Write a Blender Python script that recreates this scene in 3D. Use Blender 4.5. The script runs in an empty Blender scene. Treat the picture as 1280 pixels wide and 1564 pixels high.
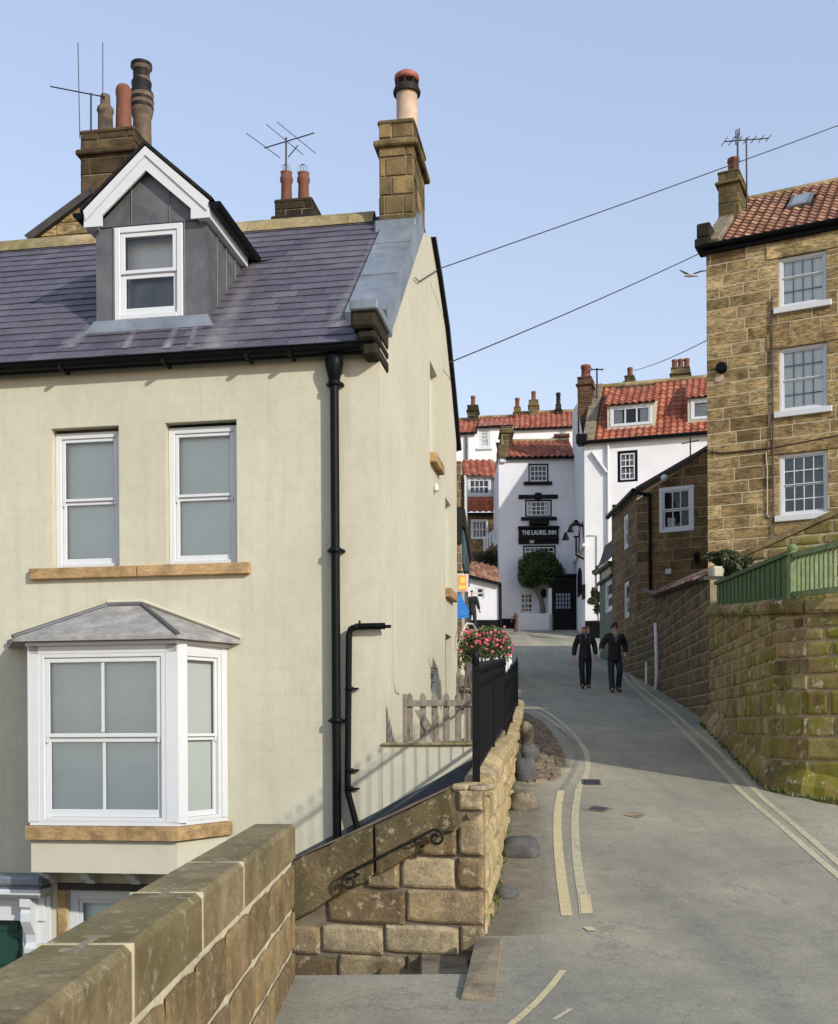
import bpy, bmesh, math, random
from mathutils import Vector, Matrix, noise
R = math.radians
rng = random.Random(7)
scene = bpy.context.scene
C = scene.collection

# ---------------------------------------------------------------- camera, sky, sun, exposure
EYE, FOC, CX, HY, ROLL = 1.6, 1700.0, 640.0, 1110.0, 0.006
cd = bpy.data.cameras.new("camera"); cam = bpy.data.objects.new("camera", cd); C.objects.link(cam)
cam.location = (0, 0, EYE); cam.rotation_euler = (R(90), ROLL, 0)
cd.sensor_fit = 'HORIZONTAL'; cd.sensor_width = 36; cd.lens = 36*FOC/1280
cd.shift_y = (HY-782)/1280; cd.clip_start = .05; cd.clip_end = 3000
scene.camera = cam
SUN_AZ, SUN_EL = 40, 25
TOSUN = Vector((math.sin(R(SUN_AZ))*math.cos(R(SUN_EL)), -math.cos(R(SUN_AZ))*math.cos(R(SUN_EL)), math.sin(R(SUN_EL))))
w = bpy.data.worlds.new("World"); scene.world = w; w.use_nodes = True
wn = w.node_tree.nodes; wl = w.node_tree.links
sky = wn.new('ShaderNodeTexSky'); sky.sky_type = 'NISHITA'; sky.sun_disc = False
sky.sun_elevation = R(SUN_EL); sky.sun_rotation = R(180-SUN_AZ)
sky.air_density = 1.5; sky.dust_density = 0.5; sky.ozone_density = 1.0; sky.altitude = 0
bg = wn['Background']; bg.inputs['Strength'].default_value = 0.148
tint = wn.new('ShaderNodeMix'); tint.data_type = 'RGBA'; tint.blend_type = 'MULTIPLY'; tint.inputs[0].default_value = 1
tint.inputs[7].default_value = (1.19, .985, 1.0, 1); wl.new(sky.outputs[0], tint.inputs[6])
hz = wn.new('ShaderNodeMix'); hz.data_type = 'RGBA'; hz.inputs[0].default_value = .5; hz.inputs[7].default_value = (1.95, 2.5, 3.5, 1)   # even high haze
wl.new(tint.outputs[2], hz.inputs[6]); wl.new(hz.outputs[2], bg.inputs[0])
sd = bpy.data.lights.new("sun", 'SUN'); sd.energy = 2.4; sd.angle = R(1.2); sd.color = (1, .955, .86)
sun = bpy.data.objects.new("sun", sd); C.objects.link(sun); sun.rotation_mode = 'QUATERNION'
sun.rotation_quaternion = TOSUN.to_track_quat('Z', 'Y'); sun.location = (20, -20, 30)
scene.view_settings.view_transform = 'Standard'; scene.view_settings.look = 'None'
scene.view_settings.gamma = 1; scene.view_settings.exposure = 0.65
scene.render.engine = 'CYCLES'
try:
    scene.cycles.use_denoising = True; scene.cycles.max_bounces = 6; scene.cycles.transparent_max_bounces = 12
except Exception: pass

# ---------------------------------------------------------------- geometry helpers
cr, sr = math.cos(ROLL), math.sin(ROLL)
def ray(x, y):
    dx, dy = x-CX, HY-y
    return Vector(((cr*dx+sr*dy)/FOC, 1.0, (-sr*dx+cr*dy)/FOC))
EYEV = Vector((0, 0, EYE))
def P(x, y, Y): return EYEV + ray(x, y)*Y
PROF = [(-30, -1.2), (0, 0), (7, 0.0), (10, .22), (15, .85), (22, 1.75), (30, 2.6), (40, 4.1), (45, 5.05), (50, 6.0), (62, 8.5), (120, 22), (400, 60)]
def gz(Y):
    for (a, za), (b, zb) in zip(PROF, PROF[1:]):
        if Y <= b:
            return za+(zb-za)*(Y-a)/(b-a)
    return PROF[-1][1]
def gzs(Y): return (gz(Y-1.5)+gz(Y-.75)+gz(Y)+gz(Y+.75)+gz(Y+1.5))/5
def G(x, y, off=0):      # road point seen at a pixel
    r = ray(x, y); Y = 2.0
    while Y < 80:
        if EYE+r.z*Y < gzs(Y)+off: break
        Y += .02
    return Vector((r.x*Y, Y, gzs(Y)+off))

class Frame:             # local (s, o, z): along, outward, up
    def __init__(f, O, A, B=None, Cc=None):
        f.O = Vector(O); A = Vector(A) if len(A) == 3 else Vector((A[0], A[1], 0)); f.A = A.normalized()
        f.B = Vector(B).normalized() if B is not None else Vector((f.A.y, -f.A.x, 0))
        f.C = Vector(Cc).normalized() if Cc is not None else Vector((0, 0, 1))
    def w(f, p): return f.O + f.A*p[0] + f.B*p[1] + f.C*p[2]
    def loc(f, q):
        d = Vector(q)-f.O; return (d.dot(f.A), d.dot(f.B), d.dot(f.C))
    def px(f, x, y, o=0.0):
        r = ray(x, y); P0 = f.O+f.B*o
        t = (P0-EYEV).dot(f.B)/r.dot(f.B); d = EYEV+r*t-f.O
        return (d.dot(f.A), d.dot(f.C))
    def rect(f, x0, y0, x1, y1, o=0.0):
        xm, ym = (x0+x1)/2, (y0+y1)/2
        return (f.px(x0, ym, o)[0], f.px(x1, ym, o)[0], f.px(xm, y1, o)[1], f.px(xm, y0, o)[1])
WORLD = Frame((0, 0, 0), (1, 0, 0), (0, 1, 0), (0, 0, 1))
def vframe(px, Y, d):    # vertical frame through the point seen at pixel column px at depth Y
    p = P(px, HY, Y); return Frame((p.x, p.y, 0), d)
def slope(f, o0, z0, o1, z1):   # roof plane rising from (o0,z0) to (o1,z1) in frame f
    Cc = f.B*(o1-o0)+f.C*(z1-z0); L = Cc.length
    Bn = (f.B*(z1-z0)-f.C*(o1-o0))
    g = Frame(f.w((0, o0, z0)), f.A, Bn, Cc); g.L = L
    return g

def rootoff(parent):
    v = Vector((0, 0, 0)); o = parent
    while o is not None:
        v += o.location; o = o.parent
    return v

class MB:
    def __init__(s, fr=WORLD):
        s.fr = fr; s.v = []; s.f = []; s.m = []; s.r = []; s.sm = []; s.frs = []; s.mi = 0; s.rn = .5
    def face(s, pts, m=None, r=None, smooth=False, fr=None):
        f = fr or s.fr; i = len(s.v)
        for p in pts: s.v.append(f.w(p))
        s.f.append(list(range(i, i+len(pts)))); s.m.append(s.mi if m is None else m)
        s.r.append(s.rn if r is None else r); s.sm.append(smooth); s.frs.append(f)
    def grid(s, rows, m=None, r=None, smooth=True, fr=None, closed=False, uvflat=False):
        f = fr or s.fr; base = len(s.v); n = len(rows[0])
        for row in rows:
            for p in row: s.v.append(f.w(p))
        for a in range(len(rows)-1):
            for b in range(n if closed else n-1):
                c = (b+1) % n
                s.f.append([base+a*n+b, base+a*n+c, base+(a+1)*n+c, base+(a+1)*n+b])
                s.m.append(s.mi if m is None else m); s.r.append(s.rn if r is None else r); s.sm.append(smooth); s.frs.append(f)
    def box(s, s0, s1, o0, o1, z0, z1, m=None, r=None, fr=None):
        a = [(s0, o0), (s1, o0), (s1, o1), (s0, o1)]
        k = dict(m=m, r=r, fr=fr)
        s.face([(x, y, z0) for x, y in a][::-1], **k); s.face([(x, y, z1) for x, y in a], **k)
        for i in range(4):
            p, q = a[i], a[(i+1) % 4]
            s.face([(p[0], p[1], z0), (q[0], q[1], z0), (q[0], q[1], z1), (p[0], p[1], z1)], **k)
    def bbox(s, s0, s1, o0, o1, z0, z1, b=.01, m=None, r=None, fr=None):   # box with chamfered outward edges
        if s0 > s1: s0, s1 = s1, s0
        if o0 > o1: o0, o1 = o1, o0
        if z0 > z1: z0, z1 = z1, z0
        b = min(b, (s1-s0)/3, (o1-o0)/3, (z1-z0)/3); k = dict(m=m, r=r, fr=fr)
        X, Y, Z = (s0, s1), (o0, o1), (z0, z1)
        def pt(i, j, l, ax):
            p = [X[i], Y[j], Z[l]]
            for t, e in enumerate((i, j, l)):
                if t != ax: p[t] += b if e == 0 else -b
            return tuple(p)
        for ax in range(3):
            for e in (0, 1):
                c = []
                for u, v in ((0, 0), (1, 0), (1, 1), (0, 1)):
                    idx = [0, 0, 0]; idx[ax] = e; idx[(ax+1) % 3] = u; idx[(ax+2) % 3] = v
                    c.append(pt(*idx, ax))
                s.face(c if e else c[::-1], **k)
        for ax in range(3):                     # edges along ax
            for u in (0, 1):
                for v in (0, 1):
                    q = []
                    for e, pax in ((0, (ax+1) % 3), (1, (ax+1) % 3), (1, (ax+2) % 3), (0, (ax+2) % 3)):
                        idx = [0, 0, 0]; idx[ax] = e; idx[(ax+1) % 3] = u; idx[(ax+2) % 3] = v
                        q.append(pt(*idx, pax))
                    s.face(q, **k)
        for i in (0, 1):
            for j in (0, 1):
                for l in (0, 1): s.face([pt(i, j, l, 0), pt(i, j, l, 1), pt(i, j, l, 2)], **k)
    def tube(s, pts, rad, n=8, m=None, caps=True, fr=None, r=None):
        f = fr or s.fr; Q = [f.w(p) for p in pts]; rows = []; up = None
        rad = rad if isinstance(rad, (list, tuple)) else [rad]*len(Q)
        for i, q in enumerate(Q):
            a = Q[max(i-1, 0)]; b = Q[min(i+1, len(Q)-1)]; d = (b-a).normalized()
            if up is None: up = Vector((0, 0, 1)) if abs(d.z) < .9 else Vector((1, 0, 0))
            u = (up-d*up.dot(d)).normalized(); v = d.cross(u); up = u
            rows.append([q+(u*math.cos(2*math.pi*k/n)+v*math.sin(2*math.pi*k/n))*rad[i] for k in range(n)])
        s.grid([[tuple(p) for p in row] for row in rows], m=m, fr=WORLD, closed=True, r=r)
        if caps:
            s.face([tuple(p) for p in rows[0]], m=m, fr=WORLD, r=r); s.face([tuple(p) for p in rows[-1]], m=m, fr=WORLD, r=r)
    def lathe(s, prof, c, n=16, m=None, fr=None, r=None, axis='z'):     # prof = [(radius, height)], around c
        rows = []
        for (ra, h) in prof:
            row = []
            for k in range(n):
                a = 2*math.pi*k/n; x, y = ra*math.cos(a), ra*math.sin(a)
                row.append((c[0]+x, c[1]+y, c[2]+h) if axis == 'z' else (c[0]+x, c[1]+h, c[2]+y))
            rows.append(row)
        s.grid(rows, m=m, fr=fr, closed=True, r=r)
        s.face(rows[0], m=m, fr=fr, r=r); s.face(rows[-1], m=m, fr=fr, r=r)
    def prism(s, poly, a0, a1, plane='sz', m=None, r=None, fr=None):   # polygon extruded along the third axis
        def q(p, t):
            if plane == 'sz': return (p[0], t, p[1])
            if plane == 'oz': return (t, p[0], p[1])
            return (p[0], p[1], t)
        k = dict(m=m, r=r, fr=fr)
        s.face([q(p, a0) for p in poly], **k); s.face([q(p, a1) for p in poly][::-1], **k)
        for i in range(len(poly)):
            p1, p2 = poly[i], poly[(i+1) % len(poly)]
            s.face([q(p1, a0), q(p2, a0), q(p2, a1), q(p1, a1)], **k)
    def build(s, name, mats, parent=None, props=None, origin=None, recalc=False, merge=False):
        if not isinstance(mats, (list, tuple)): mats = [mats]
        off = rootoff(parent)
        if origin is not None: off = off+Vector(origin)
        me = bpy.data.meshes.new(name)
        me.from_pydata([tuple(p-off) for p in s.v], [], s.f)
        for mt in mats: me.materials.append(mt)
        me.polygons.foreach_set('material_index', s.m); me.polygons.foreach_set('use_smooth', s.sm)
        at = me.attributes.new('rnd', 'FLOAT', 'FACE'); at.data.foreach_set('value', s.r)
        uv = me.uv_layers.new(name='UVMap'); ud = [0.0]*(2*len(me.loops)); li = 0
        for fi, idx in enumerate(s.f):
            f = s.frs[fi]; pts = [s.v[i] for i in idx]
            n = Vector((0, 0, 0))
            for i in range(len(pts)):
                a, b = pts[i], pts[(i+1) % len(pts)]; n += a.cross(b)
            n = n.normalized() if n.length > 1e-9 else f.B
            A = f.A if abs(n.dot(f.A)) < .75 else f.B
            U = (A-n*A.dot(n)); U = U.normalized() if U.length > 1e-6 else f.A
            V = n.cross(U)
            if V.dot(f.C) < -1e-4 or (abs(V.dot(f.C)) <= 1e-4 and V.dot(f.B) > 0): V = -V
            for p in pts:
                d = p-f.O; ud[li] = d.dot(U); ud[li+1] = d.dot(V); li += 2
        uv.data.foreach_set('uv', ud)
        if recalc or merge:
            bm = bmesh.new(); bm.from_mesh(me)
            if merge: bmesh.ops.remove_doubles(bm, verts=bm.verts, dist=1e-4)
            bmesh.ops.recalc_face_normals(bm, faces=bm.faces); bm.to_mesh(me); bm.free()
        me.update()
        o = bpy.data.objects.new(name, me); C.objects.link(o); o.parent = parent
        if origin is not None: o.location = Vector(origin)
        if props:
            for k, v in props.items(): o[k] = v
        return o

def thing(name, label, cat, loc, group=None):
    o = bpy.data.objects.new(name, None); C.objects.link(o); o.location = Vector(loc); o.empty_display_size = .2
    o['label'] = label; o['category'] = cat
    if group: o['group'] = group
    return o
def tg(label, cat, group=None):
    d = {'label': label, 'category': cat}
    if group: d['group'] = group
    return d
STRUCT = {'kind': 'structure'}

def clip(poly, region):          # clip polygon by convex region
    ar = sum(region[i][0]*region[(i+1) % len(region)][1]-region[(i+1) % len(region)][0]*region[i][1] for i in range(len(region)))
    rg = region if ar > 0 else region[::-1]
    out = poly
    for i in range(len(rg)):
        a, b = rg[i], rg[(i+1) % len(rg)]; inp = out; out = []
        if not inp: return []
        def side(p): return (b[0]-a[0])*(p[1]-a[1])-(b[1]-a[1])*(p[0]-a[0])
        for j in range(len(inp)):
            p, q = inp[j], inp[(j+1) % len(inp)]; sp, sq = side(p), side(q)
            if sp >= 0: out.append(p)
            if (sp > 0 and sq < 0) or (sp < 0 and sq > 0):
                t = sp/(sp-sq); out.append((p[0]+(q[0]-p[0])*t, p[1]+(q[1]-p[1])*t))
    return out
def area(p): return abs(sum(p[i][0]*p[(i+1) % len(p)][1]-p[(i+1) % len(p)][0]*p[i][1] for i in range(len(p))))/2 if len(p) > 2 else 0
def minus(rects, h):             # rectangles (s0,s1,z0,z1) minus a hole
    out = []
    for (a, b, c, d) in rects:
        if b <= h[0] or a >= h[1] or d <= h[2] or c >= h[3]: out.append((a, b, c, d)); continue
        if a < h[0]: out.append((a, h[0], c, d))
        if b > h[1]: out.append((h[1], b, c, d))
        a2, b2 = max(a, h[0]), min(b, h[1])
        if c < h[2]: out.append((a2, b2, c, h[2]))
        if d > h[3]: out.append((a2, b2, h[3], d))
    return out
def stone_face(mb, poly, o0, dep, bev, m=None, r=None, bulge=0):
    cx = sum(p[0] for p in poly)/len(poly); cz = sum(p[1] for p in poly)/len(poly)
    def ins(d):
        out = []
        for p in poly:
            dx, dz = cx-p[0], cz-p[1]
            out.append((p[0]+max(-d, min(d, dx)), p[1]+max(-d, min(d, dz))))
        return out
    n = len(poly); r0 = poly; r1 = ins(bev*.35); r2 = ins(bev)
    rows = [[(p[0], o0, p[1]) for p in r0], [(p[0], o0+dep*.72, p[1]) for p in r1], [(p[0], o0+dep, p[1]) for p in r2]]
    mb.grid(rows, m=m, r=r, smooth=False, closed=True)
    if bulge:
        r3 = ins(bev*2.4); mb.grid([rows[2], [(p[0], o0+dep+bulge, p[1]) for p in r3]], m=m, r=r, smooth=False, closed=True)
        mb.face([(p[0], o0+dep+bulge, p[1]) for p in r3], m=m, r=r)
    else: mb.face(rows[2], m=m, r=r)
def rough_rect(a, b, c, d, j, rg, step=.12):
    pts = []
    nx = max(1, int((b-a)/step)); nz = max(1, int((d-c)/step))
    for i in range(nx): pts.append((a+(b-a)*i/nx, c))
    for i in range(nz): pts.append((b, c+(d-c)*i/nz))
    for i in range(nx): pts.append((b-(b-a)*i/nx, d))
    for i in range(nz): pts.append((a, d-(d-c)*i/nz))
    out = []
    for (x, z) in pts:
        corner = (x in (a, b)) and (z in (c, d))
        cx, cz = (a+b)/2, (c+d)/2
        k = j*1.3 if corner else j*.5
        out.append((x+(cx-x)/max(1e-6, abs(cx-x))*k*rg.uniform(.2, 1.), z+(cz-z)/max(1e-6, abs(cz-z))*k*rg.uniform(.2, 1.)))
    return out
def stones(mb, region, hr, wr, gap=.012, dep=.02, bev=.012, jit=0, holes=(), m=None, seed=1, bulge=0, depj=.4, brick=False, warp=None, zc=None, zbase=None, hseed=None):
    rg = random.Random(seed); rh = random.Random(hseed) if hseed is not None else rg
    s0 = min(p[0] for p in region); s1 = max(p[0] for p in region); z0 = min(p[1] for p in region); z1 = max(p[1] for p in region)
    z = z0 if zbase is None else zbase; row = 0
    while z < z1-.01:
        h = rh.uniform(*hr) if zc is None else zc
        if zbase is None and z+h > z1-.06: h = z1-z
        if z+h < z0: z += h; continue
        s = s0-rg.uniform(0, wr[1]*.8)
        while s < s1:
            wd = rg.uniform(*wr); rr = rg.random()
            for q in (lambda L: L)(_cut((s+gap/2, s+wd-gap/2, z+gap/2, z+h-gap/2), holes)):
                if q[1]-q[0] < .03 or q[3]-q[2] < .03: continue
                poly = rough_rect(*q, jit, rg) if jit else [(q[0], q[2]), (q[1], q[2]), (q[1], q[3]), (q[0], q[3])]
                if warp: poly = [warp(p) for p in poly]
                poly = clip(poly, region)
                if area(poly) < .002: continue
                dd = dep*(1+rg.uniform(-depj, depj)); bl = bulge*rg.uniform(.2, 1) if bulge else 0
                stone_face(mb, poly, 0.0, dd, bev, m=m, r=rr, bulge=bl)
            s += wd
        z += h; row += 1
def _cut(q, holes):
    L = [q]
    for h in holes: L = minus(L, h)
    return L
def wall(mb, region, holes=(), rev=.12, o=0.0, m=None, mrev=None, thick=None):
    xs = sorted(set([min(p[0] for p in region), max(p[0] for p in region)]+[h[i] for h in holes for i in (0, 1)]))
    zs = sorted(set([min(p[1] for p in region), max(p[1] for p in region)]+[h[i] for h in holes for i in (2, 3)]))
    for i in range(len(xs)-1):
        for j in range(len(zs)-1):
            cx, cz = (xs[i]+xs[i+1])/2, (zs[j]+zs[j+1])/2
            if any(h[0] < cx < h[1] and h[2] < cz < h[3] for h in holes): continue
            p = clip([(xs[i], zs[j]), (xs[i+1], zs[j]), (xs[i+1], zs[j+1]), (xs[i], zs[j+1])], region)
            if area(p) > 1e-5: mb.face([(a, o, b) for a, b in p], m=m)
    mr = m if mrev is None else mrev
    for (a, b, c, d) in holes:
        mb.face([(a, o, c), (a, o-rev, c), (a, o-rev, d), (a, o, d)], m=mr)
        mb.face([(b, o, c), (b, o-rev, c), (b, o-rev, d), (b, o, d)], m=mr)
        mb.face([(a, o, c), (b, o, c), (b, o-rev, c), (a, o-rev, c)], m=mr)
        mb.face([(a, o, d), (b, o, d), (b, o-rev, d), (a, o-rev, d)], m=mr)
    if thick:
        for i in range(len(region)):
            p, q = region[i], region[(i+1) % len(region)]
            mb.face([(p[0], o, p[1]), (q[0], o, q[1]), (q[0], o-thick, q[1]), (p[0], o-thick, p[1])], m=m)
        mb.face([(p[0], o-thick, p[1]) for p in region], m=m)
def slates(mb, W0, W1, L, exp=.27, wid=.36, region=None, seed=2, lift=.016):
    rg = random.Random(seed); n = int(L/exp)+1
    for i in range(n):
        v0 = i*exp-.03; v1 = v0+exp+.05; s = W0-(wid/2 if i % 2 else 0)-rg.uniform(0, .03)
        while s < W1:
            wd = wid*rg.uniform(.93, 1.05); dz = rg.uniform(-.006, .006); e = rg.uniform(0, .004)
            poly = clip([(s+.003, v0+dz), (s+wd-.003, v0+dz+rg.uniform(-.004, .004)), (s+wd-.003, min(v1, L)), (s+.003, min(v1, L))], region or [(W0, -1), (W1, -1), (W1, L), (W0, L)])
            if area(poly) > .001:
                def oo(v, t): return lift*(1-(v-v0)/(v1-v0))+e+t
                rr = rg.random()
                mb.face([(p[0], oo(p[1], .007), p[1]) for p in poly], r=rr)
                for k in range(len(poly)):
                    p, q = poly[k], poly[(k+1) % len(poly)]
                    mb.face([(p[0], oo(p[1], .007), p[1]), (q[0], oo(q[1], .007), q[1]), (q[0], oo(q[1], -.003), q[1]), (p[0], oo(p[1], -.003), p[1])], r=rr)
            s += wd
def pantiles(mb, W0, W1, L, pitch=.26, row=.32, seed=3, amp=.035, holes=(), v00=0.0, cutfn=None):
    rg = random.Random(seed); nc = max(1, round((W1-W0)/pitch)); pt = (W1-W0)/nc; n = max(1, math.ceil((L-v00)/row-.05))
    prof = [(0, -.3), (.18, .35), (.38, 1.0), (.58, .55), (.75, -.1), (.9, -.3)]
    for i in range(n):
        v0 = v00+i*row-.03; v1 = min(v00+(i+1)*row, L)
        for j in range(nc):
            a = W0+j*pt; cx, cv = a+pt/2, (v0+v1)/2
            if any(h[0] < cx < h[1] and h[2] < cv < h[3] for h in holes): continue
            if cutfn and cutfn(cx, cv): continue
            rr = rg.random(); dv = rg.uniform(-.012, .012); do = rg.uniform(-.004, .004)
            top = []; bot = []
            for (u, h) in prof+[(1.0, -.3)]:
                top.append((a+u*pt, .05+h*amp+do, v0+dv)); bot.append((a+u*pt, .02+h*amp+do, v1))
            mb.grid([top, bot], r=rr, smooth=False)
            mb.grid([[(p[0], p[1]-.022, p[2]) for p in top], top], r=rr*.5, smooth=False)
# ---------------------------------------------------------------- materials
def newmat(name):
    m = bpy.data.materials.new(name); m.use_nodes = True; nt = m.node_tree
    return m, nt, nt.nodes['Principled BSDF']
def N(nt, t, **kw):
    n = nt.nodes.new(t)
    for k, v in kw.items():
        if k in n.inputs: n.inputs[k].default_value = v
        else: setattr(n, k, v)
    return n
def L(nt, a, b): nt.links.new(a, b)
def c4(c): return (c[0], c[1], c[2], 1)
def ramp(nt, src, stops):
    n = nt.nodes.new('ShaderNodeValToRGB'); e = n.color_ramp.elements
    while len(e) < len(stops): e.new(.5)
    for i, (p, c) in enumerate(stops): e[i].position = p; e[i].color = c4(c) if len(c) == 3 else c
    L(nt, src, n.inputs[0]); return n.outputs[0]
def coords(nt, kind='Object', scale=(1, 1, 1)):
    t = nt.nodes.new('ShaderNodeTexCoord'); mp = nt.nodes.new('ShaderNodeMapping'); mp.inputs['Scale'].default_value = scale
    L(nt, t.outputs[kind], mp.inputs[0]); return mp.outputs[0]
def noi(nt, vec, scale, detail=5, rough=.6, dist=0, out=0):
    n = N(nt, 'ShaderNodeTexNoise'); n.inputs['Scale'].default_value = scale; n.inputs['Detail'].default_value = detail
    n.inputs['Roughness'].default_value = rough; n.inputs['Distortion'].default_value = dist
    L(nt, vec, n.inputs['Vector']); return n.outputs[out]
def mixc(nt, fac, a, b, mode='MIX'):
    n = nt.nodes.new('ShaderNodeMix'); n.data_type = 'RGBA'; n.blend_type = mode
    for sock, v in ((n.inputs[0], fac), (n.inputs[6], a), (n.inputs[7], b)):
        if isinstance(v, (int, float)): sock.default_value = v
        elif isinstance(v, tuple): sock.default_value = c4(v)
        else: L(nt, v, sock)
    return n.outputs[2]
def math_(nt, op, a, b=0.0, clampv=False):
    n = nt.nodes.new('ShaderNodeMath'); n.operation = op; n.use_clamp = clampv
    for sock, v in ((n.inputs[0], a), (n.inputs[1], b)):
        if isinstance(v, (int, float)): sock.default_value = v
        else: L(nt, v, sock)
    return n.outputs[0]
def bump(nt, bs, h, strength=.4, dist=.01):
    n = nt.nodes.new('ShaderNodeBump'); n.inputs['Strength'].default_value = strength; n.inputs['Distance'].default_value = dist
    L(nt, h, n.inputs['Height']); L(nt, n.outputs[0], bs.inputs['Normal']); return n
def rndattr(nt):
    a = nt.nodes.new('ShaderNodeAttribute'); a.attribute_name = 'rnd'; return a.outputs['Fac']
def rndvec(nt, k=37.0):        # texture space shifted per stone so that no two look alike
    v = coords(nt); a = rndattr(nt); m = math_(nt, 'MULTIPLY', a, k)
    n = nt.nodes.new('ShaderNodeVectorMath'); n.operation = 'ADD'; L(nt, v, n.inputs[0])
    cmb = nt.nodes.new('ShaderNodeCombineXYZ'); L(nt, m, cmb.inputs[0]); L(nt, m, cmb.inputs[1]); L(nt, m, cmb.inputs[2])
    L(nt, cmb.outputs[0], n.inputs[1]); return n.outputs[0]
def plain(name, col, rough=.6, var=.12, scale=6, metal=0, bmp=.1, spec=.5, dirt=None, dirtamt=.5):
    m, nt, bs = newmat(name); v = coords(nt)
    n = noi(nt, v, scale)
    col_ = ramp(nt, n, [(.3, tuple(c*(1-var) for c in col)), (.7, tuple(min(1, c*(1+var)) for c in col))])
    if dirt:
        n2 = noi(nt, v, scale*.35, 6, .7); f = ramp(nt, n2, [(.5, (0, 0, 0)), (.68, (dirtamt,)*3)]); col_ = mixc(nt, f, col_, dirt)
    L(nt, col_, bs.inputs['Base Color']); bs.inputs['Roughness'].default_value = rough; bs.inputs['Metallic'].default_value = metal
    bs.inputs['Specular IOR Level'].default_value = spec
    if bmp: bump(nt, bs, noi(nt, v, scale*6, 4), bmp, .004)
    return m
def stone(name, cols, moss=None, mossamt=0.0, lich=None, lichamt=0, scale=1.0, dark=None, darkamt=.5, bmp=.6, tool=0.0, strat=0.0, tint=(1.08, 1.01, .90), lsc=14):
    m, nt, bs = newmat(name); v = rndvec(nt); vo = coords(nt)
    n = len(cols); base = ramp(nt, rndattr(nt), [(i/(n-1) if n > 1 else 0, c) for i, c in enumerate(cols)])
    big = noi(nt, v, 3.0*scale, 6, .65)
    base = mixc(nt, 1.0, base, ramp(nt, big, [(.27, (.36, .32, .28)), (.5, (.95, .95, .95)), (.74, (1.4, 1.34, 1.22))]), 'MULTIPLY')
    fine = noi(nt, v, 40*scale, 5, .7)
    base = mixc(nt, 1.0, base, ramp(nt, fine, [(.3, (.7, .7, .7)), (.6, (1.12, 1.12, 1.12))]), 'MULTIPLY')
    h = math_(nt, 'ADD', math_(nt, 'MULTIPLY', big, .6), math_(nt, 'MULTIPLY', fine, .5))
    if strat:
        sv = coords(nt, 'Object', (1, 1, 9)); a = nt.nodes.new('ShaderNodeVectorMath'); a.operation = 'ADD'
        L(nt, sv, a.inputs[0]); L(nt, v, a.inputs[1]); st = noi(nt, a.outputs[0], 3.5, 4, .6, .6)
        base = mixc(nt, 1.0, base, ramp(nt, st, [(.35, (1-strat*.7,)*3), (.6, (1.1, 1.08, 1.04))]), 'MULTIPLY')
        h = math_(nt, 'ADD', h, math_(nt, 'MULTIPLY', st, .6))
    if dark:
        f = ramp(nt, noi(nt, vo, 1.3*scale, 6, .7), [(.48, (0, 0, 0)), (.66, (darkamt,)*3)]); base = mixc(nt, f, base, dark)
    if moss:
        f = ramp(nt, noi(nt, vo, .9*scale, 7, .72, .4), [(.42, (0, 0, 0)), (.62, (mossamt,)*3)]); base = mixc(nt, f, base, moss)
    if lich:
        f = ramp(nt, noi(nt, vo, lsc*scale, 6, .75), [(.56, (0, 0, 0)), (.64, (lichamt,)*3)]); base = mixc(nt, f, base, lich)
    if tool:
        wv = N(nt, 'ShaderNodeTexWave', wave_type='BANDS', bands_direction='DIAGONAL'); wv.inputs['Scale'].default_value = 18; wv.inputs['Distortion'].default_value = 4
        L(nt, v, wv.inputs[0]); h = math_(nt, 'ADD', h, math_(nt, 'MULTIPLY', wv.outputs[1], tool))
    base = mixc(nt, 1.0, base, tint, 'MULTIPLY')
    L(nt, base, bs.inputs['Base Color']); bs.inputs['Roughness'].default_value = .9; bs.inputs['Specular IOR Level'].default_value = .25
    bump(nt, bs, h, bmp, .02); return m

M = {}
def cream():
    m, nt, bs = newmat('cream_masonry_paint'); v = coords(nt); uv = coords(nt, 'UV')
    b = N(nt, 'ShaderNodeTexBrick'); b.inputs['Scale'].default_value = 1; b.inputs['Mortar Size'].default_value = .006
    b.inputs['Brick Width'].default_value = .78; b.inputs['Row Height'].default_value = .33; b.inputs['Mortar Smooth'].default_value = .9
    b.inputs['Color1'].default_value = (1, 1, 1, 1); b.inputs['Color2'].default_value = (.93, .93, .93, 1); b.inputs['Mortar'].default_value = (.5, .5, .5, 1)
    dn = noi(nt, uv, .9, 4, .6, 0, 1); uvw = mixc(nt, .018, uv, dn, 'ADD'); L(nt, uvw, b.inputs[0])
    base = ramp(nt, noi(nt, v, .7, 6, .6), [(.3, (.485, .468, .36)), (.7, (.56, .54, .42))])
    base = mixc(nt, 1.0, base, ramp(nt, noi(nt, v, 7, 5), [(.3, (.95, .95, .94)), (.7, (1.03, 1.03, 1.03))]), 'MULTIPLY')
    base = mixc(nt, .02, base, b.outputs[0], 'MULTIPLY')
    st = noi(nt, coords(nt, 'Object', (5, 5, .35)), 1.4, 6, .65)        # faint rain streaks
    base = mixc(nt, ramp(nt, st, [(.50, (0, 0, 0)), (.74, (.5,)*3)]), base, (.42, .40, .30))
    ck = noi(nt, coords(nt, 'Object', (3, 3, 1.1)), 1.1, 8, .75, .6)
    base = mixc(nt, ramp(nt, ck, [(.485, (0, 0, 0)), (.4985, (.0,)*3), (.5, (.55,)*3), (.5015, (0, 0, 0))]), base, (.25, .23, .16))
    L(nt, base, bs.inputs['Base Color']); bs.inputs['Roughness'].default_value = .75
    h = math_(nt, 'ADD', math_(nt, 'MULTIPLY', b.outputs['Fac'], -.2), math_(nt, 'ADD', math_(nt, 'MULTIPLY', noi(nt, v, 2.5, 4), .9), math_(nt, 'MULTIPLY', noi(nt, v, 30, 5), .25)))
    bump(nt, bs, h, .45, .012); return m
M['cream'] = cream()
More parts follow.
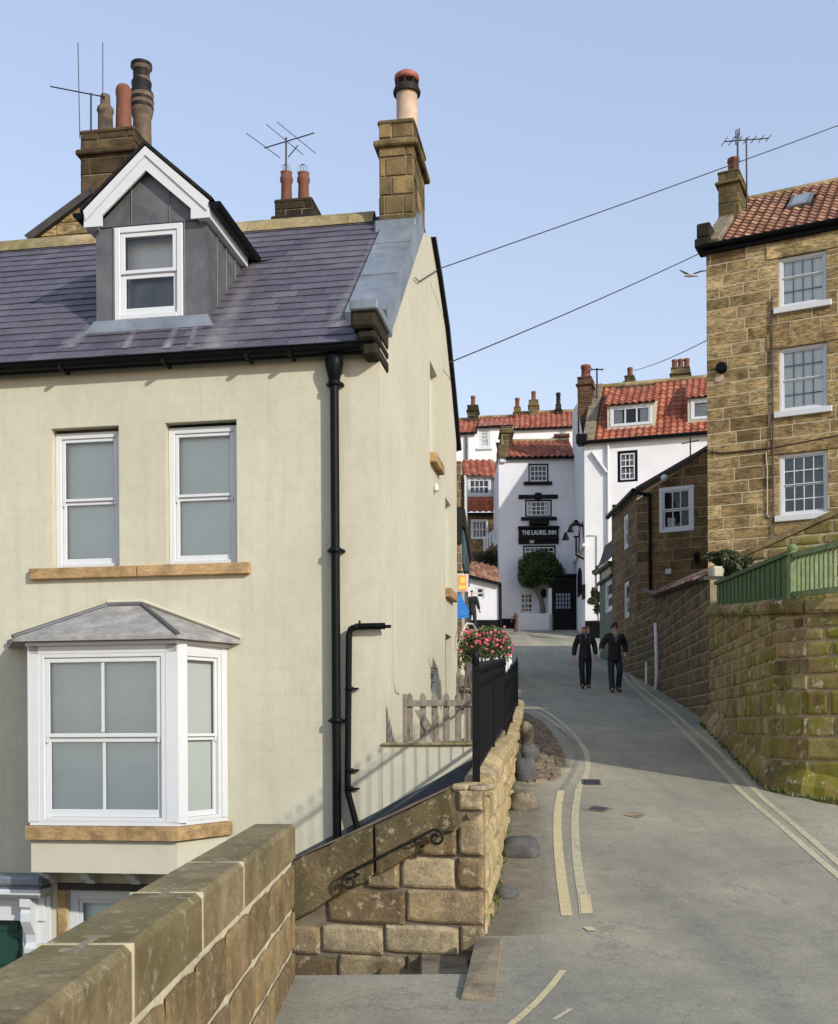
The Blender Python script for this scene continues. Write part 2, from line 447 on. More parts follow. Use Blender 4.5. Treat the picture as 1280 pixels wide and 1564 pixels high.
M['cream_trim'] = plain('cream_trim_paint', (.53, .51, .40), .6, .06, 3)
M['white'] = plain('white_gloss_paint', (.60, .625, .64), .35, .03, 4, bmp=.03)
M['whitewall'] = plain('white_wall_paint', (.78, .785, .79), .8, .05, 1.2, bmp=.5, dirt=(.55, .54, .5), dirtamt=.35)
M['greywhite'] = plain('off_white_wall_paint', (.66, .67, .69), .8, .05, 1.0, bmp=.5, dirt=(.47, .47, .46), dirtamt=.4)
M['black'] = plain('black_gloss_paint', (.005, .0055, .007), .45, .25, 8, bmp=.08, spec=.12)
M['blackmat'] = plain('weathered_black_paint', (.012, .011, .01), .6, .4, 9, bmp=.3, dirt=(.05, .045, .035), dirtamt=.4, spec=.2)
M['plinth'] = plain('blue_black_plinth', (.045, .052, .066), .6, .3, 3, bmp=.3, dirt=(.12, .12, .12), dirtamt=.5)
M['sillwood'] = stone('buff_sandstone_sill', [(.36, .25, .125), (.42, .30, .16)], scale=1.2, tint=(1, .97, .95), bmp=.25, strat=.25)
M['lead'] = plain('pale_lead_sheet', (.19, .22, .25), .45, .25, 3.5, bmp=.25, metal=.25, dirt=(.32, .35, .38), dirtamt=.5)
M['leaddark'] = plain('dark_lead_sheet', (.105, .11, .115), .5, .3, 3, bmp=.25, metal=.2, dirt=(.2, .2, .2), dirtamt=.5)
M['bayroof'] = plain('mottled_grey_bay_roof', (.27, .265, .255), .85, .3, 7, bmp=.6, dirt=(.42, .41, .38), dirtamt=.7)
M['mortar'] = plain('pale_lime_mortar', (.50, .45, .30), .9, .2, 9, bmp=.6)
M['mortard'] = plain('dark_mortar', (.16, .135, .095), .95, .3, 9, bmp=.6)
M['mortarm'] = plain('buff_mortar', (.40, .33, .21), .95, .2, 9, bmp=.6)
M['wood'] = plain('weathered_grey_timber', (.22, .19, .145), .85, .25, 12, bmp=.5)
M['steel'] = plain('galvanised_steel', (.35, .36, .37), .4, .15, 10, metal=.7)
M['iron'] = plain('dark_aerial_metal', (.03, .03, .035), .45, .2, 10, metal=.4)
M['greendoor'] = plain('dark_green_door_paint', (.012, .055, .04), .35, .1, 4, bmp=.05)
M['greenpaint'] = plain('green_fence_paint', (.024, .08, .006), .6, .3, 7, bmp=.3, dirt=(.06, .10, .04), dirtamt=.3)
M['greenpale'] = plain('faded_green_post_paint', (.14, .20, .08), .7, .35, 9, bmp=.3, dirt=(.26, .3, .2), dirtamt=.5)
M['greenshop'] = plain('deep_green_shop_paint', (.015, .06, .035), .45, .2, 5)
M['teal'] = plain('teal_shopfront_paint', (.015, .07, .085), .45, .2, 5)
M['concrete'] = stone('worn_kerb_stone', [(.19, .17, .13), (.23, .20, .155)], scale=1.5, bmp=.4)
M['ridge'] = stone('mossy_ridge_stone', [(.36, .31, .2), (.30, .26, .16)], moss=(.13, .13, .05), mossamt=.8, bmp=.5)
M['terracotta'] = plain('terracotta_pot', (.17, .06, .035), .8, .25, 6, bmp=.2, dirt=(.12, .08, .05), dirtamt=.5)
M['redchim'] = plain('red_cap', (.30, .09, .07), .6, .15, 6)
M['potbuff'] = plain('buff_pot', (.50, .37, .26), .7, .18, 4, bmp=.15, dirt=(.28, .19, .13), dirtamt=.5)
M['potstone'] = plain('sooty_stone_pot', (.13, .095, .06), .85, .3, 8, bmp=.3, dirt=(.03, .028, .025), dirtamt=.95)
M['blue'] = plain('blue_awning_canvas', (.02, .16, .45), .7, .12, 5)
M['orange'] = plain('orange_sign_face', (.85, .30, .05), .5, .2, 1.6)
M['yellowp'] = plain('yellow_sign_face', (.85, .62, .12), .5, .1, 5)
M['cloth_black'] = plain('black_jacket_cloth', (.012, .012, .014), .8, .3, 20, bmp=.3)
M['cloth_navy'] = plain('navy_denim', (.022, .025, .042), .85, .3, 24, bmp=.3)
M['shoe'] = plain('dark_shoe_leather', (.03, .028, .03), .5, .2, 10)
M['skin'] = plain('skin', (.55, .32, .23), .55, .08, 12, bmp=.05)
M['hair_blonde'] = plain('blonde_hair', (.55, .38, .20), .6, .25, 40, bmp=.5)
M['hair_dark'] = plain('dark_cap', (.03, .025, .02), .8, .25, 30, bmp=.4)
M['scarf'] = plain('grey_scarf', (.12, .12, .13), .9, .3, 25, bmp=.4)
M['curtain'] = plain('white_net_curtain', (.62, .63, .64), .9, .1, 5)
M['darkroom'] = plain('unlit_interior', (.02, .02, .022), .9, .2, 3)
M['mortarw'] = plain('grimy_mortar', (.27, .215, .13), .95, .2, 9, bmp=.6)
M['pipebrown'] = plain('dark_brown_pipe', (.06, .04, .025), .6, .3, 8)
M['beige'] = plain('pale_plaster', (.5, .46, .36), .85, .1, 3)
M['brick'] = stone('sooty_brick', [(.05, .028, .02), (.12, .06, .04), (.08, .05, .035)], scale=3)
def blind(name, c):
    return plain(name, c, .85, .03, 2, bmp=0)
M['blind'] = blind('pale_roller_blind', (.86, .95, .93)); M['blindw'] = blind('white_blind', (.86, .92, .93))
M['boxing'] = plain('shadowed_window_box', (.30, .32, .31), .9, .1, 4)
M['blinddim'] = blind('sun_dimmed_roller_blind', (.40, .43, .42))  # pale blind again, its colour lowered to offset direct sun on the bay side
M['voile'] = plain('blue_grey_voile', (.20, .24, .28), .8, .25, 4)
def glass():
    m, nt, bs = newmat('window_glass'); out = nt.nodes['Material Output']
    tr = N(nt, 'ShaderNodeBsdfTransparent'); tr.inputs[0].default_value = (.98, 1, 1, 1)
    gl = N(nt, 'ShaderNodeBsdfGlossy'); gl.inputs['Roughness'].default_value = .03
    fr = N(nt, 'ShaderNodeFresnel'); fr.inputs[0].default_value = 1.55
    nz = N(nt, 'ShaderNodeBump'); nz.inputs['Strength'].default_value = .15; nz.inputs['Distance'].default_value = .02
    L(nt, noi(nt, coords(nt), 1.3, 2), nz.inputs['Height']); L(nt, nz.outputs[0], gl.inputs['Normal']); L(nt, nz.outputs[0], fr.inputs['Normal'])
    mx = N(nt, 'ShaderNodeMixShader'); L(nt, fr.outputs[0], mx.inputs[0]); L(nt, tr.outputs[0], mx.inputs[1]); L(nt, gl.outputs[0], mx.inputs[2])
    L(nt, mx.outputs[0], out.inputs[0]); return m
M['glass'] = glass()
def slate():
    m, nt, bs = newmat('purple_grey_slate'); v = rndvec(nt); vo = coords(nt)
    base = ramp(nt, rndattr(nt), [(0, (.065, .058, .078)), (.4, (.095, .086, .11)), (.8, (.08, .077, .095)), (1, (.12, .11, .135))])
    base = mixc(nt, 1, base, ramp(nt, noi(nt, v, 6, 6, .7), [(.3, (.75, .75, .78)), (.7, (1.25, 1.22, 1.22))]), 'MULTIPLY')
    f = ramp(nt, noi(nt, vo, 22, 4, .6), [(.70, (0, 0, 0)), (.74, (.55,)*3)]); base = mixc(nt, f, base, (.4, .4, .38))
    f = ramp(nt, noi(nt, vo, 1.1, 5, .65), [(.5, (0, 0, 0)), (.75, (.45,)*3)]); base = mixc(nt, f, base, (.19, .185, .2))
    L(nt, base, bs.inputs['Base Color']); bs.inputs['Roughness'].default_value = .55
    bump(nt, bs, noi(nt, v, 18, 5), .3, .006); return m
M['slate'] = slate()
def tile(name, a, b, c, moss=.3):
    m, nt, bs = newmat(name); v = rndvec(nt); vo = coords(nt)
    base = ramp(nt, rndattr(nt), [(0, a), (.5, b), (1, c)])
    base = mixc(nt, 1, base, ramp(nt, noi(nt, v, 8, 5, .7), [(.3, (.7, .68, .65)), (.7, (1.2, 1.2, 1.2))]), 'MULTIPLY')
    f = ramp(nt, noi(nt, vo, .9, 6, .7), [(.5, (0, 0, 0)), (.72, (moss,)*3)]); base = mixc(nt, f, base, (.16, .10, .06))
    f = ramp(nt, noi(nt, vo, 6, 5, .7), [(.58, (0, 0, 0)), (.66, (moss*.8,)*3)]); base = mixc(nt, f, base, (.42, .33, .2))
    L(nt, base, bs.inputs['Base Color']); bs.inputs['Roughness'].default_value = .8; bump(nt, bs, noi(nt, v, 25, 4), .3, .006); return m
M['tile'] = tile('orange_red_pantile', (.24, .06, .03), (.36, .10, .05), (.44, .16, .085), .4)
M['tileold'] = tile('weathered_pantile', (.17, .075, .045), (.30, .14, .08), (.42, .25, .15), .7)
M['tilebrown'] = tile('brown_coping_tile', (.10, .055, .035), (.18, .10, .06), (.26, .17, .11), .6)
M['tileflat'] = tile('red_hung_tile', (.28, .07, .035), (.36, .09, .045), (.42, .13, .07), .2)
M['st_para'] = stone('olive_weathered_sandstone', [(.12, .09, .05), (.28, .22, .12), (.19, .145, .075), (.33, .27, .155)], lich=(.34, .31, .22), lichamt=.6, dark=(.10, .075, .04), darkamt=.7, bmp=.9, tool=0)
M['st_cope'] = stone('smooth_coping_stone', [(.19, .16, .095), (.25, .21, .13)], moss=(.125, .115, .045), mossamt=.5, lich=(.38, .36, .3), lichamt=.5, dark=(.10, .08, .05), darkamt=.65, bmp=.6)
M['st_stair'] = stone('blotched_brown_sandstone', [(.11, .08, .045), (.33, .285, .19), (.19, .14, .08), (.40, .355, .25), (.25, .205, .125)], lich=(.42, .38, .28), lichamt=.85, dark=(.07, .055, .035), darkamt=.6, bmp=.9)
M['st_darkcope'] = stone('sooty_green_coping', [(.12, .095, .055), (.16, .13, .075)], moss=(.075, .075, .03), mossamt=.7, lich=(.36, .32, .23), lichamt=.8, dark=(.035, .032, .025), darkamt=.9, bmp=.9)
M['st_road'] = stone('pale_honey_sandstone', [(.40, .34, .22), (.46, .40, .27), (.36, .295, .18)], lich=(.22, .17, .09), lichamt=.4, moss=(.26, .24, .1), mossamt=.4, bmp=1.0, strat=.3)
M['st_tall'] = stone('warm_buff_ashlar', [(.20, .15, .075), (.50, .41, .23), (.34, .265, .14), (.58, .48, .28), (.27, .205, .105), (.44, .35, .19)], scale=.9, dark=(.09, .065, .035), darkamt=.65, bmp=1.0, strat=.95)
M['st_brown'] = stone('brown_house_sandstone', [(.11, .075, .04), (.20, .14, .08), (.15, .105, .06), (.25, .19, .11)], scale=.9, dark=(.09, .065, .04), darkamt=.6, bmp=.8, strat=.5)
M['st_w1'] = stone('dark_wall_stone', [(.075, .055, .032), (.16, .12, .07), (.12, .08, .045), (.19, .15, .09)], moss=(.12, .12, .05), mossamt=.6, lich=(.3, .27, .18), lichamt=.35, dark=(.05, .04, .025), darkamt=.7, bmp=1.0)
M['st_w2'] = stone('mossy_wall_stone', [(.13, .095, .05), (.29, .235, .135), (.19, .13, .065), (.35, .29, .18), (.22, .16, .085)], moss=(.16, .17, .02), mossamt=.85, lich=(.46, .44, .36), lichamt=.8, lsc=5, dark=(.055, .045, .025), darkamt=.85, bmp=.9)
M['st_chim'] = stone('smoky_chimney_stone', [(.13, .10, .055), (.25, .195, .10), (.09, .07, .04), (.20, .155, .085)], moss=(.06, .06, .025), mossamt=.6, dark=(.02, .018, .014), darkamt=.97, bmp=.8)
M['st_dark'] = stone('soot_black_stone', [(.022, .02, .015), (.016, .014, .011), (.045, .038, .026)], dark=(.02, .018, .015), darkamt=.7, moss=(.06, .06, .025), mossamt=.3, bmp=.8)
M['st_soot'] = stone('sooty_stack_stone', [(.025, .02, .015), (.10, .075, .04), (.04, .032, .02), (.13, .10, .055)], dark=(.012, .011, .009), darkamt=.95, bmp=.8)
M['boulder'] = stone('blue_grey_boulder', [(.085, .09, .095), (.11, .112, .11)], scale=1.2, tint=(1, 1, 1), lich=(.25, .24, .2), lichamt=.25, bmp=.25)
M['boulderp'] = stone('pale_boulder', [(.22, .20, .16), (.17, .155, .125)], scale=1.2, lich=(.5, .47, .38), lichamt=.5, bmp=.6)
M['verge'] = plain('dark_verge', (.05, .045, .04), .8, .3, 5, bmp=.4)
def asphalt():
    m, nt, bs = newmat('worn_asphalt'); v = coords(nt)
    base = ramp(nt, noi(nt, v, .35, 6, .6), [(.3, (.235, .224, .175)), (.52, (.30, .281, .212)), (.7, (.365, .338, .25))])
    base = mixc(nt, 1, base, ramp(nt, noi(nt, coords(nt, 'Object', (1.6, .22, 1)), .9, 5, .6, .5), [(.35, (.84, .85, .87)), (.62, (1.1, 1.09, 1.06))]), 'MULTIPLY')
    f = ramp(nt, noi(nt, v, 130, 3, .8), [(.32, (.45, .45, .46)), (.5, (1, 1, 1)), (.7, (1.5, 1.48, 1.42))]); base = mixc(nt, 1, base, f, 'MULTIPLY')
    f = ramp(nt, noi(nt, v, 3.3, 7, .75), [(.35, (.88, .88, .885)), (.65, (1.08, 1.07, 1.06))]); base = mixc(nt, 1, base, f, 'MULTIPLY')
    base = mixc(nt, 1, base, ramp(nt, noi(nt, v, 28, 4, .8), [(.35, (.88, .88, .88)), (.5, (1, 1, 1)), (.66, (1.1, 1.1, 1.08))]), 'MULTIPLY')
    # pale grit specks and a few patch seams
    sp = N(nt, 'ShaderNodeTexVoronoi'); sp.inputs['Scale'].default_value = 7; L(nt, v, sp.inputs['Vector'])
    base = mixc(nt, ramp(nt, sp.outputs['Distance'], [(.03, (.7,)*3), (.05, (0, 0, 0))]), base, (.4, .37, .3))
    cw = noi(nt, coords(nt, 'Object', (.5, .5, .5)), 1.1, 7, .6, .4)
    base = mixc(nt, ramp(nt, cw, [(.494, (0, 0, 0)), (.5, (.5,)*3), (.506, (0, 0, 0))]), base, (.12, .11, .095))
    L(nt, base, bs.inputs['Base Color']); bs.inputs['Roughness'].default_value = .85
    h = math_(nt, 'ADD', noi(nt, v, 130, 3, .8), math_(nt, 'MULTIPLY', noi(nt, v, 5, 4), .6)); bump(nt, bs, h, .7, .006); return m
M['asphalt'] = asphalt()
def paintline(name, col, wear):
    m, nt, bs = newmat(name); v = coords(nt); out = nt.nodes['Material Output']
    base = ramp(nt, noi(nt, v, 9, 6), [(.3, tuple(c*.8 for c in col)), (.7, col)]); L(nt, base, bs.inputs['Base Color']); bs.inputs['Roughness'].default_value = .75
    tr = N(nt, 'ShaderNodeBsdfTransparent'); mx = N(nt, 'ShaderNodeMixShader')
    a = math_(nt, 'ADD', math_(nt, 'MULTIPLY', noi(nt, v, 30, 6, .8), .82), math_(nt, 'MULTIPLY', noi(nt, v, .7, 3), .18))
    f = ramp(nt, a, [(wear-.03, (0, 0, 0)), (wear+.03, (1, 1, 1))])
    L(nt, f, mx.inputs[0]); L(nt, tr.outputs[0], mx.inputs[1]); L(nt, bs.outputs[0], mx.inputs[2]); L(nt, mx.outputs[0], out.inputs[0]); return m
M['line'] = paintline('fresh_yellow_paint', (.60, .51, .29), .40)
M['linepale'] = paintline('faded_cream_paint', (.52, .475, .31), .43)
def washed():
    m, nt, bs = newmat('lime_run_off'); bs.inputs['Base Color'].default_value = (.30, .30, .31, 1); bs.inputs['Roughness'].default_value = .7
    tr = N(nt, 'ShaderNodeBsdfTransparent'); mx = N(nt, 'ShaderNodeMixShader'); n = noi(nt, coords(nt), 5, 5, .6)
    L(nt, math_(nt, 'MULTIPLY', rndattr(nt), ramp(nt, n, [(.3, (.15,)*3), (.7, (.75,)*3)])), mx.inputs[0]); L(nt, tr.outputs[0], mx.inputs[1]); L(nt, bs.outputs[0], mx.inputs[2]); L(nt, mx.outputs[0], nt.nodes['Material Output'].inputs[0]); return m
M['washed'] = washed()
M['strip'] = washed(); M['strip'].name = 'dusty_edge_grit'; M['strip'].node_tree.nodes['Principled BSDF'].inputs['Base Color'].default_value = (.20, .165, .115, 1)
M['lineworn'] = paintline('ghost_line_paint', (.30, .28, .22), .47)
def leaf(name, a, b, c):
    m, nt, bs = newmat(name); base = ramp(nt, rndattr(nt), [(0, a), (.6, b), (1, c)]); L(nt, base, bs.inputs['Base Color'])
    bs.inputs['Roughness'].default_value = .55
    tl = N(nt, 'ShaderNodeBsdfTranslucent'); L(nt, base, tl.inputs[0]); mx = N(nt, 'ShaderNodeMixShader'); mx.inputs[0].default_value = .2
    L(nt, bs.outputs[0], mx.inputs[1]); L(nt, tl.outputs[0], mx.inputs[2]); L(nt, mx.outputs[0], nt.nodes['Material Output'].inputs[0]); return m
M['laurel'] = leaf('laurel_leaf', (.010, .022, .004), (.035, .07, .010), (.09, .14, .025))
M['ivy'] = leaf('ivy_leaf', (.012, .025, .01), (.04, .06, .02), (.13, .13, .06))
M['leafy'] = leaf('mixed_leaf', (.03, .05, .015), (.08, .12, .03), (.2, .22, .08))
M['grassy'] = leaf('weed_leaf', (.05, .07, .015), (.10, .14, .03), (.18, .2, .05))
M['petal'] = leaf('pink_petal', (.55, .06, .12), (.75, .14, .24), (.85, .35, .45))
M['bark'] = plain('grey_bark', (.12, .095, .07), .9, .3, 12, bmp=.6)
M['gull'] = plain('gull_feathers', (.30, .31, .33), .7, .2, 8)
M['ground'] = plain('rough_earth', (.12, .11, .07), .95, .3, 1.5, bmp=1)
M['tframe'] = plain('lead_glazing_bar', (.05, .08, .12), .5, .2, 6)

# ---------------------------------------------------------------- shared builders
def window(f, rc, parent, o, nx=1, nz=(1, 1), fw=.055, sash=.045, bar=.018, mf='white', mb_='white', back='blind', sill=None, sillm=None,
           depth=.07, meet=True, name='window', bd=.09, box=None, horns=False, barm=None, curtains=False, lbl=None):
    """sash window in frame f: rc=(s0,s1,z0,z1); o=plane of the outer frame face. frame mesh > pane, backing, sill"""
    s0, s1, z0, z1 = rc; fr = MB(f)
    fr.bbox(s0, s0+fw, o-depth, o, z0, z1, .006); fr.bbox(s1-fw, s1, o-depth, o, z0, z1, .006)
    fr.bbox(s0+fw, s1-fw, o-depth, o, z1-fw, z1, .006); fr.bbox(s0+fw, s1-fw, o-depth, o, z0, z0+fw*.8, .006)
    a, b, c, d = s0+fw, s1-fw, z0+fw*.8, z1-fw; zm = (c+d)/2 if meet is True else (c+(d-c)*meet if meet else None)
    parts = [(c, d, o-.02, nz[0])] if not meet else [(zm, d, o-.018, nz[0]), (c, zm, o-.045, nz[1])]
    pn = MB(f)
    for k, (za, zb, oo, nn) in enumerate(parts):
        e = .002
        fr.bbox(a+e, a+sash, oo-.03, oo, za, zb-e, .004); fr.bbox(b-sash, b-e, oo-.03, oo, za, zb-e, .004)
        fr.bbox(a+sash, b-sash, oo-.03, oo, zb-sash*.9, zb-e, .004); fr.bbox(a+sash, b-sash, oo-.03, oo, za+e, za+(sash*1.5 if k == len(parts)-1 and meet else sash*.8), .004)
        for i in range(1, nx):
            x = a+sash+(b-a-2*sash)*i/nx; fr.box(x-bar/2, x+bar/2, oo-.024, oo-.006, za+sash, zb-sash, m=1)
        for j in range(1, nn):
            z = za+sash+(zb-za-2*sash)*j/nn; fr.box(a+sash, b-sash, oo-.022, oo-.008, z-bar/2, z+bar/2, m=1)
        if horns and k == 0:
            for x in (a+.005, b-sash+.005): fr.prism([(x, za), (x+sash-.01, za), (x+sash*.5, za-.06), (x, za-.05)], oo-.03, oo-.004)
        pn.face([(a+.01, oo-.016, za+.01), (b-.01, oo-.016, za+.01), (b-.01, oo-.016, zb-.01), (a+.01, oo-.016, zb-.01)])
    w = fr.build(name, [M[mf], M[barm or mf]], parent)
    if lbl: w['label'] = lbl
    pn.build('pane', M['glass'], w)
    bk = MB(f)
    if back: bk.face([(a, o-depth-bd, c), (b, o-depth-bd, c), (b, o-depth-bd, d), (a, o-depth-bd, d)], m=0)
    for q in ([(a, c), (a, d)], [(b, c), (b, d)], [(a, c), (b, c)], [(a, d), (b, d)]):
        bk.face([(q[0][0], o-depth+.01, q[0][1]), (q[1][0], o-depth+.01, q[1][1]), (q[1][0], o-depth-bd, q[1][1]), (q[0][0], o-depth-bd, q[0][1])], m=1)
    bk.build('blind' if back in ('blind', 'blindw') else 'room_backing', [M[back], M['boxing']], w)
    if curtains:
        cu = MB(f); wd = (b-a)*.26
        for (x0, x1) in ((a+.01, a+wd), (b-wd, b-.01)):
            n = 14; rows = [[(x0+(x1-x0)*i/n, o-depth-.045+.018*math.sin(i*2.1), z) for i in range(n+1)] for z in (c, d)]
            cu.grid(rows)
        cu.build('curtain', M['curtain'], w)
    if sill:
        ov, sh, pr = sill; sl = MB(f); sl.bbox(s0-ov, s1+ov, o-.02, pr, z0-sh, z0-.001, .01); sl.build('sill', M[sillm or 'white'], w)
    return w
def pot(mb, f, s, o, z, r, h, m=0, cap=None, n=14, band=True):
    p = [(r*.95, 0), (r*.85, h*.15), (r*.8, h*.8), (r*.95, h*.84), (r*.95, h*.9), (r*.82, h*.92), (r*.9, h), (r*.7, h), (r*.65, h*.8)] if band else [(r, 0), (r*.92, h*.9), (r, h*.92), (r, h), (r*.75, h)]
    mb.lathe(p, (s, o, z), n, m=m, fr=f)
def aerial(parent, base, h, boomdir, boom, elems, rad=.012, name='aerial', tilt=0, elen=.5, elemdir=None):
    mb = MB(WORLD); b = Vector(base); top = b+Vector((0, 0, h)); mb.tube([b, top+Vector((0, 0, .05))], rad*1.3, 6)
    d = Vector(boomdir).normalized(); mb.tube([top-d*boom*.5, top+d*boom*.5], rad, 6)
    e = Vector(elemdir).normalized() if elemdir else Vector((0, 0, 1)).cross(d).normalized()
    for i in range(elems):
        q = top+d*boom*(-.5+i/(elems-1)); l = elen*(1-.25*i/(elems-1)); mb.tube([q-e*l/2, q+e*l/2], rad*.6, 5)
    return mb.build(name, M['iron'], parent)
def chimney(f, rc, o0, o1, parent, mat='st_chim', cap=.12, hr=(.26, .3), wr=(.3, .55), seed=5, mort='mortarm', band=True):
    """stone stack between s0..s1, o0(back)..o1(front), z0..z1"""
    s0, s1, z0, z1 = rc; mb = MB(f); mb.box(s0+.02, s1-.02, o0+.02, o1-.02, z0, z1, m=1)
    ff = Frame(f.w((0, o1-.02, 0)), f.A, f.B, f.C); mb.fr = ff; stones(mb, [(s0, z0), (s1, z0), (s1, z1), (s0, z1)], hr, wr, .014, .02, .01, seed=seed, m=0)
    gg = Frame(f.w((s1-.02, o1, 0)), -f.B, f.A, f.C); mb.fr = gg; stones(mb, [(0, z0), (o1-o0, z0), (o1-o0, z1), (0, z1)], hr, wr, .014, .02, .01, seed=seed+1, m=0)
    hh = Frame(f.w((s0+.02, o0, 0)), f.B, -f.A, f.C); mb.fr = hh; stones(mb, [(0, z0), (o1-o0, z0), (o1-o0, z1), (0, z1)], hr, wr, .014, .02, .01, seed=seed+2, m=0)
    mb.fr = f
    if band: mb.bbox(s0-.07, s1+.07, o0-.07, o1+.07, z1-cap*2.9, z1-cap*2.2, .02, r=.2)
    mb.bbox(s0-.02, s1+.02, o0-.02, o1+.02, z1-cap*.3, z1+cap*.35, .03, r=.8)
    return mb.build('chimney', [M[mat], M[mort]], parent)
# ================================================================ ground and road
def groundsheet():
    xs = [-300, -120, -60, -30, -15, -8, -3, -1.2, 5.0, 6.0, 9, 14, 25, 50, 120, 300]
    ys = [-80, -30, -10, 0, 5, 6.9, 8.2, 12, 16, 20, 24, 28, 32, 36, 40, 45, 50, 55, 62, 80, 120, 200, 400]
    mb = MB(); rows = []
    for y in ys:
        rows.append([(x, y, (min(-2.5+max(0, y-12)*.06, 6) if x < -1.3 else gzs(y)-.9) if y < 60 else gzs(y)-1.2+(0 if abs(x) < 20 else -3)) for x in xs])
    mb.grid(rows, smooth=False); mb.build('ground', M['ground'], None, STRUCT)
groundsheet()
# left and right edge of the carriageway as (Y, X)
LE = [(-6, -.86), (7.03, -.86), (7.04, .42), (8.0, .46), (11, .82), (15, 1.26), (22, 2.03), (26, 1.2), (32, .9), (44, 1.4), (50.5, 3.0), (58, 3)]
RE = [(-6, 9.5), (8, 8.5), (12.4, 5.6), (13.6, 4.75), (15, 4.8), (21, 5.6), (29.7, 6.5), (36.8, 6.7), (44, 8.0), (50, 8.0), (58, 8)]
def ip(T, y):
    for (a, u), (b, v) in zip(T, T[1:]):
        if y <= b: return u+(v-u)*(y-a)/(b-a)
    return T[-1][1]
def roadsheet():
    ys = sorted(set([-6+i*.25 for i in range(257)]+[7.03, 7.04])); mb = MB(); rows = []
    for y in ys:
        a, b = ip(LE, y), ip(RE, y); n = 14
        rows.append([(a+(b-a)*i/n, y, gzs(y)) for i in range(n+1)])
    mb.grid(rows, smooth=True)
    mb.grid([[(r[0][0], r[0][1], r[0][2]-3) for r in rows], [r[0] for r in rows]], smooth=False)
    mb.build('road', M['asphalt'], None, STRUCT)
roadsheet()
def band(name, L1, L2, off, mat, props=STRUCT):     # strip on the road between two point lists [(X,Y)]
    mb = MB(); rows = []
    for p, q in zip(L1, L2):
        rows.append([(p[0]+(q[0]-p[0])*t/3, p[1]+(q[1]-p[1])*t/3, gzs(p[1]+(q[1]-p[1])*t/3)+off) for t in range(4)])
    mb.grid(rows, smooth=True); return mb.build(name, mat, None, dict(props))
def resample(pts, step=.4):
    out = [pts[0]]
    for a, b in zip(pts, pts[1:]):
        n = max(1, int((Vector(b[:2])-Vector(a[:2])).length/step))
        for i in range(1, n+1): out.append((a[0]+(b[0]-a[0])*i/n, a[1]+(b[1]-a[1])*i/n))
    return out
def smooth(p, it=3):
    for _ in range(it):
        p = [p[0]]+[((p[i-1][0]+2*p[i][0]+p[i+1][0])/4, (p[i-1][1]+2*p[i][1]+p[i+1][1])/4) for i in range(1, len(p)-1)]+[p[-1]]
    return p
def roadline(pxs, width, mat, off=.0045, name='road_marking'):
    pts = smooth(resample([tuple(G(x, y)[:2]) for x, y in pxs], .25), 4); A = []; B = []
    for i, p in enumerate(pts):
        q = pts[min(i+1, len(pts)-1)]; o = pts[max(i-1, 0)]; d = Vector((q[0]-o[0], q[1]-o[1])).normalized(); n = Vector((-d.y, d.x))*width/2
        A.append((p[0]+n.x, p[1]+n.y)); B.append((p[0]-n.x, p[1]-n.y))
    return band(name, A, B, off, mat)
# dusty margin along the roadside wall, and the cobbled patch
ys = [8.05+i*.4 for i in range(36)]
mb = MB()
for k in range(10):
    wv = [.62+.16*noise.noise(Vector((y*1.3, 3, 0)))-.03*max(0, y-9) for y in ys]
    mb.grid([[(ip(LE, y)-.02+w_*k/10, y, gzs(y)+.0035) for y, w_ in zip(ys, wv)], [(ip(LE, y)-.02+w_*(k+1)/10, y, gzs(y)+.0035) for y, w_ in zip(ys, wv)]], r=min(1, 1.4*(1-(k+.5)/10)))
mb.build('path', M['strip'], None, STRUCT)
roadline([(857, 1208), (851, 1240), (852, 1290), (857, 1340), (866, 1400)], .09, M['line'])
roadline([(884, 1205), (878, 1240), (879, 1290), (884, 1340), (892, 1372), (893, 1398)], .085, M['linepale'])
roadline([(893, 1368), (889, 1350), (895, 1398)][0:1]+[(897, 1397)], .09, M['line'], .008)
roadline([(897, 1418), (905, 1424)], .07, M['line'], .008)
roadline([(857, 1208), (870, 1190), (882, 1165), (880, 1140), (862, 1120), (850, 1110)], .07, M['lineworn'])
roadline([(884, 1205), (898, 1180), (897, 1150), (880, 1125), (855, 1102)], .08, M['linepale'])
roadline([(801, 1081), (825, 1089), (848, 1105), (862, 1120)], .07, M['linepale'])
roadline([(801, 1076), (825, 1082), (845, 1094), (856, 1103)], .07, M['line'])
roadline([(860, 1483), (845, 1512), (822, 1535), (795, 1556), (770, 1575)], .045, M['line'])
roadline([(846, 1560), (872, 1542)], .03, M['linepale'])
for k, (dx) in enumerate((0, 1)):
    if k == 0: pl = [(868, 966), (895, 977), (925, 1005), (952, 1032), (985, 1065), (1038, 1111), (1078, 1152), (1137, 1215), (1200, 1268), (1262, 1322), (1330, 1380)]
    else: pl = [(868, 964), (899, 975), (935, 1003), (962, 1030), (997, 1063), (1050, 1107), (1098, 1148), (1165, 1220), (1225, 1270), (1285, 1322), (1350, 1378)]
    roadline(pl, .075, M['linepale'] if k == 0 else M['linepale'])
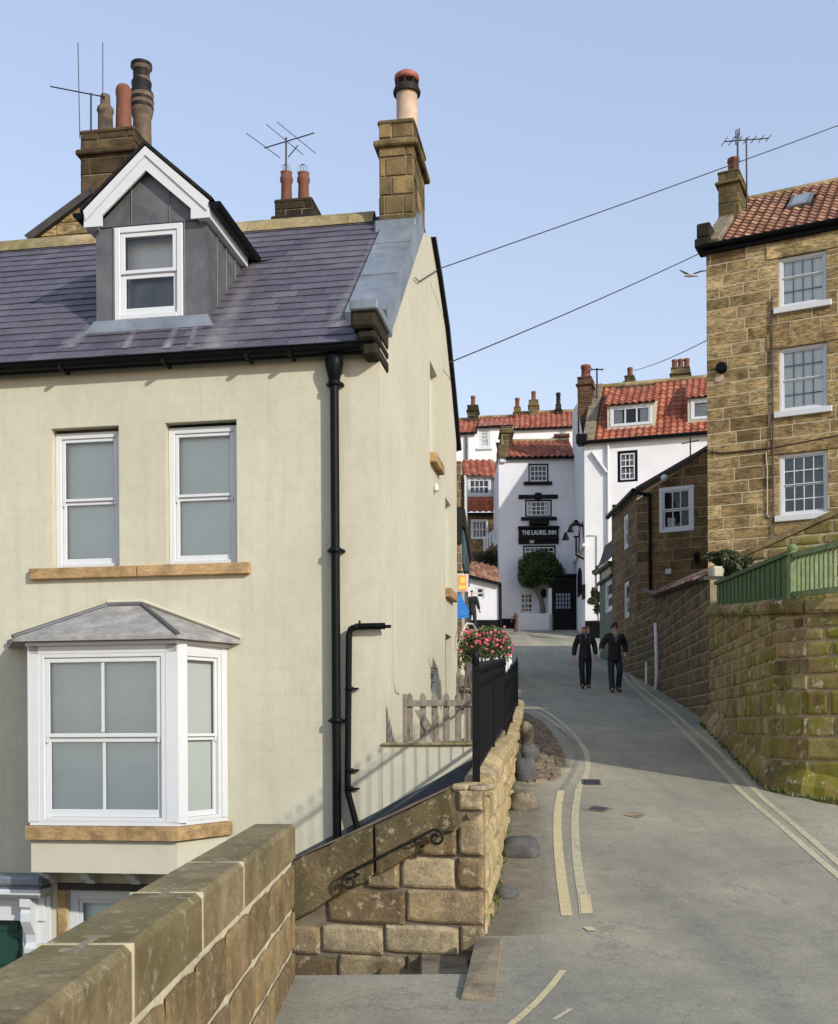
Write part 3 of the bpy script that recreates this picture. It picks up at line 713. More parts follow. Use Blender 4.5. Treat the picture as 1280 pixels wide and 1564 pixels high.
# cobbled patch: individual setts
mb = MB(); rg = random.Random(4)
cut = [tuple(G(x, y)[:2]) for x, y in [(800, 1088), (828, 1102), (850, 1128), (864, 1158), (856, 1192), (806, 1196)]]
y = min(p[1] for p in cut)
while y < max(p[1] for p in cut):
    x = min(p[0] for p in cut)-rg.uniform(0, .15)
    while x < max(p[0] for p in cut):
        wd = rg.uniform(.13, .24); poly = clip([(x, y), (x+wd-.02, y+rg.uniform(-.01, .01)), (x+wd-.02, y+.13), (x, y+.13)], cut)
        if area(poly) > .006:
            h = rg.uniform(.008, .028); rr = rg.random(); cxx = sum(p[0] for p in poly)/len(poly); cyy = sum(p[1] for p in poly)/len(poly)
            lo = [(p[0], p[1], gzs(p[1])) for p in poly]; hi = [(p[0]+(cxx-p[0])*.15, p[1]+(cyy-p[1])*.2, gzs(p[1])+h+.008) for p in poly]
            mb.grid([lo, hi], closed=True, smooth=False, r=rr); mb.face(hi, r=rr)
        x += wd
    y += .15
M['sett'] = stone('grey_brown_sett', [(.17, .145, .11), (.25, .215, .16), (.20, .165, .12)], scale=2, dark=(.09, .075, .055), darkamt=.5, bmp=.6)
mb.build('cobbles', M['sett'], None, {'kind': 'structure'})
# covers in the road
def cover(name, corners, mat, label, cat, slots=0, rim=True):
    pts = [G(x, y) for x, y in corners]; c = sum(pts, Vector((0, 0, 0)))/4
    U = (pts[1]-pts[0]); V = (pts[3]-pts[0]); f = Frame(pts[0], U, U.cross(V), V); mb = MB(f)
    w_, h_ = U.length, V.dot(f.C); sg = 1 if f.B.z > 0 else -1
    mb.box(0, w_, -.02*sg, sg*.005, 0, h_)
    r = .03
    for q in ((0, w_, 0, r), (0, w_, h_-r, h_), (0, r, r, h_-r), (w_-r, w_, r, h_-r)): mb.box(q[0], q[1], sg*.005, sg*.008, q[2], q[3], m=1)
    for i in range(slots): x = r+.02+(w_-2*r-.04)*(i+.2)/slots; mb.box(x, x+(w_-2*r)/slots*.5, sg*.005, sg*.008, r+.02, h_-r-.02, m=1)
    mb.build(name, [M[mat], M['shoe' if slots else 'sett']], None, tg(label, cat), origin=c)
cover('drain_grate', [(889, 1199), (918, 1199), (915, 1191), (888, 1191)], 'blackmat', 'small slotted iron drain grate beside the end of the faded yellow curve', 'drain grate', 9)
cover('utility_cover', [(890, 1237), (922, 1241), (940, 1234), (905, 1231)], 'shoe', 'dark grey diamond-shaped metal cover in the road below the drain grate', 'utility cover')
cover('utility_cover', [(952, 1246), (975, 1250), (992, 1245), (967, 1241)], 'sett', 'dusty brown cover set in the middle of the road, right of the dark one', 'utility cover')

# ================================================================ cream house
FH = vframe(583, 13.0, (1, -.16)); DIRG = (.16, 1)
FG = Frame(FH.O, DIRG)
def HX(x, y, o=0): return FH.px(x, y, o)
house = thing('cream_house', 'tall cream painted house with purple slate roof, white bay window and black drainpipes', 'house', FH.w((0, 0, -2.5)))
ze = HX(300, 551)[1]
sL = HX(-420, 700)[0]
H1 = FH.rect(79, 651, 182, 866); H2 = FH.rect(253, 644, 362, 863)
z1 = (H1[2]+H2[2])/2; H1 = (H1[0], H1[1], z1, (H1[3]+H2[3])/2); H2 = (H2[0], H2[1], z1, H1[3])
HL = FH.rect(104, 1362, 235, 1500)
HD = FH.rect(-60, 1372, 37, 1700)
yv = HX(650, 1139)[1]                 # yard level
mb = MB(FH)
wall(mb, [(sL, -2.6), (0, -2.6), (0, ze), (sL, ze)], [H1, H2, HL, HD], rev=.13)
mb.build('front_wall', M['cream'], house)
# gable wall
gp = [FG.px(x, y) for x, y in [(583, 546), (640, 350), (658, 362), (668, 420), (680, 500), (690, 598), (697, 676)]]
sR = gp[-1][0]
G1 = FG.rect(657, 563, 668, 700); G2 = FG.rect(680.5, 766, 689, 902); G3 = FG.rect(658, 1020, 669, 1060)
GD = FG.rect(680.5, 970, 690, 1062)
reg = [(0, -2.6), (sR, -2.6), (sR, gp[-1][1])]+gp[::-1][1:-1]+[(0, ze)]
mb = MB(FG); wall(mb, reg, [G1, G2, G3, GD], rev=.16); mb.build('gable_wall', M['cream'], house)
mb = MB(FG); mb.face([(sR, 0, -2.6), (sR, -9, -2.6), (sR, -9, gp[-1][1]), (sR, 0, gp[-1][1])]); mb.build('rear_wall', M['cream'], house)
# raised blocks band / corner quoin line, faint
for (rc, lab) in ((H1, None), (H2, None)):
    window(FH, (rc[0]+.002, rc[1]-.002, rc[2]+.005, rc[3]-.04), house, -.10, nx=1, nz=(1, 1), fw=.075, sash=.045, back='blind', horns=True, bd=.05, depth=.06)
mb = MB(FH); a0, zz = HX(48, 873), 0
s_a, s_m, s_b = HX(48, 873)[0], HX(212, 873)[0], HX(383, 873)[0]; zt = H1[2]; zb = zt-.135
mb.bbox(s_a, s_m-.004, -.13, .075, zb, zt, .008, r=.3); mb.bbox(s_m+.004, s_b, -.13, .075, zb, zt, .008, r=.8); mb.build('sill', M['sillwood'], house)
# gable windows
for rc, o in ((G1, -.10), (G2, -.10)):
    w_ = window(FG, rc, house, o, fw=.09, sash=.05, back='blindw', depth=.06)
    sl = MB(FG); sl.bbox(rc[0]-.06, rc[1]+.10, -.1, .10, rc[2]-.15, rc[2], .01); sl.build('sill', M['sillwood'], w_)
window(FG, G3, house, -.03, fw=.05, sash=.04, back='darkroom', depth=.06, nz=(1, 1))
mb = MB(FG); mb.box(GD[0], GD[1], -.12, -.10, GD[2], GD[3]); mb.build('side_door', M['black'], house)
for (x, y, hh) in ((662, 744, 14),):
    q = FG.px(x, y); mb = MB(FG); mb.bbox(q[0], q[0]+.12, 0, .07, q[1]-.06, q[1]+.06, .02); mb.build('vent', M['white'], house)
# cracked paint lines on the gable (thin cable)
mb = MB(FG); pts = [FG.px(x, y) for x, y in [(600, 905), (600, 960), (600, 1040), (603, 1056), (609, 1060)]]
mb.tube([(p[0], .012, p[1]) for p in pts], .006, 5); mb.build('cable', M['cream_trim'], house)

# ---- front roof
zg = HX(300, 538)[1]
oE, zE = .16, HX(300, 536, .16)[1]
ridge_s, ridge_z = 0, 0
RO = -3.05
zR = FH.px(480, 341, RO)[1]
RF = slope(FH, oE, zE, RO, zR)
s0r = sL; s1r = FH.px(572, 420, -1.5)[0]
mb = MB(RF); mb.face([(s0r, -.03, 0), (.0, -.03, 0), (.0, -.03, RF.L), (s0r, -.03, RF.L)]); mb.build('roof', M['leaddark'], house)
kn = RF.px(545, 500); kt = RF.px(583, 345)
mb = MB(RF)
def clipr(): return [(s0r-.1, -.05), (RF.px(560, 530)[0], -.05), (RF.px(548, 480)[0]+.25, kn[1]), (RF.px(590, 350)[0], RF.L), (s0r-.1, RF.L)]
slates(mb, s0r, .2, RF.L, .215, .33, region=[(s0r-.1, -.05), (-.12, -.05), (-.12, RF.L), (s0r-.1, RF.L)])
mb.build('roof_slates', M['slate'], house)
# rear roof slope
mb = MB(FH); gd = gp[-1]; mb.face([(sL, RO, zR), (0, RO, zR), (0, -gd[0]-.25, gd[1]-.1), (sL, -gd[0]-.25, gd[1]-.1)]); mb.build('rear_roof', M['slate'], house)
# ridge stones
mb = MB(FH); s = sL; rg = random.Random(3)
while s < FH.px(572, 345, RO)[0]:
    e = min(s+rg.uniform(1.1, 1.5), FH.px(574, 345, RO)[0])
    mb.prism([(RO+.2, zR-.13), (RO+.16, zR-.02), (RO+.02, zR+.10), (RO-.12, zR+.04), (RO-.16, zR-.13)], s, e-.008, 'oz', r=rg.random()); s = e
mb.build('ridge_stone', M['ridge'], house)
# gutter with brackets
mb = MB(FH); n = 8
rows = []
for i in range(n+1):
    a = math.pi*i/n; rows.append([(s_, .17-.085*math.cos(a)*1.0, zE-.04-.085*math.sin(a)) for s_ in (sL, -.02)])
mb.grid(rows, smooth=True); mb.box(sL, -.02, .01, .05, ze-.03, zE-.02); mb.tube([(sL, .26, zE-.04), (-.02, .26, zE-.04)], .012, 6)
for x in (105, 260, 385, 450, 560):
    s_ = HX(x, 550)[0]; mb.bbox(s_-.02, s_+.02, 0, .27, zE-.145, zE-.10, .005)
mb.tube([(sL, .14, zE-.13), (-.02, .14, zE-.13)], .02, 6)
mb.build('gutter', M['black'], house)
# downpipe
sp = HX(512, 800, .1)[0]
mb = MB(FH); zb_ = HX(516, 1284, .1)[1]; zt_ = zE-.12
mb.tube([(sp, .1, zb_), (sp, .1, zt_-.25)], .052, 14)
mb.lathe([(.05, 0), (.065, .02), (.105, .18), (.11, .26), (.08, .3)], (sp, .1, zt_-.32), 14)
for y in (590, 845, 1105):
    z = HX(512, y, .1)[1]; mb.lathe([(.06, 0), (.078, .01), (.078, .055), (.06, .065)], (sp, .1, z), 14); mb.bbox(sp-.1, sp+.1, .0, .07, z+.015, z+.05, .008)
    for e in (-.085, .085): mb.tube([(sp+e, .09, z+.032), (sp+e, 0, z+.032)], .017, 6)
mb.tube([(sp-.04, .03, zb_+.05), (sp-.04, .03, zt_-.3)], .008, 5)
mb.build('downpipe', M['black'], house)
mb = MB(FH); k = [HX(x, y, .09) for x, y in [(588, 956), (545, 957), (533, 965), (531, 1208), (547, 1270)]]
mb.tube([(k[0][0], .09, k[0][1]), (k[1][0], .09, k[1][1]), (k[2][0]+.02, .09, k[2][1]+.03), (k[2][0], .09, k[2][1]-.03), (k[3][0], .09, k[3][1]), (k[4][0], .09, k[4][1])], .038, 12)
for y in (1055, 1180, 1208):
    z = HX(531, y, .09)[1]; mb.lathe([(.038, 0), (.052, .01), (.052, .04), (.038, .05)], (k[2][0], .09, z), 12); mb.box(k[2][0], k[2][0]+.1, .02, .06, z+.015, z+.035)
q = HX(560, 957, .09); mb.lathe([(.05, 0), (.05, .03)], (k[1][0]-.02, .09, k[1][1]-.015), 10); mb.tube([(k[0][0]-.3, .09, k[0][1]), (k[0][0]-.3, .09, k[0][1]+.07)], .012, 6)
mb.box(k[0][0]-.02, k[0][0]+.07, .07, .11, k[0][1]-.025, k[0][1]+.01); mb.build('waste_pipe', M['black'], house)
# blue black plinth along the base, following the passage
pl = [HX(x, y) for x, y in [(440, 1312), (583, 1236), (722, 1160), (722, 1195), (583, 1270), (440, 1345)]]
mb = MB(FH); mb.prism(pl, 0, .03, 'sz'); mb.build('plinth', M['plinth'], house)
# kneeler (stepped black stone) and lead covered gable coping
mb = MB(FH); kx0, kx1 = HX(547, 500, .1)[0], .02
for i, (y0, y1, ex) in enumerate([(545, 524, .30), (523, 508, .36), (507, 478, .42)]):
    za, zb2 = HX(565, y0, .2)[1], HX(565, y1, .2)[1]; xx0 = HX([553, 548, 540][i], 500, .2)[0]
    mb.bbox(xx0, kx1, -.5, ex-.05, za+.002, zb2, .03, r=.3*i)
mb.build('kneeler', M['st_dark'], house)
mb = MB(FH); zk = HX(565, 478, .3)[1]; zk2 = HX(565, 462, .3)[1]
mb.bbox(HX(537, 470, .3)[0], .06, -.55, .42, zk+.003, zk2, .015)
mb.build('kneeler_lead_cap', M['lead'], house)
c0 = FG.px(592, 495); c1 = FG.px(641, 350)
mb = MB(FG); wl_ = .46
mb.prism([(c0[0]-.15, c0[1]-.22), (c0[0]-.12, c0[1]+.02), (c1[0], c1[1]+.06), (c1[0]+.02, c1[1]-.10)], -wl_, .045, 'sz') if False else None
poly = [(c0[0]-.10, c0[1]-.20), (c0[0]-.32, c0[1]+.06), (c1[0]-.14, c1[1]+.18), (c1[0]+.10, c1[1]-.0)]
def pq(p, o): return (p[0], o, p[1])
mb.face([pq(p, .05) for p in poly]); mb.face([pq(p, -wl_) for p in poly])
for i in range(4): a, b = poly[i], poly[(i+1) % 4]; mb.face([pq(a, .05), pq(b, .05), pq(b, -wl_), pq(a, -wl_)])
for t in (.33, .66):
    a = poly[1]; b = poly[2]; x = a[0]+(b[0]-a[0])*t; z = a[1]+(b[1]-a[1])*t; mb.tube([(x, .05, z+.005), (x, -wl_, z+.005)], .01, 6)
mb.build('lead_coping', M['lead'], house)
# dark rear verge
mb = MB(FG); vp = gp[2:]; vp[-1] = (vp[-1][0]+.12, vp[-1][1]-.12)
up = [(p[0]+.11, p[1]+.05) for p in vp]
for i in range(len(vp)-1): mb.prism([vp[i], vp[i+1], up[i+1], up[i]], -.25, .07, 'sz')
mb.build('verge_board', M['black'], house)
# gable chimney with buff pot
ch = thing('stack', '', '', (0, 0, 0)); bpy.data.objects.remove(ch)
oc1, oc0 = -2.62, -3.72
r0 = FH.px(579, 270, oc1)[0]; r1 = FH.px(634.5, 270, oc1)[0]; zc0 = FH.px(606, 350, oc1)[1]-.3; print('R1', r1); r1 = min(r1, -.01); zc1 = FH.px(606, 186, oc1)[1]
stack = chimney(FH, (r0, r1, zc0, zc1), oc0, oc1, house, 'st_chim', seed=11, hr=(.25, .27), wr=(.26, .42))
stack.name = 'chimney_stack'
mb = MB(FH); pc = ((r0+r1)/2+.10, (oc0+oc1)/2+.2)
ph = FH.px(616, 112, pc[1])[1]-zc1
mb.lathe([(.17, 0), (.155, .05), (.15, ph*.62), (.165, ph*.66)], (pc[0], pc[1], zc1), 20, m=0)
mb.lathe([(.19, 0), (.20, .04), (.17, .11)], (pc[0], pc[1], zc1+ph*.64), 20, m=1)
for k_ in range(8):
    a = k_*math.pi/4; mb.tube([(pc[0]+.16*math.cos(a), pc[1]+.16*math.sin(a), zc1+ph*.72), (pc[0]+.16*math.cos(a), pc[1]+.16*math.sin(a), zc1+ph*.88)], .012, 5, m=1)
mb.lathe([(.155, 0), (.18, .02), (.175, .07), (.11, .12), (.02, .14)], (pc[0], pc[1], zc1+ph*.86), 20, m=2)
mb.build('chimney_pot', [M['potbuff'], M['blackmat'], M['redchim']], stack)
mb = MB(FH); mb.bbox(r0-.06, r1+.04, oc1-.3, oc1+.07, zc0+.14, zc0+.42, .02); mb.build('lead_flashing', M['lead'], stack)

# ---- dormer
oD = -.42                                # front plane of the dormer
dm = MB(FH)
d0, d1 = FH.px(147, 420, oD)[0], FH.px(316, 420, oD)[0]; db = FH.px(230, 488, oD)[1]; dt = FH.px(230, 343, oD)[1]; apz = FH.px(224, 258, oD)[1]; dmid = (d0+d1)/2
wr = FH.rect(176, 345, 280, 487, oD)
def roof_o(z): return oE+(z-zE)*(RO-oE)/(zR-zE)      # o where the roof plane is at height z
# front board with hole, gable triangle, cheeks
wall(dm, [(d0, db), (d1, db), (d1, dt+.02), (dmid, apz+.02), (d0, dt+.02)], [(wr[0], wr[1], wr[2], wr[3])], rev=.06, o=oD)
for s_ in (d0, d1): dm.face([(s_, oD, db-.05), (s_, oD, dt+.1), (s_, roof_o(dt+.1)-.1, dt+.1), (s_, roof_o(db), db-.05)])
for s_ in (wr[0]-.02, wr[1]+.02, dmid-.25, dmid+.25): dm.tube([(s_, oD+.006, dt if abs(s_-dmid) < .3 else db), (s_, oD+.006, dt+.5 if abs(s_-dmid) < .3 else dt)], .010, 6)
dm.tube([(d0, oD+.006, dt+.01), (d1, oD+.006, dt+.01)], .012, 6)
for k_ in range(1, 4): o_ = oD-(k_*.36); dm.tube([(d1+.006, o_, max(db, zE+(o_-oE)*(zR-zE)/(RO-oE))), (d1+.006, o_, dt)], .010, 6)
dorm = dm.build('dormer', M['leaddark'], house)
window(FH, wr, dorm, oD+.03, fw=.075, sash=.06, back='blindw', bd=.14, depth=.10, name='dormer_window')
bk = MB(FH); zmid = (wr[2]+wr[3])/2; bk.box(wr[0]+.15, wr[1]-.15, oD-.14, oD-.13, wr[2]+.1, zmid-.02); bk.build('lower_pane_backing', M['voile'], dorm)
# lead apron
mb = MB(FH); mb.face([(d0-.12, roof_o(db-.16)+.04, db-.16), (d1+.12, roof_o(db-.16)+.04, db-.16), (d1+.02, oD+.03, db+.01), (d0-.02, oD+.03, db+.01)]); mb.build('lead_apron', M['lead'], dorm)
# bargeboards
ob = oD+.11
A_ = FH.px(222, 224, ob); Lf = FH.px(128, 347, ob); Rf = FH.px(320, 337, ob); zf = (Lf[1]+Rf[1])/2
Lt = (Lf[0], zf+.20); Rt = (Rf[0], zf+.20); half = (Rf[0]-Lf[0])/2; am = (Lf[0]+Rf[0])/2; bz = A_[1]
bwid = .30
mb = MB(FH)
for sg in (-1, 1):
    foot_o = (am+sg*half, zf+.02); foot_t = (am+sg*half, zf+.22); foot_i = (am+sg*(half-.24), zf+.02); inn2 = (am+sg*(half-.24), zf+.15)
    poly = [foot_o, foot_t, (am, bz), (am, bz-.29), inn2, foot_i]
    mb.prism(poly, ob-.03, ob, 'sz'); 
    mb.prism([foot_t, (am, bz), (am, bz-.11), (foot_t[0]-sg*.03, foot_t[1]-.12)], ob, ob+.02, 'sz')
mb.build('bargeboard', M['white'], dorm)
# dormer roof slopes, soffit, gutters
mb = MB(FH)
zr1 = bz+.02; zr0 = zf+.21
for sg in (-1, 1):
    sx = am+sg*(half+.04); oB = roof_o(zr1)-.05
    top = [(am, ob+.03, zr1), (am, oB, zr1), (sx, roof_o(zr0)-.1, zr0), (sx, ob+.03, zr0)]
    mb.face(top); mb.face([(p[0], p[1], p[2]+.05) for p in top]); mb.face([top[0], top[3], (sx, ob+.03, zr0+.05), (am, ob+.03, zr1+.05)])
mb.build('dormer_roof', M['blackmat'], dorm)
for sg in (-1, 1):
    mb = MB(FH); sx = am+sg*(half-.0); oB = roof_o(zf)-.02
    mb.box(min(sx, sx-sg*.16), max(sx, sx-sg*.16), oB, ob-.03, zf+.02, zf+.05); mb.box(min(sx, sx-sg*.03), max(sx, sx-sg*.03), oB, ob-.03, zf+.05, zf+.18)
    mb.build('fascia', M['white'], dorm)
for sg in (-1, 1):
    mb = MB(FH); sx = am+sg*(half+.07); oB = roof_o(zf+.14)-.02; rows = []
    for i in range(7): a = math.pi*i/6; rows.append([(sx-.075*math.cos(a), o_, zf+.20-.085*math.sin(a)) for o_ in (oB, ob+.02)])
    mb.grid(rows, smooth=True); mb.face([rows[i][1] for i in range(7)]); mb.face([(sx-.075, oB, zf+.2), (sx+.075, oB, zf+.2), (sx+.075, ob+.02, zf+.2), (sx-.075, ob+.02, zf+.2)])
    mb.build('dormer_gutter', M['black'], dorm)
mb = MB(FH); oB = roof_o(zf+.14); mb.face([(am+half-.05, oB+.05, zf+.13), (am+half+.15, oB+.12, zf+.11), (am+half+.42, oB-.05, zf+.20), (am+half+.02, oB-.2, zf+.3)]); mb.build('lead_corner', M['lead'], dorm)
# lime run-off streaks below the dormer
for (x0, y0, x1, y1, wd) in ((394, 405, 322, 532, .34), (212, 492, 192, 532, .12), (272, 494, 254, 532, .14), (140, 497, 100, 532, .26), (572, 372, 510, 500, .22), (300, 494, 290, 530, .1)):
    mb = MB(RF); a = RF.px(x0, y0, .03); b = RF.px(x1, y1, .03); n_ = max(1, int(abs(a[1]-b[1])/.1)); K = 9
    for i in range(n_):
        t0, t1 = i/n_, (i+1)/n_; va = a[1]+(b[1]-a[1])*t0; vb = a[1]+(b[1]-a[1])*t1
        for k in range(K):
            q0, q1 = (k/K-.5), ((k+1)/K-.5); op = math.cos((q0+q1)/2*math.pi)**1.2*(.35+.65*t1)
            xs_ = lambda t, q: a[0]+(b[0]-a[0])*t+q*wd*(.7+.5*t)
            mb.face([(xs_(t0, q0), .036, va), (xs_(t0, q1), .036, va), (xs_(t1, q1), .036, vb), (xs_(t1, q0), .036, vb)], r=op)
    mb.build('lime_streak', M['washed'], house)

# ---- bay window
oB_ = .80
bl, br = FH.px(45, 1120, oB_)[0], FH.px(270, 1120, oB_)[0]; wr_ = FH.px(347, 1120, 0)[0]; wl2 = bl-(wr_-br)
zbt = FH.px(160, 985, oB_)[1]; zbs = FH.px(160, 1262, oB_)[1]; zbb = FH.px(160, 1334, oB_)[1]
bay = MB(FH)
plan = [(wl2, 0), (bl, oB_), (br, oB_), (wr_, 0)]
def ring(sc, z0, z1, m=0, mbx=None, bev=0):     # bay shaped band
    off = sc; p = [(wl2-off, 0), (bl-off*.45, oB_+off), (br+off*.45, oB_+off), (wr_+off, 0)]
    q = mbx or bay
    for i in range(3): q.face([(p[i][0], p[i][1], z0), (p[i+1][0], p[i+1][1], z0), (p[i+1][0], p[i+1][1], z1), (p[i][0], p[i][1], z1)], m=m)
    q.face([(a, b, z0) for a, b in p], m=m); q.face([(a, b, z1) for a, b in p], m=m)
    return p
ring(-.012, zbb, zbs-.03)
bayo = bay.build('bay_window', M['cream_trim'], house)
mb = MB(FH); ring(.0, zbs+.005, zbs+.05, mbx=mb); ring(.0, zbt-.09, zbt, mbx=mb); ring(.05, zbt, zbt+.035, mbx=mb)
for k_, (e, z_) in enumerate(((.02, .035), (.05, .06), (.085, .085))): ring(e, zbt+z_, zbt+z_+.03, mbx=mb)
# corner posts
for (px_, py_) in plan[1:3]: mb.prism([(px_-.13 if px_ == br else px_-.02, py_), (px_+.02 if px_ == br else px_+.11, py_), (px_+(.09 if px_ == br else .0), py_-.10), (px_-(.09 if px_ == bl else 0), py_-.12)], zbs+.04, zbt, 'so')
mb.build('bay_frame', M['white'], bayo)
mb = MB(FH); ring(.06, zbs-.155, zbs, mbx=mb); mb.build('bay_sill', M['sillwood'], bayo)
# bay casements
fr_c = window(FH, (bl+.12, br-.13, zbs+.05, zbt-.08), bayo, oB_-.005, nx=2, nz=(1, 1), fw=.06, sash=.06, bar=.035, back='blind', horns=True, depth=.06, bd=.03, name='sash_window')
FC = Frame(FH.w((br, oB_, 0)), FH.w((wr_, 0, 0))-FH.w((br, oB_, 0))); Lc = (FH.w((wr_, 0, 0))-FH.w((br, oB_, 0))).length
window(FC, (.10, Lc-.10, zbs+.05, zbt-.08), bayo, -.002, nx=1, fw=.05, sash=.045, back='blinddim', horns=True, depth=.06, bd=.03, name='sash_window')
FC2 = Frame(FH.w((wl2, 0, 0)), FH.w((bl, oB_, 0))-FH.w((wl2, 0, 0)))
window(FC2, (.10, Lc-.10, zbs+.05, zbt-.08), bayo, -.002, nx=1, fw=.05, sash=.045, back='blind', depth=.07, bd=.06, name='sash_window')
mb = MB(FH); mb.bbox(bl+.01, bl+.122, oB_-.08, oB_-.002, zbs+.05, zbt-.02, .006); mb.bbox(br-.132, br-.01, oB_-.08, oB_-.002, zbs+.05, zbt-.02, .006); mb.build('bay_mullion', M['white'], bayo)
mb = MB(FC); mb.bbox(.0, .10, -.06, .012, zbs+.05, zbt-.02, .006); mb.bbox(Lc-.1, Lc-.002, -.06, .012, zbs+.05, zbt-.02, .006); mb.build('bay_mullion', M['white'], bayo)
mb = MB(FC2); mb.bbox(.0, .10, -.06, .012, zbs+.05, zbt-.02, .006); mb.bbox(Lc-.1, Lc, -.06, .012, zbs+.05, zbt-.02, .006); mb.build('bay_mullion', M['white'], bayo)
# bay roof
e_ = .15; zev = FH.px(160, 971, oB_+e_)[1]; ztp = FH.px(190, 925, 0)[1]; t0, t1 = FH.px(165, 925, 0)[0], FH.px(218, 922, 0)[0]
E = [(FH.px(12, 970)[0], 0, zev), (bl-e_*.8, oB_+e_, zev), (br+e_*.5, oB_+e_, zev), (wr_+e_+.03, 0, zev)]
T0, T1 = (t0, .02, ztp), (t1, .02, ztp)
mb = MB(FH); mb.face([E[0], E[1], T0]); mb.face([E[1], E[2], T1, T0]); mb.face([E[2], E[3], T1]); mb.face([(p[0], p[1], p[2]-.045) for p in E])
for i in range(3): a, b = E[i], E[i+1]; mb.face([a, b, (b[0], b[1], b[2]-.045), (a[0], a[1], a[2]-.045)])
mb.build('bay_roof', M['bayroof'], bayo)
mb = MB(FH)
for a, b in ((E[1], T0), (E[2], T1), (T0, T1)): mb.tube([(a[0], a[1], a[2]+.01), (b[0], b[1], b[2]+.01)], .028, 8)
mb.tube([(E[0][0]+.03, .05, zev+.02), (T0[0], .03, T0[2])], .03, 8); mb.build('lead_roll', M['leaddark'], bayo)
mb = MB(FH); mb.tube([(E[3][0], .01, zev+.03), (T1[0], .01, ztp+.05), (T0[0], .01, ztp+.05)], .022, 6); mb.build('mortar_fillet', M['cream_trim'], bayo)
# corbels under the bay
for x in (66, 128, 198, 254):
    s_ = FH.px(x, 1340, .3)[0]; mb = MB(FH)
    mb.prism([(.0, zbb-.22), (.12, zbb-.22), (.16, zbb-.17), (.26, zbb-.15), (.29, zbb-.09), (.40, zbb-.07), (.42, zbb-.005), (.0, zbb-.005)], s_-.055, s_+.055, 'oz'); mb.build('corbel', M['white'], bayo)
# ground floor window, stone surround
window(FH, HL, house, -.05, fw=.11, sash=.05, back='blind', depth=.07)
mb = MB(FH); xs_ = FH.px(89, 1400)[0]; mb.bbox(xs_, HL[0]-.005, 0, .03, -2.5, zbb-.32, .01); mb.build('stone_surround', M['sillwood'], house)
mb = MB(FH); mb.bbox(xs_, HL[1]+.25, 0, .03, zbb-.318, zbb-.23, .01) ; mb.build('lintel', M['verge'], house)
# front door case
dc0, dc1 = FH.px(-60, 1400)[0], FH.px(72, 1400, .2)[0]; zc = FH.px(30, 1333, .3)[1]
mb = MB(FH); rows = []
mb.bbox(dc0, dc1, 0, .36, zc-.16, zc-.04, .03, m=1); mb.bbox(dc0, dc1-.05, 0, .30, zc-.20, zc-.16, .01, m=1)
mb.bbox(dc0, dc1-.02, 0, .34, zc-.27, zc-.20, .012); mb.bbox(dc0, dc1-.06, 0, .27, zc-.31, zc-.27, .01); mb.bbox(dc0, dc1-.10, 0, .08, zc-.62, zc-.312, .006)
mb.bbox(HD[1]+.005, dc1-.04, 0, .045, -2.5, zc-.31, .008)
case = mb.build('door_case', [M['white'], M['lead']], house)
mb = MB(FH); zz = zc-.32
prof = [(0, zz), (.26, zz), (.26, zz-.10), (.22, zz-.14), (.24, zz-.18), (.24, zz-.28), (.19, zz-.36), (.12, zz-.46), (.10, zz-.56), (.16, zz-.62), (.15, zz-.68), (.10, zz-.72), (.12, zz-.78), (0, zz-.82)]
sc_ = FH.px(44, 1420, .15)[0]; mb.prism(prof, sc_-.06, sc_+.07, 'oz'); mb.build('scroll_bracket', M['white'], case)
mb = MB(FH); mb.box(HD[0], HD[1], -.10, -.06, HD[2], HD[3])
dw = HD[1]
for k_ in range(5):
    zt2 = HD[3]-.07-k_*.42
    mb.bbox(dw-.08-.42, dw-.10, -.06, -.045, zt2-.34, zt2, .015); mb.bbox(dw-.62-.42, dw-.62, -.06, -.045, zt2-.34, zt2, .015)
mb.build('front_door', M['greendoor'], house)

# ---------------- yard wall beside the house, with ledge; gate on it
yx1 = HX(724, 1150)[0]
mb = MB(FH); mb.box(.003, yx1, -.25, -.003, -.3, yv); mb.bbox(0.0, yx1, -.3, .035, yv, yv+.035, .012, m=1)
mb.build('yard_wall', [M['cream'], M['ridge']], None, tg('low cream wall with mossy ledge joining the gable to the black railings', 'wall'), origin=FH.w((yx1/2, 0, 0)))
gt = thing('wooden_gate', 'weathered grey picket gate with diagonal brace above the cream yard wall', 'gate', FH.w((.8, -.1, yv)))
gx = [HX(x, 1100, -.1)[0] for x in (626, 646, 664, 682, 700, 714)]
for i, s_ in enumerate(gx):
    mb = MB(FH); t_ = HX(626, 1058, -.1)[1]; zg0 = yv+.05; hw = .036
    mb.prism([(s_-hw, zg0), (s_+hw, zg0), (s_+hw, t_-.05), (s_+.018, t_-.015), (s_, t_), (s_-.018, t_-.015), (s_-hw, t_-.05)], -.11, -.09, 'sz', r=rng.random()); mb.build('picket', M['wood'], gt)
zr_a = HX(660, 1079, -.1)[1]; mb = MB(FH); mb.bbox(gx[0]-.03, yx1-.01, -.09, -.06, zr_a, zr_a+.075, .005); mb.build('rail', M['wood'], gt)
mb = MB(FH); a = HX(633, 1085, -.08); b = HX(673, 1136, -.08); mb.prism([(a[0], a[1]), (a[0]+.09, a[1]), (b[0]+.03, b[1]), (b[0]-.08, b[1])], -.089, -.065, 'sz'); mb.build('brace', M['wood'], gt)
mb = MB(FH); s_ = HX(618.5, 1100, -.1)[0]; mb.bbox(s_-.02, s_+.03, -.13, -.06, yv+.036, HX(620, 1060, -.1)[1], .006); mb.build('post', M['wood'], gt)
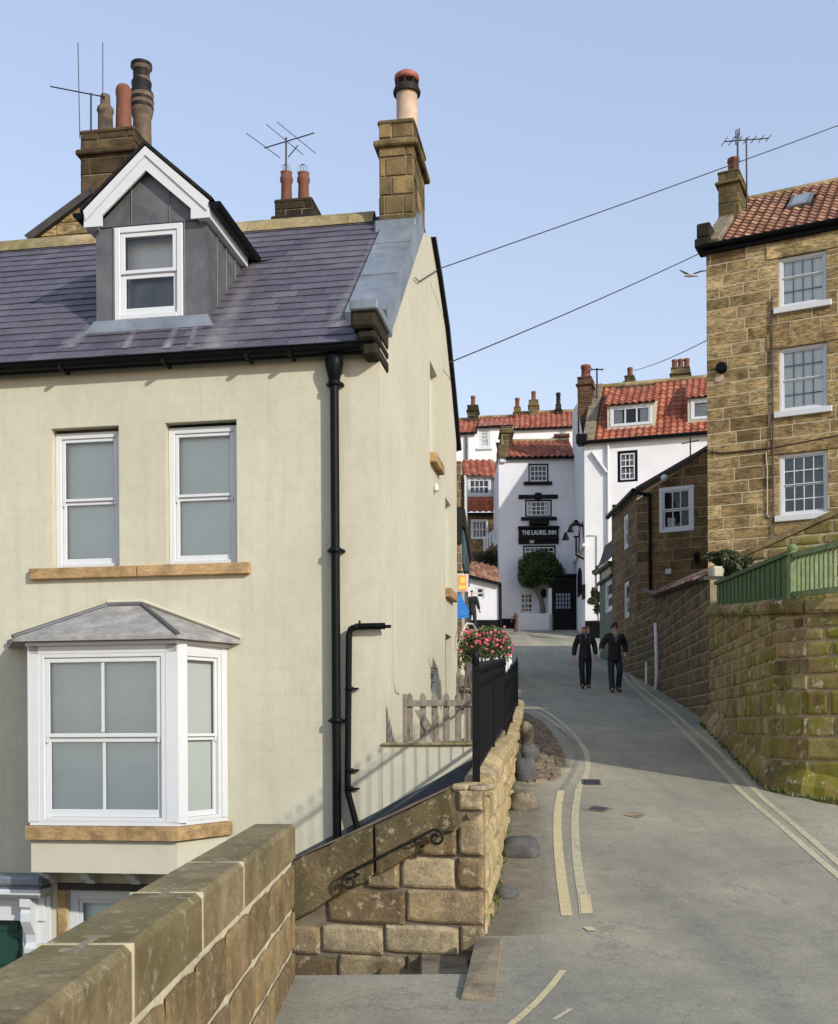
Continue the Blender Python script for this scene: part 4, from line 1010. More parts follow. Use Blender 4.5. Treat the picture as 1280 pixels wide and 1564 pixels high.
# yard floor, stone step and door stoop behind
mb = MB(FG); mb.box(.3, 12, .02, 1.0, -.5, yv-.02); mb.build('yard_paving', M['concrete'], None, STRUCT)
pp = thing('drainpipe_white', 'cream drainpipe with curved top at the rear corner of the cream house', 'drainpipe', FG.w((sR, .1, yv)))
bpy.data.objects.remove(pp)
mb = MB(FG); x0 = sR-.05; zt3 = FG.px(697, 948, .08)[1]
mb.tube([(x0, .08, yv), (x0, .08, zt3-.25)], .05, 10)
mb.tube([(x0-.35, .03, zt3-.5), (x0-.35, .12, zt3-.2), (x0-.2, .2, zt3+.0), (x0+.3, .25, zt3+.03), (x0+.75, .25, zt3-.02), (x0+.8, .25, zt3-.3)], .018, 8)
mb.build('side_pipe', M['cream_trim'], house)
# ================================================================ walls by the road (near)
# parapet at bottom left: runs away from the camera along its own frame
PA = P(447, 1258, 7.0); PB = P(0, 1541, 2.2)
FP = Frame((PB.x, PB.y, 0), (PA.x-PB.x, PA.y-PB.y)); LPa = (Vector((PA.x, PA.y))-Vector((PB.x, PB.y))).length
zpt = PA.z; TH = .235
par = thing('parapet_wall', 'low olive-brown sandstone parapet with smooth coping slabs in the lower left corner', 'wall', FP.w((LPa, -.1, 0)))
sA = -2.6
mb = MB(FP); mb.box(sA, LPa-.012, -TH+.02, -.008, -1.5, zpt-.235); mb.build('mortar_core', M['mortar'], par)
mb = MB(FP)
joints = [FP.px(x, y)[0] for x, y in [(195, 1450), (303, 1380), (367, 1330)]]
stones(mb, [(sA, -.32), (LPa, -.32), (LPa, zpt-.245), (sA, zpt-.245)], (.255, .262), (.42, .85), .017, .010, .012, jit=.018, seed=24, bulge=.006)
ff = Frame(FP.w((LPa-.012, 0, 0)), -FP.B, FP.A, (0, 0, 1)); mb.fr = ff
stones(mb, [(0, -.32), (TH, -.32), (TH, zpt-.245), (0, zpt-.245)], (.255, .262), (.5, .8), .02, .02, .016, jit=.01, seed=8)
mb.fr = FP; mb.box(sA, LPa, -TH-.01, -TH+.03, -2.5, zpt-.24, m=0, r=.4)
mb.build('wall_stones', M['st_para'], par)
js = [sA]+joints+[LPa+.012]
for i in range(len(js)-1):
    mb = MB(FP); rg = random.Random(i); n_ = 10
    mb.bbox(js[i]+.004, js[i+1]-.004, -TH-.02, .018, zpt-.235, zpt, .022, r=rg.random()); mb.build('coping_slab', M['st_cope'], par)
mb = MB(FP)
for j in joints: mb.box(j-.007, j+.007, -TH-.018, .0172, zpt-.234, zpt-.001)
mb.build('coping_joint', M['mortar'], par)
mb = MB(FP)
for j in joints:
    z = zpt+.002
    mb.box(j-.10, j+.10, -TH*.5-.012, -TH*.5+.012, zpt-.002, z+.001); mb.box(j-.115, j-.085, -TH*.5-.04, -TH*.5+.04, zpt-.002, z); mb.box(j+.085, j+.115, -TH*.5-.04, -TH*.5+.04, zpt-.002, z)
mb.build('cramp', M['boulderp'], par)

# stair side wall (far side of the steps) facing the camera
SR = P(741, 1440, 8.05); FS = Frame((SR.x, SR.y, 0), (1, -.34))
stw = thing('stair_wall', 'blotched brown block wall beside the sunken steps, with a sloping sooty coping', 'wall', FS.w((-.6, 0, 0)))
def SX(x, y, o=0): return FS.px(x, y, o)
tp = [SX(x, y) for x, y in [(380, 1440), (447, 1400), (640, 1303), (700, 1262)]]
top = [(SX(741, 1200)[0]), SX(741, 1200)[1]]
mb = MB(FS)
reg1 = [(-3.2, -2.4), (0, -2.4), (0, top[1]), (SX(690, 1200)[0], top[1]), (SX(447, 1312)[0], SX(447, 1312)[1]), (-3.2, SX(447, 1312)[1]-.7)]
mb.face([(p[0], 0, p[1]) for p in reg1]); mb.face([(min(p[0], -.12), -.3, p[1]) for p in reg1])
mb.build('mortar_core', M['mortard'], stw)
mb = MB(FS); seed = 5; g = .014
def st(x0, y0, x1, y1, m=None, r=None, bl=.012):     # one block by its pixel corners
    a, zt_ = SX(x0, (y0+y1)/2)[0], SX((x0+x1)/2, y0)[1]; b, zb_ = SX(x1, (y0+y1)/2)[0], SX((x0+x1)/2, y1)[1]
    rg = random.Random(int(x0*7+y0)); poly = rough_rect(a+.003, b-.003, zb_+.003, zt_-.003, .013, rg, .07)
    lim = [(-3.4, -2.6), (.01, -2.6), (.01, 3), (SX(741, 1205)[0], 3), (SX(700, 1262)[0], SX(700, 1262)[1]-.0), (SX(447, 1412)[0], SX(447, 1412)[1]), (-3.4, SX(447, 1412)[1]-1.3)]
    poly = clip(poly, [(-3.4, -2.6), (.004, -2.6), (.004, SX(738, 1240)[1]), (SX(690, 1268)[0], SX(690, 1262)[1]), (SX(447, 1408)[0], SX(447, 1408)[1]), (-3.4, SX(447, 1408)[1]-1.2)])
    if area(poly) > .003: stone_face(mb, poly, 0, .028*rg.uniform(.6, 1.4), .011, r=rg.random() if r is None else r, bulge=.008)
rowsp = [(1240, 1308, [(640, 700, .55), (700, 741, .3)]), (1308, 1358, [(560, 612, .9), (612, 698, .8), (698, 741, .55)]), (1358, 1412, [(500, 621, .05), (621, 741, .35)]),
         (1412, 1458, [(440, 491, .6), (491, 587, .8), (587, 702, .78), (702, 741, .2)]), (1458, 1505, [(420, 517, .02), (517, 622, .85), (622, 665, .6), (665, 741, .5)]),
         (1505, 1560, [(400, 480, .3), (480, 590, .7), (590, 741, .4)]), (1560, 1620, [(380, 500, .3), (500, 640, .7), (640, 741, .1)])]
for y0, y1, L_ in rowsp:
    for (x0, x1, r_) in L_: st(x0, y0, x1, y1, r=r_)
mb.build('wall_blocks', M['st_stair'], stw)
# pier end stones at the right
mb = MB(FS)
for y0, y1, x0 in [(1204, 1240, 700), (1240, 1272, 712)]:
    st_a, st_b = SX(x0, 1230)[0], .0; rg = random.Random(y0)
    stone_face(mb, rough_rect(st_a, st_b-.004, SX(720, y1)[1]+.005, SX(720, y0)[1]-.003, .012, rg), 0, .03, .012, r=rg.random(), bulge=.008)
for k_ in range(2):
    a_, b_ = (SX(690, 1200)[0], SX(716, 1200)[0]) if k_ == 0 else (SX(716, 1200)[0]+.006, .008)
    mb.bbox(a_, b_, -.30, .032, top[1]-.045, top[1]+.012-.012*k_, .022, r=.3+.4*k_)
mb.build('pier_stones', M['st_stair'], stw)
# sloping coping stones
cp = [SX(447, 1314), SX(560, 1262), SX(690, 1202), SX(728, 1203), SX(716, 1262), SX(640, 1306), SX(447, 1405)]
mb = MB(FS)
def seg(a, b, c, d, rr):
    rq = random.Random(int(a[0]*100)); P4 = [a, b, c, d]; mb_poly = []
    for i_ in range(4):
        p_, q_ = P4[i_], P4[(i_+1) % 4]; n4 = 7 if i_ % 2 == 0 else 2
        for t_ in range(n4): mb_poly.append((p_[0]+(q_[0]-p_[0])*t_/n4+rq.uniform(-.004, .004), p_[1]+(q_[1]-p_[1])*t_/n4+(rq.uniform(-.016, .012) if i_ == 2 else rq.uniform(-.006, .006))))
    stone_face(mb, mb_poly, -.02, .095, .02, r=rr, bulge=.006)
u0, u1, u2 = SX(447, 1314), SX(575, 1258), SX(690, 1204); l0, l1, l2 = SX(447, 1408), SX(577, 1338), SX(706, 1264)
lL = (u0[0]-1.6, u0[1]-.93); lLb = (l0[0]-1.6, l0[1]-.93)
seg(lL, u0, l0, lLb, .2); 
def lerp(a, b, t): return (a[0]+(b[0]-a[0])*t, a[1]+(b[1]-a[1])*t)
seg(lerp(u0, u1, .002), u1, l1, lerp(l0, l1, .002), .7); seg(lerp(u1, u2, -.004), u2, l2, lerp(l1, l2, -.004), .5)
# top faces of the coping, reaching back over the wall
for a, b in ((lL, u0), (u0, u1), (u1, u2)): mb.face([(a[0], .06, a[1]), (b[0], .06, b[1]), (b[0], -.32, b[1]+.02), (a[0], -.32, a[1]+.02)], r=.4)
mb.build('sloping_coping', M['st_darkcope'], stw)
# handrail with scrolled ends
hr = thing('handrail', 'thin black iron handrail with scrolled ends fixed to the stair wall coping', 'handrail', FS.w((-.4, .1, .9)))
mb = MB(FS); ho = .16
A0 = SX(528, 1335, ho); A1 = SX(660, 1268, ho)
def spiral(c, r0, turns, start, sgn):
    return [(c[0]+r0*(1-.75*t)*math.cos(start+sgn*turns*2*math.pi*t), ho, c[1]+r0*(1-.75*t)*math.sin(start+sgn*turns*2*math.pi*t)) for t in [i/26 for i in range(27)]]
dirv = Vector((A1[0]-A0[0], A1[1]-A0[1])).normalized(); nrm = Vector((-dirv.y, dirv.x)); ang = math.atan2(nrm.y, nrm.x); rr = .062
cA = (A1[0]-nrm.x*rr, A1[1]-nrm.y*rr); cB = (A0[0]-nrm.x*rr, A0[1]-nrm.y*rr)
mb.tube(spiral(cB, rr, 1.3, ang, 1)[::-1]+spiral(cA, rr, 1.3, ang, -1), .011, 8)
mb.build('rail', M['blackmat'], hr)
for x, y in ((549, 1335), (640, 1287)):
    q = SX(x, y, .08); mb = MB(FS); mb.lathe([(.03, 0), (.042, .012), (.042, .03), (.02, .04)], (q[0], .03, q[1]), 14, axis='y')
    t_ = (Vector(q)-Vector(A0)).dot(dirv); rp = Vector(A0)+dirv*t_; mb.tube([(q[0], .06, q[1]), (q[0], ho-.03, q[1]), (rp.x, ho, rp.y)], .01, 8); mb.build('wall_bracket', M['blackmat'], hr)

# road side wall carrying the railing
RP = [(8.1, .455), (11, .80), (15, 1.25), (19, 1.70), (22.2, 2.05)]
rw = thing('roadside_wall', 'pale honey sandstone wall climbing beside the road under the black railings', 'wall', (.8, 11, gzs(11)))
def topz(y): return 1.185+(y-8)*.0655 if y < 14.6 else 1.42+(y-14.6)*.092
for (y0, x0), (y1, x1) in zip(RP, RP[1:]):
    f = Frame((x0, y0, 0), (x1-x0, y1-y0)); Ls = math.hypot(x1-x0, y1-y0)
    mb = MB(f); reg = [(0, gzs(y0)-.6), (Ls, gzs(y1)-.6), (Ls, topz(y1)-.14), (0, topz(y0)-.14)]
    q_ = .35 if y0 < 9 else 0
    mb.face([(p[0], -.004, p[1]) for p in reg], m=1); mb.face([(max(q_, p[0]), -.17, p[1]-0) for p in reg], m=1)
    mb.face([(q_, -.02, reg[3][1]), (q_, -.17, reg[3][1]), (q_, -.17, reg[0][1]), (q_, -.02, reg[0][1])], m=1)
    stones(mb, reg, (.18, .26), (.3, .6), .016, .03, .02, jit=.015, seed=int(y0*3), bulge=.012)
    mb.build('wall_section', [M['st_road'], M['mortarm']], rw)
    mb = MB(f); s = .35 if y0 < 9 else 0; rg = random.Random(int(y0))
    while s < Ls-.05:
        e = min(Ls, s+rg.uniform(.5, .8)); e = Ls if Ls-e < .25 else e; za = topz(y0)+(topz(y1)-topz(y0))*s/Ls; zb2 = topz(y0)+(topz(y1)-topz(y0))*e/Ls
        poly0 = []; hh = .14; jj = rg.uniform(0, .012)
        prof = [(.045+jj, -hh), (.05+jj, -.06), (.02, -.008), (-.08, .02), (-.15, .0), (-.18, -hh)]
        ra = [(s+.006, o, za+h) for o, h in prof]; rb = [(e-.006, o, zb2+h) for o, h in prof]; m_ = [((a[0]+b[0])/2, a[1]+rg.uniform(-.008, .008), (a[2]+b[2])/2+rg.uniform(-.01, .01)) for a, b in zip(ra, rb)]
        rv = rg.random(); mb.grid([ra, m_, rb], smooth=False, r=rv); mb.face(ra, r=rv); mb.face(rb, r=rv); s = e
    mb.build('coping', M['st_road'], rw)
# steps, landing edge and kerb slab
stp = thing('stone_steps', 'worn stone steps dropping left between the parapet and the stair wall', 'steps', (0, 7.5, 0))
e0 = G(715, 1463); 
for i in range(12):
    xr = .34-.30*i; z = -.07-.12*i; mb = MB(WORLD)
    mb.bbox(xr-.34, xr, 7.05, 8.3-.16*0+.25, z-.30, z, .012, r=rng.random()); mb.build('step', M['st_stair'] if i else M['concrete'], stp)
mb = MB(WORLD); mb.bbox(-.9, .1, 6.86, 7.06, -.3, .012, .012); mb.build('landing_edge', M['concrete'], stp)
k4 = [G(705, 1528), G(756, 1532), (G(768, 1446)), G(727, 1436)]
mb = MB(WORLD); lo = [(p.x, p.y, p.z-.2) for p in k4]; hi = [(k4[0].x, k4[0].y, .03), (k4[1].x, k4[1].y, .012), (k4[2].x, k4[2].y, gzs(8.2)+.015), (k4[3].x, k4[3].y, .09)]
hi2 = [(p[0]+(sum(q[0] for q in hi)/4-p[0])*.06, p[1]+(sum(q[1] for q in hi)/4-p[1])*.06, p[2]+.02) for p in hi]
mb.grid([lo, hi, hi2], closed=True, smooth=False); mb.face(hi2)
mb.build('kerb_slab', M['concrete'], None, tg('tilted worn kerb slab at the top of the stone steps', 'kerb stone'), origin=k4[0])

# ---------------- iron railing
rl = thing('iron_railing', 'black spear-topped iron railings standing on the roadside wall', 'railing', (1.0, 13, 1.8))
RL = [(8.4, .43), (11, .69), (15, 1.08), (20.5, 1.80)]
def rbase(y): return topz(y)+.02
def rtop(y): return rbase(y)+.88
RL = [(8.4, .43), (20.5, 1.81)]
def rx(y): return ip([(a, b) for a, b in RL], y)
y = 8.4; k = 0; mbb = MB(); ys_ = []
while y < 20.5:
    ys_.append(y); y += .125
for y in ys_[1:]:
    x = rx(y); zt_ = rtop(y)-.02
    mbb.tube([(x, y, rbase(y)+.03), (x, y, zt_-.10)], .0065, 6)
    mbb.lathe([(.004, 0), (.016, .03), (.018, .045), (.001, .115)], (x, y, zt_-.115), 6)
mbb.build('spear_bars', M['black'], rl, {'kind': 'stuff'})
for (za, nm) in ((.62, 'top_rail'), (.06, 'bottom_rail')):
    mb = MB()
    for (ya, xa), (yb, xb) in zip(RL, RL[1:]):
        f = Frame((xa, ya, 0), (xb-xa, yb-ya)); Ls = math.hypot(xb-xa, yb-ya)
        z0, z1 = rbase(ya)+za, rbase(yb)+za
        mb.prism([(0, z0-.012), (Ls, z1-.012), (Ls, z1+.012), (0, z0+.012)], -.022, .022, 'sz', fr=f)
    mb.build(nm, M['black'], rl)
# small scroll infill between bars
mb = MB()
for y in ys_[:-1]:
    x = rx(y+.059); zt_ = rbase(y+.059)+.68; mb.tube([(rx(y)+.0, y+.02, zt_-.035), (x, y+.059, zt_+.03), (rx(y+.1), y+.1, zt_-.035)], .006, 4)
mb.build('scroll_infill', M['black'], rl)
for y in (8.4, 11.0, 14.0, 17.0, 20.5):
    x = rx(y); mb = MB(); r_ = .028 if y < 9 else .022; t_ = rtop(y)+(.05 if y < 9 else .0)
    mb.box(x-r_, x+r_, y-r_, y+r_, rbase(y)-.05, t_-.1); k_ = 1 if y < 9 else .6; mb.lathe([(.02, 0), (.034*k_, .02), (.028*k_, .05), (.036*k_, .07), (.0, .13)], (x, y, t_-.1), 8); mb.build('post', M['black'], rl)

# ---------------- boulders
def boulder(px0, px1, py0, py1, mat, label, sd, pale=False):
    b = G((px0+px1)/2, py1-3); wd = (px1-px0)/1700*b.y; h = (py1-py0)/1700*b.y*.92
    mb = MB(); rows = []; n1, n2 = 12, 20
    for i in range(n1+1):
        th = math.pi*i/n1; row = []
        for j in range(n2):
            ph = 2*math.pi*j/n2; d = Vector((math.sin(th)*math.cos(ph), math.sin(th)*math.sin(ph), math.cos(th)))
            k_ = 1+.20*noise.noise(d*1.3+Vector((sd*5, 0, 0)))+.05*noise.noise(d*4+Vector((sd, 3, 0)))
            sq = 1/max(abs(d.x)**2.6+abs(d.y)**2.6+abs(d.z)**2.6, .01)**(1/2.6); k_ *= sq
            row.append((b.x+d.x*k_*wd/2, b.y+.15+d.y*k_*wd*.42, b.z+h*.40+d.z*k_*h*.6))
        rows.append(row)
    mb.grid(rows, closed=True, r=rng.random()); mb.build('boulder', M[mat], None, tg(label, 'boulder', 'boulders along the roadside wall'), origin=b, merge=True)
boulder(768, 827, 1280, 1315, 'boulder', 'large smooth blue-grey boulder lying flat at the wall foot', 1)
boulder(762, 794, 1357, 1381, 'boulder', 'smallest dark boulder, nearest the kerb slab', 2)
boulder(779, 822, 1210, 1243, 'boulderp', 'low dusty brown boulder half sunk in the roadside strip', 3)
boulder(788, 821, 1157, 1198, 'boulder', 'upright rounded grey-green boulder at the edge of the cobbles', 4)
boulder(797, 824, 1136, 1170, 'boulder', 'dark grey leaning boulder behind the upright rounded one', 5)
boulder(797, 818, 1103, 1142, 'boulderp', 'pale cream lumpy boulder, farthest up the wall', 6)
# ================================================================ tall stone house on the right
def stonewall(f, region, holes, mat, mort, parent, hr, wr, seed, name='wall', rev=.14, gap=.014, dep=.005, jit=0, bev=.004, bulge=0, zc=None, **k):
    mb = MB(f); wall(mb, region, holes, rev=rev, m=1, mrev=0)
    stones(mb, region, hr, wr, gap, dep, bev, jit, holes=holes, m=0, seed=seed, bulge=bulge, zc=zc)
    return mb.build(name, [M[mat], M[mort]], parent)
FT = vframe(1083, 25.0, (1, -.5)); tall = thing('tall_stone_house', 'tall buff sandstone house with three stacked white sash windows and pantile roof', 'house', FT.w((3, 0, 2)))
zeT = FT.px(1083, 385)[1]; WT = 6.2
T1 = FT.rect(1187, 388, 1261, 466); T2 = FT.rect(1190, 527, 1264, 626); T3 = FT.rect(1192, 690, 1266, 786)
xa, xb = (T1[0]+T2[0]+T3[0])/3, (T1[1]+T2[1]+T3[1])/3
T1 = (xa, xb, T1[2], T1[3]); T2 = (xa, xb, T2[2], T2[3]); T3 = (xa, xb, T3[2], T3[3])
stonewall(FT, [(0, 2.5), (WT, 2.5), (WT, zeT), (0, zeT)], [T1, T2, T3], 'st_tall', 'mortar', tall, (.24, .3), (.45, .95), 21, name='front_wall', gap=.02)
FTs = Frame(FT.w((0, 0, 0)), -FT.B); mb = MB(FT)
mb.face([(0, 0, 2), (0, -7, 2), (0, -7, zeT), (0, 0, zeT)]); mb.face([(0, 0, zeT), (0, -3.4, zeT+3), (0, -7, zeT)]); mb.build('side_wall', M['st_tall'], tall)
for i, (T, bk, nz_, bm) in enumerate(((T1, 'blindw', (1, 2), 'tframe'), (T2, 'blindw', (2, 2), 'tframe'), (T3, 'voile', (2, 2), 'white'))):
    window(FT, (T[0]+.0, T[1]-.0, T[2]+.01, T[3]), tall, -.05, nx=4, nz=nz_, fw=.07, sash=.03, bar=.022, back=bk, sill=(.10, .13, .08), depth=.05, bd=.03, meet=(.62 if i == 0 else True), barm=bm)
    mb = MB(FT); mb.bbox(T[0]-.25, T[1]+.25, -.05, .03, T[3]+.001, T[3]+.32, .01, r=.55+.2*i); mb.build('lintel', M['st_tall'], tall)
gT = slope(FT, .12, zeT+.10, -3.2, FT.px(1180, 298, -3.2)[1]); 
mb = MB(gT); sk = gT.px(1205, 321); sk2 = gT.px(1243, 303)
hole = (gT.px(1204, 318)[0], gT.px(1240, 308)[0], gT.px(1222, 318)[1]-.05, gT.px(1222, 304)[1]+.05)
pantiles(mb, .35, WT, gT.L, .22, .27, seed=8, amp=.04, holes=[hole]); mb.build('pantile_roof', M['tileold'], tall)
mb = MB(gT); mb.face([(0, -.02, -.1), (WT, -.02, -.1), (WT, -.02, gT.L), (0, -.02, gT.L)]); mb.build('roof_underlay', M['verge'], tall)
mb = MB(gT); h_ = hole; mb.bbox(h_[0], h_[1], .02, .10, h_[2], h_[3], .01); mb.box(h_[0]+.08, h_[1]-.08, .101, .106, h_[2]+.08, h_[3]-.08, m=1)
mb.build('skylight', [M['leaddark'], M['voile']], tall)
mb = MB(FT); zrT = FT.px(1180, 298, -3.2)[1]; mb.tube([(.2, -3.2, zrT), (WT, -3.2, zrT)], .10, 8); mb.build('ridge_tile', M['ridge'], tall)
mb = MB(FT); rows = []
for i in range(7): a = math.pi*i/6; rows.append([(s_, .16-.07*math.cos(a), zeT+.10-.08*math.sin(a)) for s_ in (-.1, WT)])
mb.grid(rows); mb.box(-.1, WT, .09, .232, zeT+.085, zeT+.11); mb.box(-.08, WT, .0, .1, zeT-.06, zeT+.08); mb.build('gutter', M['black'], tall)
# gable coping + kneeler
mb = MB(gT); mb.bbox(-.05, .33, -.1, .13, .02, gT.L*.55, .03, r=.3); mb.build('coping', M['concrete'], tall)
mb = MB(FT); k = FT.px(1075, 350)[1]; mb.bbox(-.22, .15, -.4, .20, zeT+.06, zeT+.28, .03); mb.bbox(-.18, .12, -.5, .16, zeT+.29, zeT+.62, .03); mb.build('kneeler', M['st_dark'], tall)
oc = -1.55; cc = FT.rect(1097, 236, 1128, 345, oc)
cs = chimney(FT, (cc[0], cc[1], zeT+.4, FT.px(1112, 262, oc)[1]+.0), oc-1.1, oc, tall, 'st_chim', seed=31, hr=(.2, .26), wr=(.3, .5), cap=.1)
cs.name = 'chimney_stack'; mb = MB(FT); zc = FT.px(1112, 262, oc)[1]
pot(mb, FT, (cc[0]+cc[1])/2+.05, oc-.4, zc, .16, FT.px(1112, 232, oc)[1]-zc); mb.build('chimney_pot', M['terracotta'], cs)
b = FT.w((cc[1]+.10, oc-.5, zc-1.1)); aerial(cs, b, 2.0, (1, .1, .12), 1.1, 7, .016, elen=.42)
b = FT.w((cc[1]-.05, oc-.2, zc-.2)); aerial(cs, b, 1.1, (.2, .4, .3), .6, 4, .018, elen=.35, elemdir=(0, 0, 1))
# front details
mb = MB(FT); s_ = FT.px(1180, 600, .05)[0]; mb.tube([(s_, .04, 3.0), (s_, .04, FT.px(1180, 455)[1])], .02, 6); mb.build('service_pipe', M['pipebrown'], tall)
mb = MB(FT); q = [FT.px(x, y, .03) for x, y in [(1085, 690), (1105, 692), (1180, 684), (1280, 665), (1300, 661)]]; mb.tube([(p[0], .03, p[1]) for p in q], .018, 6); mb.build('facade_cable', M['pipebrown'], tall)
mb = MB(FT); q = [FT.px(x, y, .03) for x, y in [(1170, 690), (1172, 720), (1172, 786), (1175, 791), (1179, 788)]]; mb.tube([(p[0], .03, p[1]) for p in q], .014, 6); mb.build('thin_pipe', M['potbuff'], tall)
q = FT.px(1103, 563); mb = MB(FT); mb.lathe([(.12, 0), (.13, .1), (.09, .16)], (q[0], 0, q[1]), 14, axis='y'); mb.build('round_vent', M['black'], tall)
q = FT.px(1100, 577); mb = MB(FT); mb.lathe([(.10, 0), (.10, .03)], (q[0]-.02, 0, q[1]), 14, axis='y'); mb.build('round_plate', M['potbuff'], tall)

# ================================================================ brown stone house
FB = vframe(975, 33.0, (1, -.5)); brown = thing('brown_stone_house', 'low brown stone house with a six-pane white window under a sloping roof verge', 'house', FB.w((1.2, 0, 3)))
B1 = FB.rect(1007, 743, 1060, 812); zb0 = 2.0
vtop = [(0.0, FB.px(975, 750)[1]), FB.px(1000, 738), FB.px(1083, 686), FB.px(1120, 660)]
WB = vtop[-1][0]
stonewall(FB, [(0, zb0), (WB, zb0), vtop[3], vtop[2], vtop[0]], [B1], 'st_brown', 'mortarm', brown, (.26, .34), (.5, .9), 41, name='front_wall', gap=.014)
window(FB, B1, brown, .02, nx=3, nz=(1, 1), fw=.11, sash=.05, bar=.03, back='darkroom', depth=.09)
qq = FB.rect(1018, 790, 1030, 803); mb = MB(FB); mb.box(qq[0], qq[1], -.115, -.11, qq[2], qq[3]); mb.build('window_notice', M['white'], brown)
mb = MB(FB); 
for a, b in ((vtop[0], vtop[2]), (vtop[2], vtop[3])): mb.prism([(a[0]-.02, a[1]), b, (b[0], b[1]+.10), (a[0]-.02, a[1]+.10)], -.3, .10, 'sz')
mb.build('verge', M['verge'], brown)
FB2 = Frame(FB.w((0, 0, 0))-Vector((-.0135, 1, 0))*-4.0, Vector((.0135, -1, 0))); FB2 = Frame((FB.O.x-.0135*4, FB.O.y+4.0, 0), (.0135, -1)); 
za = FB2.px(936, 795)[1]; zb2 = FB2.px(975, 752)[1]
L2a = FB2.rect(952, 786, 959.5, 838); L2b = FB2.rect(953, 888, 961, 943)
stonewall(FB2, [(0, 2), (4, 2), (4, vtop[0][1]), (0, vtop[0][1])], [L2a, L2b], 'st_brown', 'mortarm', brown, (.26, .34), (.5, .9), 43, name='street_wall', gap=.014)
for q in (L2a, L2b): window(FB2, q, brown, -.02, nx=1, fw=.10, sash=.06, back='blindw', depth=.05)
mb = MB(FB2); mb.tube([(-.1, .12, vtop[0][1]), (4.1, .12, vtop[0][1])], .08, 8); mb.build('eaves_gutter', M['black'], brown)
gB = Frame(FB2.w((0, 0, vtop[0][1])), FB2.A, (-.5, 0, 1), (1, 0, .62)); mb = MB(gB); mb.face([(0, .05, 0), (4, .05, 0), (4, .05, 4), (0, .05, 4)]); mb.build('roof', M['tileold'], brown)
mb = MB(FB); s_ = FB.px(993, 850, .08)[0]; mb.tube([(s_, .08, FB.px(993, 905)[1]), (s_, .08, FB.px(994, 757)[1])], .05, 8); mb.tube([(s_-.4, .1, FB.px(985, 752)[1]), (s_+.02, .1, FB.px(994, 757)[1])], .055, 8)
for y in (800, 860): mb.lathe([(.06, 0), (.06, .06)], (s_, .08, FB.px(993, y)[1]), 10)
mb.build('downpipe', M['black'], brown)
q = FB.px(1016, 731); mb = MB(FB); mb.lathe([(.02, 0), (.09, .03), (.11, .09), (.07, .16), (.01, .18)], (q[0], .02, q[1]), 12, axis='y'); mb.build('globe_light', M['white'], brown)
q = FB.rect(1017, 869, 1026, 877); mb = MB(FB); mb.bbox(q[0], q[1], 0, .05, q[2], q[3], .01); mb.build('meter_box', M['curtain'], brown)
q = FB.px(1064, 851, .2); ln = MB(FB); ln.lathe([(.05, 0), (.07, .02), (.09, .22), (.12, .24), (.03, .34), (.01, .38)], (q[0], .2, q[1]-.17), 6); ln.tube([(q[0], .2, q[1]-.12), (q[0], 0, q[1]-.2)], .012, 6); ln.build('wall_lantern', M['blackmat'], brown)
mb = MB(FB); s_ = FB.px(1055, 700)[0]; q1 = FB.px(1054, 705, .1); q2 = FB.px(1053, 668, .1); mb.tube([(q1[0], .05, q1[1]), (q1[0], .05, q2[1])], .02, 6); mb.tube([(q1[0]-.25, .05, q2[1]-.15), (q1[0]+.25, .05, q2[1]-.1)], .015, 6); mb.build('aerial', M['iron'], brown)

# green shop front beyond it
FS2 = Frame((6.42, 39.4, 0), (.03, -1)); sh = thing('green_shop', 'small dark green shopfront with white-framed window past the brown house', 'shop', FS2.w((1, 0, 4)))
z0_, z1_ = 2.8, FS2.px(925, 868)[1]; Lsh = 2.45
S1 = FS2.rect(925, 886, 936, 934)
mb = MB(FS2); wall(mb, [(0, z0_), (Lsh, z0_), (Lsh, z1_), (0, z1_)], [S1], rev=.1, thick=2.5); mb.bbox(-.05, Lsh+.05, 0, .14, z1_-.45, z1_-.38, .01); mb.bbox(-.05, Lsh+.05, 0, .2, z1_-.05, z1_+.05, .01)
mb.build('shop_wall', M['greenshop'], sh); window(FS2, S1, sh, .0, nx=1, fw=.10, sash=.07, back='voile', depth=.06)
mb = MB(FS2); mb.box(.6, Lsh-.3, .005, .04, z1_-.36, z1_-.08); mb.build('name_board', M['potbuff'], sh)
mb = MB(FS2); rows = [[(s_, .25-.45*t, z1_+.05+.9*t*t) for t in [i/8 for i in range(9)]] for s_ in (-.1, Lsh+.1)]; mb.grid(rows); mb.build('swept_roof', M['verge'], sh)

